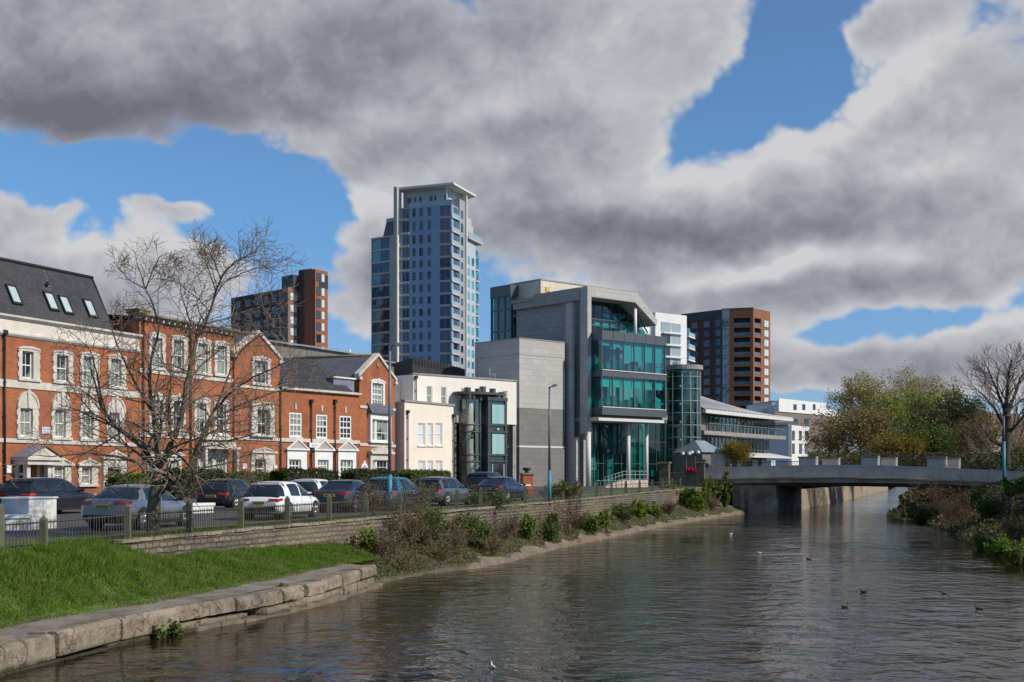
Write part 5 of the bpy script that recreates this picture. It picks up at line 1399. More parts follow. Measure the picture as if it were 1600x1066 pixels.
# ---------- brown brick block far left
M['shadebrick']=brickmat('shaded_brown_brick',(.115,.062,.047),(.09,.05,.04),(.09,.06,.05),bw=.9,bh=.3,msize=.03,stain=(.09,.06,.05),amt=.4,bump=0)  # shade put into the brick tone of the faces turned from the sun
M['orangebrick']=brickmat('orange_brick',(.33,.135,.075),(.27,.108,.06),(.2,.11,.07),bw=.9,bh=.3,msize=.03,stain=(.2,.09,.05),amt=.3,bump=0)
M['pinkbrick']=brickmat('pink_brick',(.30,.17,.135),(.26,.145,.115),(.3,.2,.16),bw=.9,bh=.3,msize=.03,stain=(.25,.15,.11),amt=.3,bump=0)
M['fadedcharcoal']=pmat('charcoal_cladding',(.045,.05,.058),(.035,.04,.046),.3,.5)
M['blindwin']=glassmat('net_curtain_glass',(.25,.27,.27),(.62,.64,.60),.75,.2)
def brown_block():
    zg=gz(140)
    f=Fr2((361,344.7),(450,326),zg); g=Fr2((450,326),(466.5,329),zg)
    r=f.root('apartment_block','dark brown brick apartment block with a taller tower end behind the bare tree','apartment block')
    zl=f.z(361,466); za=f.z(432,447.5); zb=f.z(450,450); L=f.L
    m=MB(); m.prism([(0,0),(L-.02,0),(L-.5,3),(L-3,12),(0,12)],'z',-2,zb); m.build('wall',M['shadebrick'],r)
    m=MB(); m.box(f.s(432.5),L,1.5,6,zb+.002,f.z(440,430)); m.build('attic_wall',M['fadedcharcoal'],r)
    pit=3.0
    for i in range(8):
        z1=zb-1.2-i*pit; z0=z1-1.9
        for a,b in ((368,376),(384,392),(398,407),(413,420),(425,432),(436,446)):
            far_win(r,f,f,(f.s(a),f.s(b),z0,z1),'glass_dark' if a<420 else 'towerglass','shaded_window')
        m=MB(); m.box(f.s(421),f.s(447),-.35,.02,z0-.75,z0-.4); m.build('balcony_slab',M['fadedcharcoal'],r)
    m=MB(); m.box(0,g.L,-.02,2,-2,zb+.3); putp(m,'end_wall',M['pinkbrick'],r,f,g)
    for i in range(8):
        z1=zb-1.1-i*pit; far_win(r,f,g,(g.L*.2,g.L*.82,z1-1.9,z1),'blindwin','end_window',frame='fadedcharcoal')
    t=Fr2((466.5,328.3),(492.3,325.3),zg); h=Fr2((492.3,325.3),(512,329.5),zg)
    zt=t.z(492,420.5)
    m=MB(); m.box(0,t.L-.05,0,4,-2,zt); putp(m,'tower_wall',M['shadebrick'],r,f,t)
    m=MB(); m.box(-.9,t.L-2,1,6,zt+.002,zt+.45); putp(m,'tower_cap',M['pinkbrick'],r,f,t)
    m=MB(); m.box(0,h.L,-.03,3.5,-2,zt+.01); putp(m,'tower_end_wall',M['orangebrick'],r,f,h)
    for i in range(9):
        z1=zt-(1.0 if i==0 else 1.2+.35)-i*pit; 
        far_win(r,f,h,(h.L*.12,h.L*.42,z1-1.9,z1),'towerglass','tower_window',y=-.09,frame='fadedcharcoal'); far_win(r,f,h,(h.L*.5,h.L*.72,z1-1.9,z1),'blindwin','tower_window',y=-.09)
        if i<9: m=MB(); m.box(t.L*.3,t.L*.52,-.02,.05,z1-1.5,z1-.3); putp(m,'small_window',M['glass_dark'],r,f,t)
    m=MB(); m.box(h.L*.28,h.L*1.02,-.05,.06,zt-4.6,zt-1.0); putp(m,'loggia',M['fadedcharcoal'],r,f,h)
brown_block()
# ---------- brick block with deep balconies
def balcony_block():
    zg=gz(140)
    P=[(1065,414.8),(1128.6,402.9),(1177,400.),(1203.5,408.4)]
    f=Fr2(P[0],P[1],zg); g=Fr2(P[1],P[2],zg); h=Fr2(P[2],P[3],zg)
    r=f.root('apartment_block','orange brick apartment block with stacked deep balconies at its corner','apartment block')
    zt=f.z(1128.6,483.5); pit=15.2*402/F
    m=MB(); m.box(0,f.L,0,10,-2,zt-2.6); m.build('shade_toned_wall',M['shadebrick2'],r)
    m=MB(); m.box(-.1,f.L+.05,-.1,10,zt-2.598,zt); m.build('attic_band',M['fadedcharcoal'],r)
    m=MB(); m.box(f.s(1116),f.L+.02,-.15,.02,-2,zt-2.6); m.build('dark_panel',M['fadedcharcoal'],r)
    zf=[zt-3.2-i*pit for i in range(10)]
    for z in zf:
        for a,b in ((1081,1091),(1100,1109.5),(1119,1126)):
            far_win(r,f,f,(f.s(a),f.s(b),z-2.0,z),'towerglass','shaded_window',y=-.17)
    # glazed strip
    xa,xb=0.,g.s(1139.5)
    m=MB(); m.box(xa,xb,-.02,6,-2,zt); putp(m,'strip_wall',M['greypanel'],r,f,g)
    for z in zf: far_win(r,f,g,(xa+.2,xb-.15,z-2.1,z+.1),'blindstrip','strip_window',y=-.08,frame='fadedcharcoal')
    # brick front with recessed balconies
    x0,x1=xb+.001,g.L; bx0,bx1=g.s(1146.5),g.s(1172.5)
    hol=[(bx0,bx1,z-1.9-.35,z+.25) for z in zf]
    m=holes_wall(MB(),x0,x1,-2,zt,hol,y=0,rev=2.2); putp(m,'brick_front',M['orangebrick'],r,f,g)
    hol2=[(h.s(1179),h.s(1189),z-2.25,z+.25) for z in zf]
    m=holes_wall(MB(),0,h.L,-2,zt,hol2,y=0,rev=2.); putp(m,'brick_side',M['orangebrick'],r,f,h)
    m=MB(); m.box(x0+.2,x1-.3,2.21,2.4,-2,zt-.1); putp(m,'balcony_back',M['fadedcharcoal'],r,f,g)
    m=MB(); m.box(.3,h.L-.2,2.01,2.2,-2,zt-.1); putp(m,'side_back',M['fadedcharcoal'],r,f,h)
    m=MB(); m.box(-.05,g.L+.0,-.05,9,zt+.002,zt+.25); putp(m,'roof_edge',M['fadedcharcoal'],r,f,g)
    for z in zf:
        m=MB(); m.box(bx0+.02,bx1-.02,.12,.18,z-2.2,z-1.2); putp(m,'balcony_glass',M['balglassdark'],r,f,g)
        a,b=h.s(1179),h.s(1189); m=MB(); m.box(a+.02,b-.02,.12,.18,z-2.2,z-1.2); putp(m,'balcony_glass',M['balglassdark'],r,f,h)
        far_win(r,f,h,(h.s(1194),h.s(1200.5),z-2.0,z+.1),'blindwin','lit_window',y=-.08,frame='fadedcharcoal')
M['shadebrick2']=brickmat('shaded_orange_brick',(.14,.058,.042),(.11,.048,.035),(.15,.08,.06),bw=.9,bh=.3,msize=.03,stain=(.10,.05,.04),amt=.3,bump=0)  # orange brick darkened for the side that lies in shade
M['blindstrip']=glassmat('strip_glass',(.06,.10,.12),(.30,.36,.38),.5,.1)
M['balglassdark']=pmat('smoked_balcony_glass',(.12,.14,.15),(.09,.10,.11),.4,.12,spec=.6)
balcony_block()
# ---------- white framed apartments between
def white_block():
    zg=gz(140); f=Fr2((1024,318),(1073,325),zg); g=Fr2((1073,325),(1081.5,330),zg)
    r=f.root('apartment_block','white framed apartment block glimpsed between the office roof and orange brick block','apartment block')
    zt=f.z(1024,488); L=f.L; pit=18.7*320/F
    m=MB(); m.box(0,L,0,9,-2,zt); m.build('wall',M['palewhite'],r)
    for i in range(9):
        z1=zt-2.3-i*pit
        far_win(r,f,f,(f.s(1033),f.s(1047),z1-2.2,z1),'blindstrip' if i==0 else 'glass_dark','window',frame='greypanel'); far_win(r,f,f,(f.s(1049),f.s(1063),z1-2.2,z1),'blindstrip','window',frame='white')
        m=MB(); m.box(f.s(1034),L-2,-.7,.02,z1-2.75,z1-2.45); m.build('floor_band',M['white'],r)
    m=MB(); m.box(0,g.L,.5,8,-2,g.z(1077,514)); putp(m,'side_wall',M['greypanel'],r,f,g)
    for i in range(8):
        z=zt-5.2-i*pit; m=MB(); m.box(0,g.L+.8,-.6,.5,z-.15,z+.15); putp(m,'balcony_slab',M['white'],r,f,g)
        m=MB(); m.box(.2,g.L*.95,.42,.48,z+.3,z+2.4); putp(m,'balcony_door',M['towerglass'],r,f,g)
        m=MB(); m.box(.1,g.L+.7,-.58,-.52,z+.151,z+1.1); putp(m,'balcony_glass',M['balglass'],r,f,g)
M['palewhite']=pmat('white_render',(.74,.73,.71),(.68,.67,.66),.3,.8)
white_block()
# ---------- long grey roofs behind the red houses
def rear_hall():
    zg=gz(120); f=Fr2((418,150),(705,158),zg)
    r=f.root('industrial_hall','long low hall with weathered grey roof behind the red brick houses','hall')
    a=f.z(425,548); L=f.L
    def Z(px,py): return f.z(px,py)
    m=MB(); m.prism([(f.s(418),-1),(f.s(418),Z(420,534)),(f.s(540),Z(540,551)),(f.s(584),Z(584,560)),(f.s(625),Z(625,571)),(f.s(706),Z(706,590)),(f.s(706),-1)],'y',0,12); m.build('roof_face',pmat('weathered_sheet_roof',(.30,.275,.24),(.22,.20,.175),.5,.9,.1,stretch=(3,1,.3),stain=(.13,.12,.10),stain_amt=.5),r)
    m=MB()
    for (p,y0,q,y1) in ((418,534,540,551),(540,551,706,590)):
        m.quad((f.s(p),-.3,Z(p,y0)+.02),(f.s(q),-.3,Z(q,y1)+.02),(f.s(q),.5,Z(q,y1)+.3),(f.s(p),.5,Z(p,y0)+.3))
    m.build('ridge_flashing',M['coping'],r)
    k=MB(); k.box(f.s(552),f.s(567),3,5,Z(560,556),Z(560,551)); k.box(f.s(560.5),f.s(567),2,3,Z(560,556),Z(560,549.5)); k.build('plant_box',M['terracotta'],r)
    k=MB(); k.tube([(f.s(556),3,Z(556,552)),(f.s(556),3,Z(556,543))],.12,6); k.build('flue',M['white'],r)
    m=MB(); m.prism([(f.s(612),-1),(f.s(690),-1),(f.s(690),Z(690,586)),(f.s(628),Z(628,570.5)),(f.s(612),Z(612,569))],'y',-9,-1); m.build('slate_lean_to',M['slate'],r)
    k=MB(); x=f.s(613)
    for i in range(16):
        x=f.s(613+i*4.6); z=Z(613+i*4.6,570.5+i*.95); k.tube([(x,-9.1,z-.6),(x,-9.1,z+.25)],.03,4)
    k.build('edge_rail',M['black_metal'],r)
    # rooftop shrub in a planter
rear_hall()

# ---------- low building with ribbed curved roof by the bridge
def river_hall():
    zg=2.6
    f=Fr2((1098,168),(1216,190),zg); s=f.s
    r=f.root('riverside_hall','low riverside building with ribbed grey roof above two glazed storeys','building')
    L=f.L
    E0=f.z(1100,645); E1=f.z(1216,653)
    ez=(E0+E1)/2
    T0=f.hit(1081,605,(0,14,0),Vector((0,1,0)))
    zr=T0.z
    # roof as a curved shell rising to the back; its right end sweeps down
    m=MB(); N=22; K=8; V=[]
    for i in range(N+1):
        t=i/N; x=-2.5+(L+4.0)*t; row=[]
        rise=(zr-ez)*(1-t**1.7*.98)
        for k in range(K+1):
            q=k/K; row.append((x-1.0*q,-1.6+(16.)*q,ez+.1+rise*math.sin(q*math.pi/2)))
        V.append(row)
    for i in range(N):
        for k in range(K): m.add([V[i][k],V[i+1][k],V[i+1][k+1],V[i][k+1]],[(0,1,2,3)],True)
    rf=m.build('roof',M['ribroof'],r)
    m=MB()
    for i in range(0,N+1): m.tube([(p[0],p[1],p[2]+.06) for p in V[i]],.14,4)
    m.build('roof_rib',M['ribpale'],rf)
    m=MB(); m.prism([(-1.7,ez-.35),(-1.7,ez+.12),(-1.2,ez+.12),(-1.2,ez-.35)],'x',-2.7,L+1.7); m.build('fascia',M['whitecol'],r)
    m=MB(); m.quad((-2.4,-1.1,ez-.2),(L+1.4,-1.1,ez-.2),(L+1.4,12,ez-.2),(-2.4,12,ez-.2)); m.build('soffit',M['stoneold'],r)
    # storeys
    z2t=ez-.5; z2b=f.z(1150,677); z1t=f.z(1150,684.5); z1b=f.z(1150,712)
    for nm,za,zb,yo in (('upper_glazing',z2t,z2b,.2),('lower_glazing',z1t,z1b,1.0)):
        m=MB(); m.quad((s(1104,yo),yo,zb),(L-1.,yo,zb),(L-1.,yo,za),(s(1104,yo),yo,za)); g=m.build(nm,M['hallglass'],r)
        k=MB(); x=s(1104,yo)
        while x<L-.9: k.box(x-.05,x+.05,yo-.08,yo+.04,zb,za); x+=1.25
        k.box(s(1104,yo),L-1,yo-.06,yo+.04,zb+(za-zb)*.38,zb+(za-zb)*.38+.07); k.build('mullion',M['steelpale'],g)
    m=MB(); m.box(s(1094,-.6),L,-1.2,4,z2b-.55,z2b-.02); m.build('balcony_deck',M['coping'],r)
    k=MB(); x=s(1095,-1.1)
    while x<L: k.box(x-.02,x+.02,-1.14,-1.1,z2b-.02,z2b+.95); x+=.5
    k.box(s(1095),L,-1.16,-1.08,z2b+.95,z2b+1.0); k.build('balcony_rail',M['steelpale'],r)
    rnd=random.Random(5); k=MB()
    for i in range(14): x=rnd.uniform(1,L-2); k.box(x,x+rnd.uniform(.3,1.2),1.6,2.2,z2b,z2b+rnd.uniform(.8,1.9))
    for i in range(16): x=rnd.uniform(1,L-2); k.box(x,x+rnd.uniform(.2,1.),2.2,2.8,z1b,z1b+rnd.uniform(.8,2.2))
    k.build('furnishing',M['blind'],r)
    m=MB(); m.box(-1.5,L-1.05,5,9,-.4,z2t); m.build('rear_wall',M['stoneold'],r)
    m=MB(); m.box(-2.6,s(1103.5),.1,5,-.4,z2t+.1); m.build('stone_end',M['stoneold'],r)
    m=MB(); m.box(s(1148),L-1.1,1.4,4.9,-.4,z1b-.02); m.build('shopfront',M['anthracite'],r)
    m=MB()
    for a,b in ((1152,1158),(1176,1184),(1190,1198),(1205,1212)): m.box(s(a,1.3),s(b,1.3),1.3,1.39,0,z1b-.5)
    m.build('shop_window',M['blindwin'],r)
    m=MB(); zz=f.z(1190,713); m.prism([(-2.2,zz-.1),(1.39,zz+.55),(1.39,zz+.42),(-2.2,zz-.3)],'x',s(1157,-1),s(1226,-1)); m.build('awning',M['whitecol'],r)
    return f
M['ribroof']=pmat('ribbed_metal_roof',(.22,.22,.225),(.17,.17,.175),.4,.5,metal=.0)
M['ribpale']=pmat('pale_seam',(.42,.42,.42),None,1,.5)
M['hallglass']=clearglass('grey_green_glass',(.40,.52,.50),.12)
FH=river_hall()
def kiosk():
    f=Fr(1097,152,2900,2.62); s=f.s
    r=f.root('gate_lodge','dark stone gate lodge with blue grey pyramid roof before the riverside hall','lodge')
    L=s(1127.5); z0=f.z(1112,707)
    m=holes_wall(MB(),0,L,-.4,z0,[(L*.38,L*.82,-.3,z0*.62)],rev=.5); m.quad((0,0,-.4),(0,0,z0),(0,4,z0),(0,4,-.4)); m.quad((L,0,-.4),(L,4,-.4),(L,4,z0),(L,0,z0)); m.build('wall',M['darkstone'],r,fix=False)
    MB().box(.1,L-.1,.51,.6,-.3,z0-.1).build('doorway',M['black_metal'],r)
    m=MB(); a=(-.3,-.3,z0); b=(L+.3,-.3,z0); c=(L+.3,4.3,z0); d=(-.3,4.3,z0); zt=f.z(1112,688)
    t0=(L*.25,1.8,zt); t1=(L*.75,1.8,zt); m.quad(a,b,t1,t0); m.poly([b,c,t1]); m.quad(c,d,t0,t1); m.poly([d,a,t0]); m.build('roof',M['lead2'],r)
    g=Fr(1129,150,2900,2.62); q=g.root('domed_kiosk','small stone kiosk with a bell shaped lead dome beside the gate lodge','kiosk')
    w=g.s(1143); zb=g.z(1136,709)
    m=holes_wall(MB(),0,w,-.4,zb,[(w*.3,w*.7,-.3,zb*.75)],rev=.25); m.quad((0,0,-.4),(0,0,zb),(0,w,zb),(0,w,-.4)); m.quad((w,0,-.4),(w,w,-.4),(w,w,zb),(w,0,zb)); m.build('wall',M['stonewhite'],q,fix=False)
    MB().box(.1,w-.1,.26,.3,-.3,zb-.1).build('door',M['wood'],q)
    k=MB(); prof=[(1.12,0),(1.1,.12),(.95,.2),(.92,.5),(.8,.9),(.5,1.2),(.22,1.5),(.12,1.9),(.05,2.4),(0.01,2.7)]
    n=12; hh=(g.z(1136,690)-zb)/2.7; P=[]
    for rr,zz in prof: P.append([(w/2+rr*w/2*math.cos(2*math.pi*i/n),w/2+rr*w/2*math.sin(2*math.pi*i/n),zb+zz*hh) for i in range(n)])
    for a_,b_ in zip(P,P[1:]):
        for i in range(n): k.add([a_[i],a_[(i+1)%n],b_[(i+1)%n],b_[i]],[(0,1,2,3)],True)
    k.build('dome',M['lead2'],q)
M['lead2']=pmat('blue_grey_roofing',(.25,.30,.33),(.19,.23,.26),.8,.5,.05)
kiosk()

# ---------- white buildings at the right of the hall
def far_white():
    zg=2.7
    f=Fr2((1217,262),(1312,285),zg); r=f.root('white_building','long white upper storey over a brown brick base behind the riverbank trees','building')
    L=f.L; zt=f.z(1217,622.5); zm=f.z(1217,643)
    xb=f.s(1208,14)+.3; m=MB(); m.prism([(0,0),(f.s(1291),0),(f.s(1291),14),(xb,14)],'z',zm,zt); m.prism([(f.s(1291)+.01,.8),(L,.8),(L+8,14),(f.s(1291)+.01,14)],'z',zm,zt-1.2); m.build('upper_wall',M['palewhite'],r)
    m=MB(); m.prism([(-1.5,.2),(L+4,.2),(L+9,13.9),(xb-1,13.9)],'z',-1,zm-.002); m.build('lower_wall',M['greybrown'],r)
    for a,b in ((1239.5,1244.5),(1253.5,1258),(1270,1274)): far_win(r,f,f,(f.s(a),f.s(b),f.z(a,640.5),f.z(a,631.5)),'glass_dark')
    for a,b in ((1237,1247.5),(1258,1265)): far_win(r,f,f,(f.s(a),f.s(b),f.z(a,665),f.z(a,654)),'glass_dark','lower_window',y=.12)
    xa=f.s(1206,16); m=MB(); m.prism([(xa,16),(L+30,16),(L+40,30),(xa+14,30)],'z',0,f.z(1230,614.5)); m.build('glazed_attic',M['atticglass'],r)
    m=MB(); m.prism([(xa-.2,15.8),(L+30.2,15.8),(L+40,30),(xa+14,30)],'z',f.z(1230,614.5)+.002,f.z(1230,613)); m.build('attic_roof',M['anthracite'],r)
    g=Fr2((1232.5,212),(1264.5,221),zg); q=g.root('white_house','small two storey white building at the end of the bridge','building')
    z2=g.z(1233,664); L=g.L
    m=MB(); m.prism([(0.02,0),(L,0),(L+3,9),(3,9)],'z',-1,z2); m.build('wall',M['palewhite'],q)
    h=Fr2((1209,222),(1232.4,212),zg); m=MB(); m.box(0,h.L,-.02,.5,-1,z2-.05); putp(m,'shade_toned_wall',M['greypanel'],q,g,h)  # side of the white house coloured grey to stand for its shade
    for t,b in ((673,688),(693,709)):
        for a,c in ((1237.5,1241.5),(1248.5,1252.5),(1257.5,1263.5)): far_win(q,g,g,(g.s(a),g.s(c),g.z(a,b),g.z(a,t)),'glass_dark')
        far_win(q,g,h,(h.s(1216),h.s(1223.5),h.z(1220,b),h.z(1220,t)),'glass_dark',y=-.1)
    m=MB(); m.prism([(-.3,z2+.002),(L+.2,z2+.002),(L-1,z2+.5),(.8,z2+.5)],'y',.2,8.); m.build('roof',M['slategrey'],q)
M['greybrown']=pmat('grey_brown_brick',(.21,.17,.14),(.17,.14,.115),.4,.9)
M['atticglass']=pmat('attic_glazing',(.16,.22,.25),(.10,.14,.17),.15,.15,spec=.6,stretch=(3,3,.2))
far_white()
# distant hillside houses
def hill_houses():
    rnd=random.Random(6); k=0
    base=empty
    kinds=[((.62,.58,.52),'pale rendered house'),((.42,.22,.14),'red brick house')]
    spots=[(1508,664,470,0),(1528,672,440,1),(1546,657,520,0),(1556,668,455,0),(1571,650,540,1),(1583,660,480,0),(1592,655,505,1),(1597,672,430,0),(1536,648,560,0),(1515,655,530,1)]
    near=['low down behind the bare riverside tree','half hidden by the lowest boughs of the bare riverside tree','with a wide red roof on the hillside','between two red roofs on the hillside','with a dark ridge near the skyline','with two storeys just beyond the bare tree trunk','highest and furthest out at the frame edge','lowest at the frame edge beside the blue lamp post','small and high under the ridge line','small beside the leafing poplar']
    for i,(px,py,d,c) in enumerate(spots):
        p=PX(px,py,d); w=rnd.uniform(7,11); h=rnd.uniform(4.5,6); g=max(3,p.z-h)
        r=empty('hillside_house',(p.x,p.y,0),rnd.uniform(-.5,.3),kinds[c][1]+' '+near[i],'house','houses on the far hillside')
        m=MB(); m.box(-w/2,w/2,0,7,g-12,p.z-1.5); m.build('wall',M['hw%d'%c],r)
        m=MB(); m.prism([(-.4,p.z-1.5),(7.4,p.z-1.5),(3.5,p.z+1.2)],'x',-w/2-.3,w/2+.3); m.build('roof',M['hroof'],r)
        for a in (-.3,0,.3): m=MB(); m.box(w*a-.5,w*a+.5,-.05,.05,p.z-3.6,p.z-2.3); m.build('window',M['glass_dark'],r)
for i,c in enumerate(((.62,.58,.52),(.36,.20,.14))): M['hw%d'%i]=pmat('hill_house_wall',c,None,.3,.9)
M['hroof']=pmat('hill_house_roof',(.22,.12,.085),(.16,.10,.08),.3,.9)
hill_houses()
# ------------------------------------------------------------------ cars
def carpaint(name,c,metal=0.0,rough=.28,dirt=.12):
    m,nt,b=newmat(name); tc=nt.new('ShaderNodeTexCoord').outputs['Object']
    sp=nt.new('ShaderNodeSeparateXYZ'); nt.link(tc,sp.inputs[0])
    n=nt.noise(tc,3,5,.65)
    # road dirt low on the panels
    low=nt.new('ShaderNodeMapRange'); nt.link(sp.outputs[2],low.inputs[0]); low.inputs[1].default_value=.7; low.inputs[2].default_value=.2
    f=nt.math('MULTIPLY',nt.math('MULTIPLY',low.outputs[0],n),dirt*3.)
    nt.link(nt.mix(f,c,(.13,.115,.095)),b.inputs['Base Color'])
    b.inputs['Metallic'].default_value=metal; b.inputs['Roughness'].default_value=rough
    b.inputs['Coat Weight'].default_value=.7; b.inputs['Coat Roughness'].default_value=.05
    return m
M['tyre']=pmat('tyre_rubber',(.02,.02,.02),(.03,.029,.028),5,.85)
M['rim']=pmat('alloy_rim',(.45,.45,.46),(.35,.35,.36),6,.35,metal=.8)
M['carglass']=pmat('car_glass',(.012,.016,.018),(.02,.025,.028),1,.04,spec=.7)
M['blackplastic']=pmat('black_trim',(.018,.018,.019),None,6,.6)
M['redlamp']=pmat('red_tail_lamp',(.42,.015,.02),(.30,.01,.015),8,.2,spec=.6)
M['clearlamp']=pmat('clear_lamp',(.55,.57,.58),(.4,.42,.44),8,.15,spec=.7)
M['plate']=pmat('yellow_number_plate',(.62,.44,.03),(.55,.38,.03),8,.5)
M['lettering']=pmat('plate_smudge',(.05,.045,.02),None,8,.6)
CT={ # rear x=0 .. front; (x, zlow, zdeck, half width); cabin (x, ztop, wbase, wtop)
 'hatch':dict(L=4.28,W=.90,H=1.46,body=[(0,.46,.70,.70),(.05,.36,.86,.80),(.25,.27,.93,.86),(.8,.22,.96,.895),(1.6,.20,.95,.90),(2.6,.20,.93,.90),(3.2,.21,.91,.885),(3.7,.22,.84,.86),(4.1,.27,.70,.78),(4.25,.38,.58,.62)],
   cabin=[(.10,.93,.74,.70),(.42,1.28,.80,.62),(.75,1.43,.81,.62),(1.5,1.465,.82,.63),(2.1,1.44,.82,.62),(2.55,1.33,.82,.60),(3.30,.90,.80,.74)],pil=[(.55,1.12,.62,.95),(1.98,2.08,1.9,2.0),(3.18,3.30,2.42,2.54)],roof=(2,5),wh=(.80,3.42),wr=.325),
 'saloon':dict(L=4.75,W=.91,H=1.44,body=[(0,.46,.80,.70),(.05,.34,.96,.80),(.3,.26,1.0,.87),(.9,.22,1.0,.90),(1.7,.20,.97,.91),(2.9,.20,.93,.91),(3.6,.21,.90,.89),(4.15,.22,.82,.86),(4.6,.28,.68,.76),(4.74,.38,.56,.6)],
   cabin=[(.42,.99,.76,.72),(1.05,1.30,.80,.62),(1.4,1.41,.81,.61),(2.0,1.445,.82,.62),(2.5,1.42,.82,.61),(2.85,1.33,.82,.60),(3.65,.90,.80,.74)],pil=[(.75,1.25,1.08,1.32),(2.2,2.3,2.12,2.22),(3.53,3.66,2.72,2.84)],roof=(2,5),wh=(.95,3.85),wr=.335),
 'estate':dict(L=4.7,W=.92,H=1.50,body=[(0,.46,.80,.74),(.05,.34,.92,.82),(.3,.26,.97,.88),(.9,.22,.98,.91),(1.7,.20,.97,.92),(2.9,.20,.95,.92),(3.5,.21,.93,.90),(4.05,.23,.86,.87),(4.5,.29,.74,.78),(4.68,.40,.62,.62)],
   cabin=[(.08,.96,.78,.74),(.28,1.30,.82,.66),(.50,1.46,.82,.66),(1.6,1.505,.83,.66),(2.3,1.48,.83,.65),(2.7,1.38,.83,.63),(3.45,.92,.81,.75)],pil=[(.30,.60,.26,.5),(1.15,1.23,1.12,1.20),(2.2,2.3,2.14,2.22),(3.33,3.46,2.58,2.70)],roof=(2,5),wh=(.88,3.72),wr=.345),
 'suv':dict(L=4.65,W=.95,H=1.72,body=[(0,.52,.92,.76),(.05,.42,1.05,.84),(.3,.34,1.10,.90),(.9,.30,1.10,.94),(1.7,.28,1.10,.95),(2.9,.28,1.08,.95),(3.5,.29,1.06,.93),(4.05,.31,1.0,.90),(4.45,.36,.86,.82),(4.62,.46,.74,.66)],
   cabin=[(.08,1.09,.80,.76),(.30,1.46,.84,.70),(.50,1.66,.84,.69),(1.6,1.725,.85,.69),(2.4,1.70,.85,.68),(2.8,1.58,.85,.66),(3.45,1.05,.83,.78)],pil=[(.32,.62,.28,.52),(1.2,1.29,1.18,1.26),(2.2,2.31,2.16,2.26),(3.33,3.46,2.68,2.8)],roof=(2,5),wh=(.88,3.70),wr=.37),
}
def loft(m,rings,smooth=True,closed=True,caps=True):
    n=len(rings[0]); vs=[p for r in rings for p in r]; fs=[]
    for i in range(len(rings)-1):
        for k in range(n if closed else n-1): fs.append((i*n+k,i*n+(k+1)%n,(i+1)*n+(k+1)%n,(i+1)*n+k))
    m.add(vs,fs,smooth)
    if caps: m.add(rings[0],[tuple(range(n))]); m.add(rings[-1],[tuple(range(n))])
def mirror(half): return half+[(x,-y,z) for x,y,z in half[::-1] if abs(y)>1e-6]
_carparts={}
def car(label,kind,paint,px,d,heading,group='cars parked along the riverside street',scale=1.,rimmat='rim',front=False):
    T=CT[kind]; p=PX(px,745,d); a=math.atan2(heading[1],heading[0])
    r=empty('parked_car',(p.x,p.y,gz(d)),a,label,'car',group); r.scale=(scale,)*3
    L=T['L']; o=-L/2
    def part(name,fn,mat,par):
        key=(kind,name,fn)
        if key not in _carparts:
            m=MB(); fn(m,T,o); ob=m.build(name,mat,par,fix=True); _carparts[key]=ob.data.copy(); return ob
        me=_carparts[key].copy(); me.materials.clear(); me.materials.append(mat)
        ob=bpy.data.objects.new(name,me); C.objects.link(ob); ob.parent=par; return ob
    b=part('body',c_body,paint,r)
    part('cabin_glass',c_cabin,M['carglass'],r); part('roof',c_roof,paint,r); part('pillar',c_pillar,paint if kind!='suv' else M['blackplastic'],r)
    for nm,fn,mt in (('bumper',c_bump,M['blackplastic']),('bumper',c_bump2,M['blackplastic']),('tail_light',c_tl1,M['redlamp']),('tail_light',c_tl2,M['redlamp']),('headlight',c_hl1,M['clearlamp']),('headlight',c_hl2,M['clearlamp']),('mirror',c_mi1,M['blackplastic']),('mirror',c_mi2,M['blackplastic']),('sill',c_sill,M['blackplastic']),('door_seam',c_seam,M['blackplastic'])):
        part(nm,fn,mt,r)
    pl=part('number_plate',c_plate,M['plate'],r); part('plate_lettering',c_plet,M['lettering'],pl)
    for i in range(4):
        w=part('wheel',(c_w0,c_w1,c_w2,c_w3)[i],M['tyre'],r); part('rim',(c_r0,c_r1,c_r2,c_r3)[i],M[rimmat],w)
    return r
def c_body(m,T,o):
    R_=[]
    for x,zl,zd,w in T['body']:
        h=zd-zl
        R_.append(mirror([(x+o,0,zl),(x+o,w*.86,zl),(x+o,w*.97,zl+h*.16),(x+o,w,zl+h*.42),(x+o,w*.985,zl+h*.66),(x+o,w*.965,zl+h*.86),(x+o,w*.90,zl+h*.97),(x+o,w*.6,zd+.012),(x+o,0,zd+.02)]))
    loft(m,R_)
def cabz(T,x):
    return float(np.interp(x,[c[0] for c in T['cabin']],[c[1] for c in T['cabin']]))
def cabring(T,x):
    xs=[c[0] for c in T['cabin']]; zt=cabz(T,x); wb=float(np.interp(x,xs,[c[2] for c in T['cabin']])); wt=float(np.interp(x,xs,[c[3] for c in T['cabin']]))
    zb=float(np.interp(x,[b[0] for b in T['body']],[b[2] for b in T['body']]))-.03
    return zb,zt,wb,wt
def c_cabin(m,T,o):
    R_=[]
    for c in T['cabin']:
        zb,zt,wb,wt=cabring(T,c[0]); zt=max(zt,zb+.02); h=zt-zb
        R_.append(mirror([(c[0]+o,0,zb-.05),(c[0]+o,wb,zb-.05),(c[0]+o,wb*.99,zb+h*.1),(c[0]+o,(wb+wt)/2+.02,zb+h*.55),(c[0]+o,wt+.02,zb+h*.88),(c[0]+o,wt-.05,zb+h*.985),(c[0]+o,wt*.5,zt+.012),(c[0]+o,0,zt+.018)]))
    loft(m,R_)
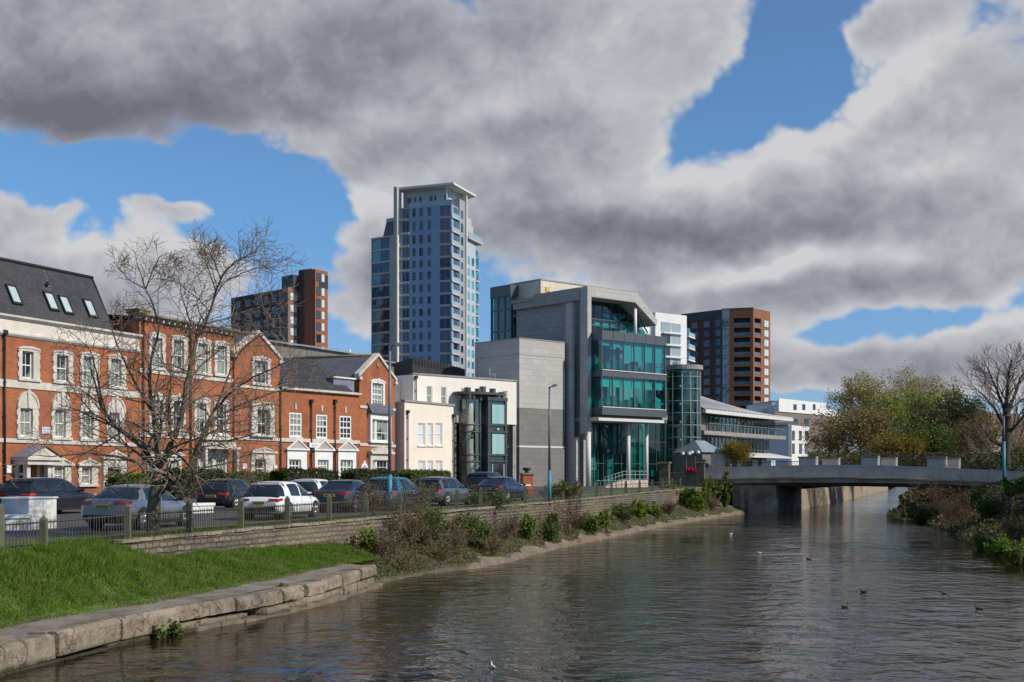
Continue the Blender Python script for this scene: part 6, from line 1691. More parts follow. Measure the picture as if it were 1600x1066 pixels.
def c_roof(m,T,o):
    i0,i1=T['roof']; xs=np.linspace(T['cabin'][i0][0]-.12,T['cabin'][i1][0]+.03,9); R_=[]
    for x in xs:
        zb,zt,wb,wt=cabring(T,x); h=zt-zb
        R_.append([(x+o,-(wt+.032),zb+h*.865),(x+o,-(wt-.04),zb+h*.985+.012),(x+o,-wt*.5,zt+.026),(x+o,0,zt+.032),(x+o,wt*.5,zt+.026),(x+o,wt-.04,zb+h*.985+.012),(x+o,wt+.032,zb+h*.865)])
    loft(m,R_,closed=False,caps=False)
    # rear spoiler lip
    zb,zt,wb,wt=cabring(T,xs[0]); m.box(xs[0]+o-.10,xs[0]+o+.08,-wt+.04,wt-.04,zt-.02,zt+.03)
def c_pillar(m,T,o):
    for (b0,b1,t0,t1) in T['pil']:
        for sg in (-1,1):
            pr=None
            for q in np.linspace(0,.9,6):
                row=[]
                for xb,xt in ((b0,t0),(b1,t1)):
                    x=xb+(xt-xb)*q; zb,zt,wb,wt=cabring(T,x); h=max(zt-zb,.02)
                    y=float(np.interp(q,[0,.1,.55,.88,.985],[wb,wb*.99,(wb+wt)/2+.02,wt+.02,wt-.05]))+.014
                    row.append((x+o,sg*y,zb+h*q))
                if pr: m.quad(pr[0],pr[1],row[1],row[0])
                pr=row
def c_bump(m,T,o):
    b=T['body']; w=b[1][3]; m.box(o-.03,o+.10,-w*.82,w*.82,b[1][1]-.02,b[1][1]+.16)
def c_bump2(m,T,o):
    L=T['L']; w=T['body'][1][3]; m.box(o+L-.14,o+L+.01,-w*.7,w*.7,.28,.46)
def _tl(m,T,o,sg):
    b=T['body']; z=b[1][2]; w=b[1][3]
    m.add([(o-.02,sg*w*.50,z-.12),(o+.02,sg*w*.98,z-.15),(o+.30,sg*(b[2][3]+.005),z-.10),(o+.28,sg*(b[2][3]-.005),z-.01),(o+.03,sg*w*.95,z-.03),(o-.012,sg*w*.48,z-.03)],[(0,1,4,5),(1,2,3,4)],False)
def c_tl1(m,T,o): _tl(m,T,o,1)
def c_tl2(m,T,o): _tl(m,T,o,-1)
def _hl(m,T,o,sg):
    L=T['L']; b=T['body'][-2]; m.add([(o+L-.03,sg*.42,b[2]-.14),(o+L-.12,sg*(b[3]),b[2]-.1),(o+L-.5,sg*(b[3]+.09),b[2]+.02),(o+L-.28,sg*.6,b[2]+.02)],[(0,1,3),(1,2,3)])
def c_hl1(m,T,o): _hl(m,T,o,1)
def c_hl2(m,T,o): _hl(m,T,o,-1)
def _mi(m,T,o,sg):
    x=T['cabin'][-1][0]-.35; zb,zt,wb,wt=cabring(T,x); m.ball((x+o,sg*(T['W']+.10),zb+.10),.10,8,6,sx=.7,sy=1.1,sz=.7); m.box(x+o-.03,x+o+.05,min(sg*.8,sg*(T['W']+.05)),max(sg*.8,sg*(T['W']+.05)),zb+.03,zb+.08)
def c_mi1(m,T,o): _mi(m,T,o,1)
def c_mi2(m,T,o): _mi(m,T,o,-1)
def c_sill(m,T,o):
    z=T['body'][4][1]; W=T['W']; m.box(o+T['wh'][0]+.35,o+T['wh'][1]-.35,-W-.004,W+.004,z-.02,z+.10)
def c_seam(m,T,o):
    W=T['W']
    for x in (T['wh'][0]+.42,T['pil'][-2][0]+.04,T['wh'][1]-.42):
        zl=T['body'][4][1]+.12; zd=T['body'][4][2]
        for sg in (-1,1): m.quad((x+o-.006,sg*(W+.004),zl),(x+o+.006,sg*(W+.004),zl),(x+o+.006,sg*(W*.978+.006),zd-.06),(x+o-.006,sg*(W*.978+.006),zd-.06))
def c_plate(m,T,o):
    z=T['body'][1][2]; m.box(o-.045,o-.015,-.26,.26,z-.25,z-.13)
def c_plet(m,T,o):
    z=T['body'][1][2]
    for i in range(7): y=-.22+i*.064; m.box(o-.049,o-.0455,y,y+.035,z-.225,z-.155)
def _w(m,T,o,i,rim):
    x=T['wh'][i//2]+o; sg=1 if i%2 else -1; r=T['wr']; W=float(np.interp(T['wh'][i//2],[q[0] for q in T['body']],[q[3] for q in T['body']]))+.002
    n=20
    def disc(y0,y1,ra,rb,mi=0):
        pts=lambda y,rr:[(x+rr*math.cos(2*math.pi*k/n),y,r+rr*math.sin(2*math.pi*k/n)) for k in range(n)]
        m.add(pts(y0,ra)+pts(y1,rb),[(k,(k+1)%n,n+(k+1)%n,n+k) for k in range(n)]+[tuple(range(n,2*n))],False)
    if not rim:
        # dark arch lining and the tyre itself
        pts=[(x+(r+.07)*math.cos(2*math.pi*k/n),sg*(W+.003),max(r+(r+.07)*math.sin(2*math.pi*k/n),.2)) for k in range(n)]; m.poly(pts)
        disc(sg*(W-.22),sg*(W+.012),r,r); 
    else:
        m.tube([(x,sg*(W+.014),r),(x,sg*(W+.018),r)],[r*.68,r*.66],n)
        for k in range(5):
            an=2*math.pi*k/5; c,s_=math.cos(an),math.sin(an)
            m.tube([(x,sg*(W+.024),r),(x+c*r*.64,sg*(W+.022),r+s_*r*.64)],[.035,.045],5)
def c_w0(m,T,o): _w(m,T,o,0,0)
def c_w1(m,T,o): _w(m,T,o,1,0)
def c_w2(m,T,o): _w(m,T,o,2,0)
def c_w3(m,T,o): _w(m,T,o,3,0)
def c_r0(m,T,o): _w(m,T,o,0,1)
def c_r1(m,T,o): _w(m,T,o,1,1)
def c_r2(m,T,o): _w(m,T,o,2,1)
def c_r3(m,T,o): _w(m,T,o,3,1)
P_white=carpaint('white_car_paint',(.82,.82,.82)); P_silver=carpaint('silver_car_paint',(.25,.265,.30),.55,.3); P_black=carpaint('black_car_paint',(.012,.012,.016)); P_grey=carpaint('dark_grey_car_paint',(.06,.065,.075),.4,.3)
P_blue=carpaint('blue_car_paint',(.03,.15,.27),.3,.3); P_navy=carpaint('navy_car_paint',(.025,.035,.085),.3,.25); P_maroon=carpaint('maroon_car_paint',(.07,.012,.014)); P_mid=carpaint('grey_car_paint',(.14,.145,.16),.5,.3)
hd=(.24,.97)
car('big black estate car behind the white utility box','estate',P_black,80,56,(.31,.95),scale=1.04)
car('dark maroon hatchback half out of frame beside the black estate car','hatch',P_maroon,-22,55,(.31,.95))
car('silver saloon with red tail lights parked behind the leaning bare tree','saloon',P_silver,220,43,(.225,.97))
car('black hatchback with yellow plate tucked behind the white hatchback','hatch',P_black,362,62,hd)
car('white hatchback with dark rear window in full view behind the fence','hatch',P_white,441,50.6,hd)
car('second white hatchback peeking out behind the first white one','hatch',P_white,493,61,hd)
car('dark grey saloon beside the clipped hedge with brambles before it','saloon',P_grey,545,59,hd)
car('bright blue hatchback behind the tall blue lamp post','hatch',P_blue,617,61,(.3,.95),scale=1.06)
car('mid grey estate car behind tangled brambles','estate',P_mid,694,68,(.38,.92))
car('black tall sport utility car in front of the glass stair turret','suv',P_black,764,83,(.35,.93))
car('navy saloon with red lamps beside the brick gate pier','saloon',P_navy,786,77,(.38,.92))

# ------------------------------------------------------------------ river fence
M['mosspost']=pmat('mossy_post',(.085,.09,.06),(.13,.12,.095),3,.9,.3,stain=(.10,.13,.03),stain_amt=.6,stain_scale=1.5)
M['fenceiron']=pmat('rusty_dark_iron',(.045,.042,.04),(.085,.06,.045),3,.7)
def ywall(px):
    a,b=21.,200.
    for _ in range(60):
        c=(a+b)/2
        if 800+F*wx(c)/c<px: a=c
        else: b=c
    return a
def fence():
    r=empty('river_fence',(0,0,0),0,'low dark railing fence with mossy pointed posts along the top of the river wall','fence')
    pxs=[3,78,208,304,384,456,521,578,630,675,719,756,792,825,856,884,910,936,959,981,1002.5,1022,1038,1053,1066]
    ys=[ywall(p) for p in pxs]
    zt=lambda y:(gz(y)-.06+.09 if y>35 else gz(y)-.02)
    xo=lambda y:wx(y)-.16
    for i,(p,y) in enumerate(zip(pxs,ys)):
        w=.085 if p>10 else .16; h=1.02 if p not in(78,) else .85
        if p==3: h=1.25
        m=MB(); x=xo(y); z=zt(y); m.box(x-w,x+w,y-w,y+w,z-.5,z+h-.12)
        t=[(x-w,y-w,z+h-.12),(x+w,y-w,z+h-.12),(x+w,y+w,z+h-.12),(x-w,y+w,z+h-.12),(x,y,z+h)]
        m.add(t,[(0,1,4),(1,2,4),(2,3,4),(3,0,4)])
        m.build('post',M['mosspost'],r)
    rnd=random.Random(3)
    for a,b in zip(ys,ys[1:]):
        m=MB(); pa=Vector((xo(a),a,zt(a))); pb=Vector((xo(b),b,zt(b))); L=(pb-pa).length
        for h in (.13,.66 if a<60 else .72): m.tube([pa+Vector((0,0,h)),pb+Vector((0,0,h))],.022,4,smooth=False)
        n=int(L/(.125 if a<57 else .30 if a<80 else .6))
        for k in range(1,n):
            q=pa+(pb-pa)*(k/n); hh=(.72 if a<57 else .72)+rnd.uniform(-.01,.01); lean=rnd.uniform(-.012,.012)
            m.tube([q+Vector((0,0,.06)),q+Vector((lean,lean,hh))],.0115 if a<57 else .01,4,cap=False,smooth=False)
        m.build('railing',M['fenceiron'],r)
fence()

# ------------------------------------------------------------------ street furniture
M['bluepost']=pmat('blue_lamp_post',(.06,.25,.34),(.045,.20,.28),2,.5)
M['greypost']=pmat('grey_lamp_post',(.17,.19,.21),(.13,.145,.16),2,.5)
def lamp(label,px,d,ybase,ytop,yblue,arm=1.1,rad=.085):
    p=PX(px,745,d); zt=H+(745-ytop)*d/F; zb=min(gz(d),H+(745-ybase)*d/F); zm=H+(745-yblue)*d/F
    r=empty('lamp_post',(p.x,p.y,zb),0,label,'lamp post','blue street lamp posts')
    m=MB(); m.tube([(0,0,-.2),(0,0,zm-zb)],[rad*1.35,rad*1.3],10); m.build('base_column',M['bluepost'],r)
    m=MB(); m.tube([(0,0,zm-zb),(0,0,zt-zb)],[rad,rad*.62],10); pl=m.build('column',M['greypost'],r)
    if arm:
        m=MB(); m.tube([(0,0,zt-zb-.05),(arm*.5,0,zt-zb+.05),(arm*.6,0,zt-zb+.06)],[.04,.035,.03],6); m.build('arm',M['greypost'],r)
        m=MB(); m.prism([(arm*.5,zt-zb-.02),(arm*1.25,zt-zb+.04),(arm*1.2,zt-zb+.14),(arm*.5,zt-zb+.14)],'y',-.14,.14); m.build('lamp_head',M['greypost'],r)
lamp('tall lamp post with blue base rising before the red brick gable',609,57,797,541,742,.45)
lamp('lamp post with blue base and flat head before the grey stone block',858.5,75,781,604.5,735,.36)
lamp('slim blue lamp post at the far end of the bridge parapet',1568.5,115,758,650,690,.5,rad=.11)
def furniture():
    # white utility box and low white walls
    f=Fr(45,41.5,1500,gz(41)); r=f.root('utility_box','large white painted utility box stained with streaks behind the fence','box')
    w=1.15; m=MB(); m.box(0,1.35,0,1.1,-.05,1.02); m.build('casing',M['dirtywhite'],r)
    m=MB(); m.prism([(-.05,1.021),(1.40,1.021),(1.36,1.07),(-.01,1.07)],'y',-.05,1.15); m.build('lid',M['dirtywhite'],r)
    m=MB(); m.box(.66,.675,-.006,-.001,.05,.98); m.build('door_seam',M['coping'],r)
    for nm,a,b,d,yt,yb,lb in (('low_wall',-40,47,40.5,805,838,'low white street wall ending beside the utility box'),('low_wall',297,334,56,786.5,804,'low white garden wall end between the silver saloon and black hatchback'),('low_wall',733,828,86,757,770,'low white wall running behind the navy saloon to the brick gate pier')):
        p=PX(a,745,d); q=PX(b,745,d*1.02); L=(q-p).length; zb=gz(d)
        r=empty(nm,(p.x,p.y,zb),math.atan2(q.y-p.y,q.x-p.x),lb,'wall')
        zt=H+(745-yt)*d/F-zb
        m=MB(); m.box(0,L,0,.3,-.1,zt-.12); m.build('wall_body',M['dirtywhite'],r); m=MB(); m.box(-.05,L+.05,-.05,.35,zt-.118,zt); m.build('coping',M['white'],r)
    # brick gate pier with an urn
    p=PX(823,745,88); r=empty('gate_pier',(p.x,p.y,gz(88)),.3,'short red brick gate pier topped by a dark urn','gate pier')
    zt=H+(745-741.5)*88/F-gz(88)
    m=MB(); m.box(-.36,.36,-.36,.36,-.1,zt); m.build('shaft',M['brick'],r); m=MB(); m.box(-.44,.44,-.44,.44,zt+.001,zt+.1); m.build('cap',M['stoneold'],r)
    m=MB(); m.tube([(0,0,zt+.1),(0,0,zt+.16),(0,0,zt+.22),(0,0,zt+.34),(0,0,zt+.44),(0,0,zt+.47)],[.18,.14,.12,.27,.30,.24],12); m.build('urn',M['black_metal'],r)
    # bridge-end stone piers, railing and flower trough
    for (a,b,yt,yb,d,lb) in ((1031,1046,722,756,124,'rough stone pier at the street end of the bridge beside the glass drum'),(1089.5,1101,721.5,765,127,'rough stone pier where the bridge parapet starts')):
        p=PX((a+b)/2,745,d); w=(b-a)*d/F/2; zb=H+(745-yb)*d/F; zt=H+(745-yt)*d/F
        r=empty('stone_pier',(p.x,p.y,zb),-.3,lb,'pier'); m=MB(); m.box(-w,w,-w,w,-.6,zt-zb-.15); m.build('shaft',M['stonewall'],r); m=MB(); m.box(-w-.1,w+.1,-w-.1,w+.1,zt-zb-.149,zt-zb); m.build('cap',M['quaystone'],r)
    A=PX(1047,745,124.5); B=PX(1089,745,126.5); zb=2.66
    r=empty('street_railing',(A.x,A.y,zb),math.atan2(B.y-A.y,B.x-A.x),'dark street railing between the two rough stone piers','railing'); L=(B-A).length
    m=MB()
    for h in (.1,1.45): m.box(0,L,-.03,.03,h,h+.06)
    x=.15
    while x<L: m.box(x-.015,x+.015,-.015,.015,.1,1.45); x+=.16
    m.build('rail_panel',M['black_metal'],r)
    p=PX(1079.5,745,125.9); r=empty('flower_trough',(p.x,p.y,3.9),-.2,'trough of red flowers hung on the dark street railing','flower trough')
    m=MB(); m.prism([(-.45,0),(.45,0),(.55,.3),(-.55,.3)],'y',-.34,-.06); m.build('trough',M['black_metal'],r)
    rng=np.random.default_rng(1); c=rng.normal(0,1,(260,3))*np.array([.25,.1,.13])+np.array([0,-.22,.5]); leaves('blossom',c,.09,M['redflower'],r,rng)
    # globe lamps
    for px,py,d,lb in ((1072,709,138,'white globe street lamp beside the glass stair drum'),(1086,707,140,'white globe street lamp before the dark gate lodge')):
        p=PX(px,py,d); zb=2.67; r=empty('globe_lamp',(p.x,p.y,zb),0,lb,'street lamp')
        m=MB(); m.tube([(0,0,0),(0,0,p.z-zb-.2)],[.08,.05],8); m.build('post',M['black_metal'],r); m=MB(); m.ball((-.35,0,p.z-zb),.2,10,8); m.ball((.35,0,p.z-zb),.2,10,8); m.build('globe',M['white'],r); m=MB(); m.tube([(-.35,0,p.z-zb-.22),(.35,0,p.z-zb-.22)],.03,6); m.build('bracket',M['black_metal'],r)
    # cycle hoops and ramp railing before the office
    for i in range(7):
        px=934+i*8.3; d=118+i*.6; p=PX(px,745,d); r=empty('cycle_stand',(p.x,p.y,gz(d)),.8,'steel cycle hoop, number %s along the row before the office columns'%('one two three four five six seven'.split()[i]),'cycle stand','cycle hoops before the office')
        m=MB(); m.tube([(-.4,0,-.1),(-.4,0,.6),(-.28,0,.8),(.28,0,.8),(.4,0,.6),(.4,0,-.1)],.03,6); m.build('hoop',M['steelpale'],r)
    A=PX(945,745,126); B=PX(975,745,128); D_=PX(1013,745,130)
    r=empty('ramp_railing',(0,0,0),0,'pale steel handrail climbing the ramp before the office columns','railing'); zl=[2.75,3.35,3.35]; P=[Vector((q.x,q.y,z)) for q,z in zip((A,B,D_),zl)]
    m=MB()
    for h in (.15,.6,.95):
        m.tube([q+Vector((0,0,h)) for q in P],.03,5)
    for k in range(12):
        t=k/11*2; i=min(int(t),1); q=P[i]+(P[i+1]-P[i])*(t-i); m.tube([q-Vector((0,0,.4)),q+Vector((0,0,.95))],.028,5)
    m.build('handrail',M['steelpale'],r)
    r=empty('ramp_wall',(0,0,0),0,'low pale grey ramp wall under the steel handrail before the office','wall'); m=MB()
    for a,b in zip(P,P[1:]):
        n=Vector((-(b-a).y,(b-a).x,0)).normalized()*.3
        m.add([a-Vector((0,0,1.2)),b-Vector((0,0,1.2)),b+Vector((0,0,.05)),a+Vector((0,0,.05)),a-Vector((0,0,1.2))+n,b-Vector((0,0,1.2))+n,b+n+Vector((0,0,.05)),a+n+Vector((0,0,.05))],[(0,1,2,3),(4,7,6,5),(3,2,6,7),(0,4,5,1),(1,5,6,2),(0,3,7,4)])
    m.build('ramp_face',M['parapet'],r)
M['dirtywhite']=pmat('streaked_white_paint',(.72,.72,.70),(.60,.60,.58),1.5,.7,.05,stretch=(4,4,.5),stain=(.33,.33,.30),stain_amt=.5,stain_scale=1.2)
M['redflower']=leafmat('red_blossom',(.55,.02,.03),(.42,.015,.03),None,2,.2)
# ------------------------------------------------------------------ plants
def leaf_quads(c,size,rng,flat=.0,narrow=.55):
    n=len(c); d=rng.normal(0,1,(n,3)); d/=np.linalg.norm(d,axis=1)[:,None]
    e=rng.normal(0,1,(n,3)); e-=d*np.sum(d*e,1)[:,None]; e/=np.linalg.norm(e,axis=1)[:,None]
    s=(size*(.55+.9*rng.random(n)))[:,None]
    a=d*s; b=e*s*narrow
    V=np.stack([c-a,c+b-a*.1,c+a,c-b-a*.1],1).reshape(-1,3)
    return V,np.arange(4*n).reshape(n,4)
def leaves(name,c,size,mat,parent,rng,narrow=.55):
    V,f=leaf_quads(np.asarray(c,float),size,rng,narrow=narrow); return npmesh(name,V,f,mat,parent)
def tubes_np(branches,n=4):
    Vs=[];Fs=[];off=0
    an=np.arange(n)*2*np.pi/n; ca,sa=np.cos(an),np.sin(an)
    for pts,rad in branches:
        pts=np.asarray(pts,float); k=len(pts); rad=np.broadcast_to(np.asarray(rad,float),(k,))
        t=np.gradient(pts,axis=0); t/=np.linalg.norm(t,axis=1)[:,None]+1e-9
        up=np.where(np.abs(t[:,2:3])<.9,np.array([[0,0,1.]]),np.array([[1.,0,0]]))
        a=np.cross(t,up); a/=np.linalg.norm(a,axis=1)[:,None]+1e-9; b=np.cross(t,a)
        V=pts[:,None,:]+(a[:,None,:]*ca[None,:,None]+b[:,None,:]*sa[None,:,None])*rad[:,None,None]
        Vs.append(V.reshape(-1,3))
        i=np.arange(k-1)[:,None]*n; j=np.arange(n)[None,:]; j2=(j+1)%n
        Fs.append(np.stack([i+j,i+j2,i+n+j2,i+n+j],-1).reshape(-1,4)+off); off+=k*n
    return np.concatenate(Vs),np.concatenate(Fs)
def grow(p,d,L,r,depth,rng,out,tips,spread=.7,up=.15,kids=(4,7),seg=4,ratio=.62,rmin=.004,wig=.16,start=.25):
    """one branch and, by recursion, its side shoots"""
    pts=[p]; dd=d/np.linalg.norm(d); step=L/seg
    for i in range(seg):
        dd=dd+rng.normal(0,wig,3)+np.array([0,0,up*.5]); dd/=np.linalg.norm(dd); pts.append(pts[-1]+dd*step)
    pts=np.array(pts); rad=np.linspace(r,max(r*.35,rmin),seg+1); out.append((depth,pts,rad))
    if depth==0: tips.append(pts[-1]); tips.append(pts[seg//2]); return
    side(pts,rad,L,depth,rng,out,tips,spread,up,kids,seg,ratio,rmin,wig,start)
def side(pts,rad,L,depth,rng,out,tips,spread,up,kids,seg,ratio,rmin,wig,start=.25):
    k=rng.integers(kids[0],kids[1]+1); n=len(pts)
    for q in np.linspace(start,.98,k):
        x=q*(n-1); i=min(int(x),n-2); p0=pts[i]+(pts[i+1]-pts[i])*(x-i); t=pts[i+1]-pts[i]; t/=np.linalg.norm(t)+1e-9
        s=rng.normal(0,1,3); s-=t*np.dot(s,t); s/=np.linalg.norm(s)+1e-9
        d=t*(1-spread*.5)+s*spread+np.array([0,0,up]); r0=max(np.interp(x,np.arange(n),rad)*.55,rmin)
        grow(p0,d,L*ratio*(1.1-.55*q)*rng.uniform(.75,1.2),r0,depth-1,rng,out,tips,spread,up,kids,max(3,seg-1),ratio,rmin,wig)
def tree(name,label,cat,base,limbs,bark,leafm=None,seed=1,depth=3,group=None,leaf=.15,lpt=5,lspread=.35,trunk_sides=8,lenk=1.,twig=None,**kw):
    """limbs: list of (points, r0, r1) main limbs in world space; the rest grows from them"""
    rng=np.random.default_rng(seed); root=empty(name,base,0,label,cat,group); B=np.array(base)
    out=[];tips=[];main=[]
    for it in limbs:
        pts,r0,r1=it[:3]; o=it[3] if len(it)>3 else {}
        pts=np.asarray(pts,float)-B; m=len(pts)
        # soften the limb with extra points
        q=np.linspace(0,m-1,m*3); pp=np.stack([np.interp(q,np.arange(m),pts[:,k]) for k in range(3)],1); pp[1:-1]+=rng.normal(0,.018*np.linalg.norm(pts[-1]-pts[0])/m,(len(pp)-2,3))
        rr=np.interp(q,[0,m-1],[r0,r1]); main.append((pp,rr))
        if o.get('bare'): continue
        L=np.linalg.norm(np.diff(pp,axis=0),axis=1).sum()*o.get('len',.55)*lenk
        a=dict(spread=.75,up=.12,kids=(5,8),seg=4,ratio=.6,rmin=.005,wig=.16,start=.2); a.update(kw); a.update(o.get('kw',{}))
        side(pp,rr,L/ a['ratio'],depth,rng,out,tips,**a)
    V,f=tubes_np(main,trunk_sides); npmesh('trunk',V,f,bark,root,True)
    if out:
        V,f=tubes_np([(p,r) for d_,p,r in out],3); npmesh('branches' if leafm else 'crown',V,f,twig or bark,root,True)
    if leafm:
        T=np.array(tips); c=np.repeat(T,lpt,0)+rng.normal(0,lspread,(len(T)*lpt,3)); leaves('crown',c,leaf,leafm,root,rng)
    return root
M['bark']=pmat('grey_brown_bark',(.14,.115,.085),(.085,.07,.05),2.5,.9,.5,stain=(.10,.11,.035),stain_amt=.6,stain_scale=1.2,stretch=(2,2,.6))
M['darkbark']=pmat('dark_bark',(.06,.05,.042),(.04,.034,.028),1.5,.9,.3)
M['palebark']=pmat('pale_bark',(.15,.13,.105),(.10,.085,.07),1.,.9,.3)
M['haze_twig']=pmat('fine_brown_twig',(.27,.205,.155),(.18,.135,.10),1.5,.9)
M['twig']=pmat('bramble_stem',(.25,.185,.125),(.17,.12,.08),1.5,.9)
M['redtwig']=pmat('red_twig',(.115,.06,.045),(.08,.045,.035),1.5,.9)
M['leaf_fresh']=leafmat('fresh_leaf',(.17,.25,.03),(.11,.175,.022),(.21,.24,.05),.8,.35)
M['leaf_mid']=leafmat('mid_leaf',(.10,.15,.026),(.065,.105,.02),(.14,.15,.035),.8,.3)
M['leaf_olive']=leafmat('olive_leaf',(.33,.275,.075),(.26,.225,.06),(.36,.27,.085),.3,.45)
M['leaf_spring']=leafmat('spring_green_leaf',(.28,.30,.065),(.215,.245,.054),(.32,.30,.08),.25,.45)
M['leaf_dark']=leafmat('dark_leaf',(.095,.09,.035),(.12,.10,.04),(.08,.075,.03),.3,.35)
M['leaf_rust']=leafmat('rusty_leaf',(.27,.20,.075),(.20,.17,.06),(.31,.22,.08),.3,.4)
M['leaf_yellow']=leafmat('yellow_leaf',(.24,.18,.03),(.17,.135,.025),None,.4,.35)
M['leaf_hedge']=leafmat('hedge_leaf',(.035,.055,.012),(.05,.07,.016),(.07,.075,.02),1.2,.2)
M['leaf_bronze']=leafmat('bronze_leaf',(.17,.13,.06),(.12,.105,.04),(.095,.115,.025),1.0,.3)

def big_tree():
    D=38.
    def Q(px,py,o=0.): return tuple(PX(px,py,D+o))
    b=PX(238,831,D)
    kw=dict(spread=.85,up=.10,kids=(6,9),ratio=.58)
    L=[([Q(238,835),Q(239,805),Q(242,775),Q(246,748),Q(246,725,.1)],.23,.15,{'bare':1}),
       ([Q(244,770),Q(270,758,-.2),Q(295,738,-.4),Q(309,700,-.3),Q(322,667,0),Q(336,640,.2),Q(352,600,.4)],.125,.03,{'len':.34}),
       ([Q(246,728),Q(246,690,.1),Q(240,650,.2),Q(233,600,.3),Q(236,560,.3)],.11,.035,{'len':.36}),
       ([Q(236,560,.3),Q(250,512,.3),Q(240,478,.3),Q(228,452,.4),Q(218,424,.6),Q(214,412,.7)],.036,.010,{'len':.36}),
       ([Q(228,452,.4),Q(240,420,.2),Q(250,400,.1),Q(262,396,0)],.018,.007,{'len':.5}),
       ([Q(228,452,.4),Q(205,440,.4),Q(190,425,.3),Q(178,410,.2)],.016,.006,{'len':.5}),
       ([Q(250,728),Q(270,690,-.3),Q(286,645,-.4),Q(291,600,-.4),Q(303,548,-.3),Q(308,528,-.2)],.10,.05,{'len':.36}),
       ([Q(308,528,-.2),Q(324,500,-.3),Q(337,456,-.4),Q(349,428,-.5),Q(368,408,-.6),Q(386,400,-.7),Q(402,392,-.7)],.045,.010,{'len':.36}),
       ([Q(337,456,-.4),Q(328,425,-.2),Q(318,405,0),Q(305,385,.2)],.022,.008,{'len':.5}),
       ([Q(345,436,-.4),Q(334,405,-.8),Q(331,402,-1.),Q(329,394,-1.1)],.018,.006,{'len':.45}),
       ([Q(308,528,-.2),Q(296,500,.2),Q(284,460,.5),Q(279,430,.7)],.030,.008,{'len':.45}),
       ([Q(352,440,-.5),Q(385,425,-.9),Q(410,417,-1.1),Q(430,405,-1.2)],.018,.006,{'len':.5}),
       ([Q(320,506,-.3),Q(350,500,.3),Q(385,486,.7),Q(410,478,1.),Q(433,470,1.2)],.030,.007,{'len':.45}),
       ([Q(244,735),Q(226,702,.4),Q(205,684,.7),Q(180,668,1.),Q(160,640,1.2),Q(148,600,1.3),Q(140,560,1.4)],.10,.015,{'len':.36}),
       ([Q(180,668,1.),Q(150,655,.6),Q(120,640,.2),Q(92,632,0)],.035,.008,{'len':.42}),
       ([Q(240,745),Q(215,722,-.3),Q(180,712,-.7),Q(135,708,-1.),Q(85,713,-1.2),Q(45,712,-1.4)],.055,.009,{'len':.30,'kw':{'up':.02}}),
       ([Q(160,640,1.2),Q(152,585,.9),Q(140,545,.6),Q(118,525,.4)],.03,.008,{'len':.45}),
       ([Q(236,640,.2),Q(212,600,-.3),Q(192,560,-.7),Q(176,520,-.9),Q(170,495,-1.)],.05,.010,{'len':.4}),
       ([Q(322,667,0),Q(350,645,.3),Q(385,628,.6),Q(420,615,.9),Q(455,605,1.2),Q(482,603,1.4)],.05,.008,{'len':.36}),
       ([Q(336,640,.2),Q(370,605,-.3),Q(405,585,-.7),Q(440,570,-1.),Q(465,556,-1.1)],.04,.007,{'len':.42}),
       ([Q(352,600,.4),Q(368,560,.5),Q(390,535,.6),Q(418,520,.8)],.03,.007,{'len':.45}),
       ([Q(315,690,-.2),Q(350,690,-.6),Q(390,680,-.9),Q(425,668,-1.1)],.035,.007,{'len':.42}),
       ([Q(270,690,-.3),Q(262,650,-.8),Q(268,600,-1.2),Q(262,560,-1.4)],.04,.009,{'len':.42}),
       ([Q(300,735,-.4),Q(335,728,-.2),Q(370,722,.1),Q(405,728,.3)],.03,.006,{'len':.42,'kw':{'up':.02}}),
       ([Q(291,600,-.4),Q(315,570,.1),Q(345,545,.4),Q(372,522,.5)],.035,.007,{'len':.45}),
    ]
    tree('bare_tree','bare leaning multi-limbed tree on the verge in front of the red brick houses','tree',(b.x,b.y,gz(D)),L,M['bark'],seed=7,lenk=1.36,depth=2,spread=.85,up=.07,kids=(10,14),ratio=.62,rmin=.0062,wig=.24,start=.06,twig=M['haze_twig'])
big_tree()

def rb_z(px,d):
    dx=(px-800)*d/F-interp(REDGE,d); return float(np.interp(dx,[0,.5,2,4.5,8,11,16],[-.1,.12,.5,1.0,2.1,2.8,3.2]))
def simple_tree(name,label,px,ytop,ybase,halfw,d,bark,leafm,seed,depth=2,nl=6,leaf=.3,lpt=6,ls=.5,group=None,forks=.25,cat='tree',zb=None,**kw):
    rng=np.random.default_rng(seed); b=PX(px,ybase,d); 
    if zb is not None: b.z=zb
    top=PX(px,ytop,d).z; Hh=top-b.z; w=halfw*d/F
    L=[]; tr=[np.array(b)]
    for k in range(1,6): tr.append(np.array(b)+np.array([rng.normal(0,.02*Hh),rng.normal(0,.02*Hh),Hh*.85*k/5]))
    r=Hh*.022
    L.append((tr,r,r*.18,{'len':.30}))
    for i in range(nl):
        f=forks+(.75-forks)*i/max(nl-1,1); p=np.array(b)+np.array([0,0,Hh*.85*f]); an=i*2.4+rng.uniform(-.4,.4)
        e=math.sqrt(max(.12,1-((f-.35)/.75)**2)); hx=w*e*rng.uniform(.75,1.05)
        q=p+np.array([math.cos(an)*hx,math.sin(an)*hx*.9,Hh*(.22+.18*rng.random())*(1.1-f*.6)])
        if q[2]>top-.03*Hh: q[2]=top-.03*Hh
        m=p+(q-p)*.5+np.array([0,0,Hh*.02]); L.append(([p,m,q],r*.5*(1-f*.5),r*.10,{'len':.5}))
    a=dict(spread=.8,up=.12,kids=(4,7),ratio=.58,rmin=.012 if d>100 else .005); a.update(kw)
    return tree(name,label,cat,tuple(b),L,bark,leafm,seed,depth,group,leaf,lpt,ls,6,**a)
gp='trees on the bank beyond the bridge'
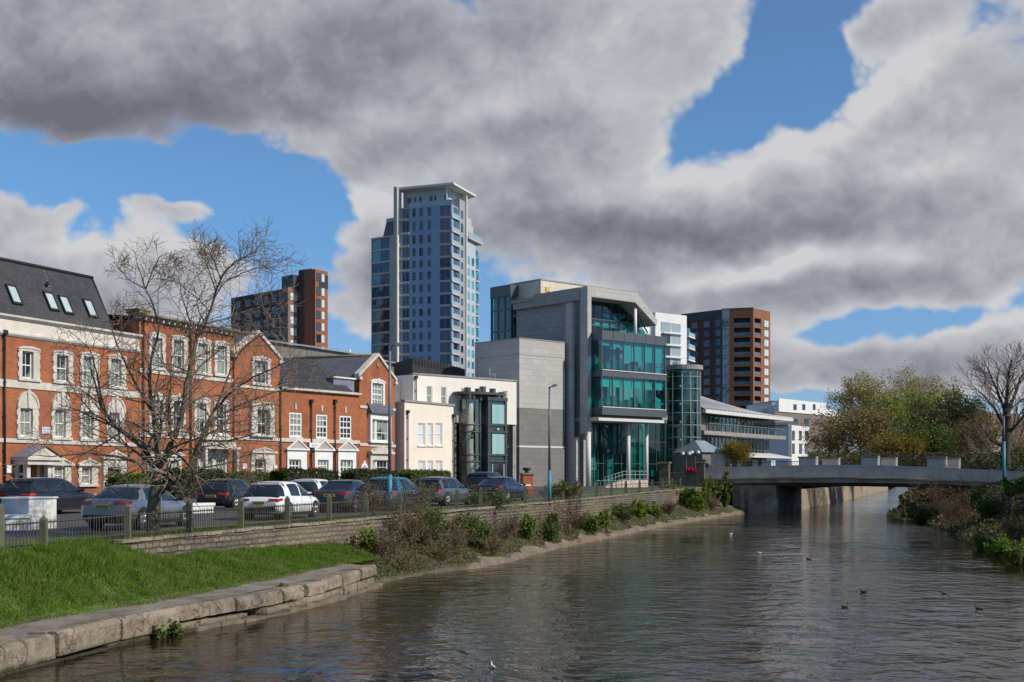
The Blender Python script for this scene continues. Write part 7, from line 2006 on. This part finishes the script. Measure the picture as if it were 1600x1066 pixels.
simple_tree('leafing_tree','tall olive leafed tree nearest the white buildings beyond the bridge',1352,577,728,52,232,M['palebark'],M['leaf_olive'],11,leaf=.15,lpt=9,ls=.6,group=gp,nl=13,forks=.40,kids=(5,8))
simple_tree('leafing_tree','highest thinly leafed brown tree rising behind the green willow',1437,567,728,56,245,M['palebark'],M['leaf_olive'],12,leaf=.15,lpt=7,ls=.6,group=gp,nl=13,forks=.40,kids=(5,8))
simple_tree('willow_tree','broad yellow green willow in the middle of the bank trees',1425,608,730,66,218,M['palebark'],M['leaf_spring'],13,leaf=.19,lpt=15,ls=.75,group=gp,nl=13,forks=.12,kids=(5,8))
simple_tree('leafing_tree','rust tinged tree low before the tall olive tree',1345,640,730,62,200,M['palebark'],M['leaf_rust'],14,leaf=.19,lpt=12,ls=.75,group=gp,nl=11,forks=.08)
simple_tree('dark_tree','dark dense tree between the willow and the big bare tree',1486,614,730,60,190,M['darkbark'],M['leaf_dark'],15,leaf=.19,lpt=12,ls=.75,group=gp,nl=12,forks=.08,kids=(5,8))
simple_tree('leafing_tree','thin brown leafed tree touching the bare tree crown',1530,650,735,40,175,M['darkbark'],M['leaf_rust'],16,leaf=.14,lpt=8,ls=.6,group=gp,nl=8,forks=.15)
simple_tree('yellow_bush','glowing yellow bush behind the middle bridge pier',1404,683,735,36,178,M['palebark'],M['leaf_yellow'],17,leaf=.12,lpt=22,ls=.6,group=None,nl=9,forks=.1,cat='bush')
simple_tree('brown_tree','twiggy brown tree before the brown brick base of the white building',1296,655,730,34,205,M['redtwig'],M['leaf_rust'],28,leaf=.13,lpt=6,ls=.6,group=gp,nl=9,forks=.1)
simple_tree('yellow_tree','small yellow spring tree before the riverside hall',1150,694,728,20,150,M['palebark'],M['leaf_yellow'],19,leaf=.085,lpt=14,ls=.35,nl=8,forks=.3)
simple_tree('leafing_tree','dark green low tree behind the far bridge railing near the yellow bush',1445,668,735,46,182,M['darkbark'],M['leaf_mid'],20,leaf=.18,lpt=16,ls=.7,group=gp,nl=10,forks=.08)
simple_tree('leafing_tree','mossy brown tree below the bare tree at the frame edge',1600,690,740,45,168,M['darkbark'],M['leaf_rust'],21,leaf=.15,lpt=9,ls=.6,group=gp,nl=8,forks=.1)
# assumed off-frame evergreens, added to throw shade over the near right bank
for i,(px,yt,d,hw) in enumerate(((1775,430,62,80),(1800,440,78,80),(1800,470,97,75),(1765,520,116,60))):
    b=rb_z(px,d); simple_tree('added_shade_tree','dense dark evergreen added out of view to shade the near right bank, number %s counted from the water bend'%('one','two','three','four')[i],px,yt,740,hw,d,M['darkbark'],M['leaf_dark'],50+i,leaf=.16,lpt=16,ls=.5,nl=14,forks=.08,zb=b,group='added evergreens shading the near right bank')
def right_bare():
    D=150.
    def Q(px,py,o=0.): return tuple(PX(px,py,D+o))
    L=[([Q(1571,742),Q(1571,700),Q(1573,660),Q(1572,630)],.62,.42,{'bare':1}),
       ([Q(1572,640),Q(1575,600),Q(1578,575),Q(1582,556)],.24,.035,{'len':.42}),
       ([Q(1572,650),Q(1560,615,1),Q(1548,585,2),Q(1537,565,3)],.22,.035,{'len':.42}),
       ([Q(1571,670),Q(1555,640,-1),Q(1535,615,-2),Q(1515,600,-3)],.20,.03,{'len':.42}),
       ([Q(1573,655),Q(1588,610,1),Q(1600,580,2),Q(1606,560,3)],.22,.035,{'len':.42}),
       ([Q(1573,680),Q(1592,660,-1),Q(1615,630,-2),Q(1630,600,-2)],.20,.03,{'len':.42}),
       ([Q(1571,700),Q(1550,690,1),Q(1535,670,2),Q(1520,655,2)],.16,.03,{'len':.4}),
       ([Q(1572,710),Q(1590,695,1),Q(1600,670,1),Q(1597,640,1)],.16,.03,{'len':.3}),
       ([Q(1570,715),Q(1545,705,-1),Q(1520,702,-2)],.13,.025,{'len':.4})]
    b=PX(1571,742,D); tree('bare_tree','big bare dark trunked tree with fine fanning twigs beside the slim blue lamp post','tree',(b.x,b.y,3.),L,M['darkbark'],seed=33,lenk=1.25,depth=2,spread=.6,up=.14,kids=(10,14),ratio=.62,rmin=.020,wig=.18,start=.10,twig=M['haze_twig'])
right_bare()

# clipped hedges before the houses
def hedge(label,a,b,yt,d,seed,mat='leaf_hedge',th=1.3):
    rng=np.random.default_rng(seed); A=PX(a,745,d); u=Vector((.42,1.)).normalized(); 
    f=Fr(a,d,1650,gz(d)); L=f.s(b); zt=f.z((a+b)/2,yt)
    r=f.root('hedge',label,'hedge','clipped hedges before the red houses')
    n=int(900*L*(zt+th)/3); p=rng.random((n,3))
    # points on and just under the skin of a rounded box
    q=np.stack([p[:,0]*L,p[:,1]*th,p[:,2]*zt],1); side_=rng.integers(0,4,n)
    q[side_==0,1]=rng.normal(0,.05,(side_==0).sum()); q[side_==1,2]=zt+rng.normal(0,.06,(side_==1).sum()); q[side_==2,0]=rng.normal(0,.06,(side_==2).sum()); q[side_==3,0]=L+rng.normal(0,.06,(side_==3).sum())
    q[:,2]+=.08*np.sin(q[:,0]*2.1+seed)+.05*np.sin(q[:,0]*5.3)
    q+=rng.normal(0,.03,q.shape)
    leaves('foliage',q,.085,M[mat],r,rng)
    m=MB(); m.box(.12,L-.12,.12,th-.12,0,zt-.12); m.build('woody_core',M['darkbark'],r)
hedge('low loose hedge beside the oak door behind the bare tree trunk',190,243,744,78,1,'leaf_mid')
hedge('tall dark hedge behind the leaning limb of the bare tree',274,349,735.5,82,2)
hedge('low hedge before the lichened gabled house and the black hatchback',366,436,741.5,86,3,'leaf_mid')
hedge('neat dense hedge in front of the low brick wing',447.5,529,736,88,4)
hedge('round ended hedge in front of the narrow gabled house',557,623,737,92,5)
hedge('hedge with pale gaps in front of the cream block',644,704,738,98,6,'leaf_mid')

# shrubs and brambles on the river bank
def bank_pt(px,t):
    """point on the left bank in column px: t=0 water's edge, 1 wall foot"""
    def solve(fx):
        a,b=30.,180.
        for _ in range(50):
            c=(a+b)/2
            if 800+F*fx(c)/c<px: a=c
            else: b=c
        return a
    y0=solve(ex); y1=solve(lambda y:wx(y)+.1); y=y0+(y1-y0)*t
    zt=gz(y)-wall_h(y); z=-.2+(zt+.2)*t**.75
    return Vector(((px-800)*y/F,y,z))
def shrub(label,px,t,wpx,hpx,kind,seed,p=None,group='shrubs along the river wall',cat='shrub',name=None,dens=1.,y=None):
    rng=np.random.default_rng(seed+500); b=p or bank_pt(px,t); d=b.y; hpx=hpx*(1. if p is not None else (.66 if kind in 'bmg' and 590<px<800 else .86)); wpx=wpx*(.88 if p is None and kind in 'gf' and px<1060 else 1.); w=wpx*d/F/2; h=hpx*d/F
    name=name or {'g':'green_shrub','f':'green_shrub','b':'bramble_bush','m':'mixed_shrub','r':'twiggy_shrub'}[kind]
    root=empty(name,b,0,label,cat,group)
    bark={'r':M['redtwig']}.get(kind,M['twig']); stems=[];tips=[]
    n=int((9 if kind in'gf' else 26)*dens)
    for i in range(n):
        an=rng.uniform(0,6.283); s=rng.uniform(.2,1.); dirv=np.array([math.cos(an)*w*s,math.sin(an)*w*s*.8,h*rng.uniform(.6,1.05)]); L=np.linalg.norm(dirv)
        out=[]; grow(np.array([math.cos(an)*w*.2*s,math.sin(an)*w*.2*s,-.05]),dirv,L,.012 if d<80 else .018,1 if kind in 'gf' else 2,rng,out,tips,spread=.6,up=.05,kids=(3,5) if kind in 'gf' else (4,6),seg=4,ratio=.42,rmin=.0045 if d<80 else .008,wig=.2,start=.3)
        stems+=[(p_,r_) for _,p_,r_ in out]
    V,f=tubes_np(stems,3); npmesh('stems',V,f,bark,root,True)
    T=np.array(tips)
    ls={'g':.062,'f':.07,'m':.05,'b':.04,'r':.04}[kind]*(1+.006*max(0,d-45)); cnt={'g':4600,'f':4600,'m':2600,'b':900,'r':150}[kind]
    cnt=int(cnt*dens*min(2.0,max(.35,w*h/.9)))
    if kind in 'gf':
        nb=rng.integers(6,10); cs=[]
        for k in range(nb):
            a_=rng.uniform(0,6.283); rr_=rng.uniform(.1,.75); zc_=rng.uniform(.15,.85)*(1-.45*rr_); sz=rng.uniform(.22,.46)
            m_=int(cnt*sz*sz*2.0/nb*3); v=rng.normal(0,1,(m_,3)); v/=np.linalg.norm(v,axis=1)[:,None]; v*=(rng.random(m_)**.45)[:,None]
            cs.append(v*np.array([w*sz*1.2,w*sz,h*sz*.75])+np.array([math.cos(a_)*w*rr_,math.sin(a_)*w*rr_*.8,h*zc_]))
        c=np.concatenate(cs)
        ex_=T[rng.integers(0,len(T),cnt//4)]+rng.normal(0,.08,(cnt//4,3)); c=np.concatenate([c,ex_])
        c=c[c[:,2]>-.05]
        mt={'g':M['leaf_mid'],'f':M['leaf_fresh']}[kind]
    else:
        c=T[rng.integers(0,len(T),cnt)]+rng.normal(0,.07,(cnt,3)); mt={'m':M['leaf_mid'],'b':M['leaf_bronze'],'r':M['leaf_rust']}[kind]
    leaves('foliage',c,ls,mt,root,rng)
    return root
SH=[('bright green tuft at the corner where the grass meets the river wall',576,.8,34,38,'f'),
 ('dark tangled bramble just past the end of the quay',606,.55,54,66,'b'),
 ('tall brown bramble heap against the wall below the blue hatchback',640,.75,66,96,'b'),
 ('low pale bramble trailing to the water past the quay end',628,.25,60,42,'b'),
 ('leafy mixed scrub below the grey estate car',668,.7,58,84,'m'),
 ('bronze bramble near the water below the leafy mixed scrub',688,.3,46,58,'b'),
 ('second bronze bramble hanging over the stone apron',716,.45,50,72,'b'),
 ('green leaved shrub below the black sport utility car',745,.5,44,62,'g'),
 ('bramble against the wall above the green leaved shrub',728,.85,44,50,'m'),
 ('low twiggy bramble on the apron between green shrubs',770,.3,36,42,'b'),
 ('brown scrub at the wall foot below the navy saloon',792,.7,46,52,'b'),
 ('round green bush below the brick gate pier',822,.55,28,44,'f'),
 ('small dark bush low on the apron',858,.3,22,34,'g'),
 ('tiny green tuft high on the wall below the flat headed lamp post',862,.95,24,20,'g'),
 ('wide bare twiggy shrub fanning up the wall under the office fins',888,.45,54,86,'r'),
 ('low brown scrub beside the fanning twiggy shrub',910,.55,34,30,'b'),
 ('round green bush right of the fanning twiggy shrub',922,.35,26,30,'f'),
 ('green bush above the apron under the first office column',943,.5,24,32,'f'),
 ('strip of green at the wall foot under the cycle hoops',966,.85,40,18,'g'),
 ('straggly mixed bush under the middle office column',976,.45,18,32,'m'),
 ('neat round green bush under the last office column',1001,.5,26,32,'f'),
 ('round green bush beneath the glass stair drum',1023,.5,24,24,'f'),
 ('brown tuft on the apron near the big leafy bush',1044,.5,24,24,'b'),
 ('big light green leafy bush spilling over the wall by the bridge',1084,.55,58,58,'f'),
 ('slim green climber in the corner by the bridge abutment',1131,.6,20,48,'g'),
 ('low brown tuft by the water next to the abutment',1112,.4,22,26,'b')]
for i,s in enumerate(SH): shrub(s[0],s[1],s[2],s[3],s[4],s[5],i)
# brambles growing through the fence
for i,(lb,px,w,h,k,dy) in enumerate((('tangled dead bramble through the fence before the dark grey saloon',580,56,50,'b',.5),('wide dead bramble through the fence before the mid grey estate car',655,70,48,'b',.5),('thin dead bramble behind the fence before the blue hatchback',622,36,34,'b',.8),('low green brown scrub behind the fence by the flat headed lamp post',880,60,26,'m',.6),('sparse scrub behind the fence before the navy saloon',760,70,22,'m',.6))):
    y=ywall(px)+dy*2; p=Vector(((px-800)*y/F,y,gz(y))); shrub(lb,px,0,w,h,k,60+i,p,group='brambles in the fence',dens=.8)
# right bank
def rb(px,d,dz=0):
    x=(px-800)*d/F; e=interp(REDGE,d); dx=x-e
    z=float(np.interp(dx,[0,.5,2,4.5,8,11,16],[-.1,.12,.5,1.0,2.1,2.8,3.2])); return Vector((x,d,z+dz))
for i,(lb,px,d,w,h,k,nm) in enumerate((('dense red brown twiggy shrub on the spit below the bridge',1478,98,84,66,'r','twiggy_shrub'),('second red brown twiggy clump at the shore beside the dense one',1500,88,60,48,'r','twiggy_shrub'),('low green growth at the tip of the spit',1436,106,44,20,'m','mixed_shrub'),('short grass green clump on the spit beside the twiggy shrub',1446,103,36,28,'g','green_shrub'),
   ('pale twiggy shrub high on the shaded bank at the frame edge',1582,80,64,56,'r','twiggy_shrub'),('sunlit green bush at the top of the shaded bank beside the blue lamp post',1592,104,44,34,'f','green_shrub'),('small bright clump low on the shaded bank',1533,66,22,24,'f','green_shrub'),('leafy bright clump at the water under the shaded bank',1562,60,30,30,'f','green_shrub'),('lowest leafy clump by the water at the frame edge',1590,55,34,34,'f','green_shrub'),('dark shrub midway up the shaded bank',1552,84,46,36,'g','green_shrub'),('dark shrub under the bridge end on the shaded bank',1520,100,50,36,'g','green_shrub'),('dim bramble near the frame edge above the lowest clump',1585,66,46,40,'b','bramble_bush'))):
    shrub(lb,px,0,w,h,k,80+i,rb(px,d),group='shrubs on the shaded bank',name=nm)
# ground cover on the banks: nobody could count it
def cover(name,label,n,ptf,size,mat,seed,narrow=.4):
    rng=np.random.default_rng(seed); c=np.array([ptf(rng) for _ in range(n)]); V,f=leaf_quads(c,size,rng,narrow=narrow); o=npmesh(name,V,f,mat); tag(o,label,'ground cover',kind='stuff')
def lb_pt(rng):
    y=44+84*rng.random()**1.6; t=.12+.85*rng.random(); xe=ex(y); xw=wx(y)+.05; zt=gz(y)-wall_h(y); patch=.5+.5*math.sin(y*.9+t*4)*math.sin(y*2.3)
    return (xe+(xw-xe)*t,y,-.2+(zt+.2)*t**.75+.05+.26*rng.random()**2*patch)
cover('undergrowth','low weeds and dead stalks covering the earth bank below the river wall',22000,lb_pt,.05,M['leaf_bronze'],1)
cover('weeds','green weeds scattered over the earth bank below the river wall',11000,lb_pt,.05,M['leaf_mid'],2)
def rb_pt(rng):
    d=35+100*rng.random()**1.3; dx=.2+13*rng.random(); x=interp(REDGE,d)+dx; spit=math.exp(-((d-107)/6)**2)
    z=float(np.interp(dx,[0,.5,2,4.5,8,11,16],[-.1,.12,.55-.2*spit,1.1-.6*spit,2.3-1.1*spit,3.0-.6*spit,3.3])); return (x,d,z+.05+.5*rng.random()**2)
cover('undergrowth','dark ivy and undergrowth covering the shaded bank',26000,rb_pt,.12,M['leaf_dark'],3,.55)
def rb2_pt(rng):
    d=135+190*rng.random()**1.4; dx=.1+14*rng.random(); x=interp(REDGE,d)+dx
    z=float(np.interp(dx,[0,.5,2,4.5,8,11,16],[-.1,.12,.55,1.1,2.3,3.0,3.3])); return (x,d,z+.1+1.6*rng.random()**2)
cover('undergrowth','dark overgrown far shore seen beneath the bridge',16000,rb2_pt,.28,M['leaf_dark'],5,.55)
def fb_pt(rng):
    px=1262+330*rng.random(); d=150+22*rng.random(); p=PX(px,735-28*rng.random()**2,d); return (p.x,p.y,p.z)
cover('undergrowth','dim mixed undergrowth behind the far bridge railing',22000,fb_pt,.15,M['leaf_dark'],4,.6)
# weeds on the quay face
for i,(px,py,d) in enumerate(((69,1038,26.2),(272,990,30.2),(246,993,29.6),(437,925,36.3))):
    p=PX(px,py,d); p.z=max(p.z,.05); shrub(['weed tuft growing low on the quay face near the frame corner','larger weed tuft in a crack of the quay face','smaller weed tuft beside the larger one on the quay face','grassy tuft in the joint between two coping blocks'][i],px,0,(11,9,6,9)[i],(12,12,8,9)[i],'g',120+i,p,group='weeds on the quay face',name='weed_tuft',cat='weed',dens=.3)
furniture()

# ------------------------------------------------------------------ birds
M['duckbrown']=pmat('duck_plumage',(.10,.07,.045),(.05,.04,.03),8,.8); M['duckdark']=pmat('drake_plumage',(.035,.035,.035),(.09,.085,.08),8,.7); M['gullwhite']=pmat('gull_plumage',(.75,.75,.74),(.5,.51,.53),6,.8); M['bill']=pmat('bill',(.35,.22,.04),None,6,.5)
def bird(name,label,px,py,mat,sc,yaw,cat,group):
    d=F*H/(py-745); p=PX(px,py,d); r=empty(name,(p.x,p.y,0),yaw,label,cat,group)
    m=MB(); prof=[(-.26,.10,.012),(-.20,.085,.05),(-.10,.06,.085),(.02,.055,.095),(.12,.07,.08),(.17,.12,.055),(.19,.18,.036),(.205,.225,.042),(.235,.245,.040),(.265,.235,.026)]
    m.tube([(a*sc,0,b*sc) for a,b,_ in prof],[q*sc for _,_,q in prof],10); m.build('body',mat,r)
    m=MB(); m.tube([(.262*sc,0,.232*sc),(.315*sc,0,.222*sc)],[.016*sc,.008*sc],6); m.build('bill',M['bill'],r)
for nm,lb,px,py,mt,sc,yw,ct in (('duck','brown duck with pale cheek, lowest of the ducks on the open water',1320,949,'duckbrown',.5,.3,'duck'),('duck','dark duck just beyond the brown duck with the pale cheek',1349,926,'duckdark',.48,2.6,'duck'),('duck','dark duck alone towards the shaded bank',1476,928,'duckdark',.48,.2,'duck'),('duck','brown duck nearest the frame edge',1530,952,'duckbrown',.48,3.0,'duck'),('duck','small dark duck far out in midstream',1264,874,'duckdark',.7,.5,'duck'),
   ('gull','white gull swimming close by at the bottom of the picture',770,1044,'gullwhite',.42,1.9,'gull'),('gull','white gull on the water near the bridge abutment',1142,835,'gullwhite',.45,.3,'gull'),('gull','pale gull in midstream beyond the ducks',1187,865,'gullwhite',.4,2.8,'gull')):
    bird(nm,lb,px,py,M[mt],sc,yw,ct,ct+'s on the river')
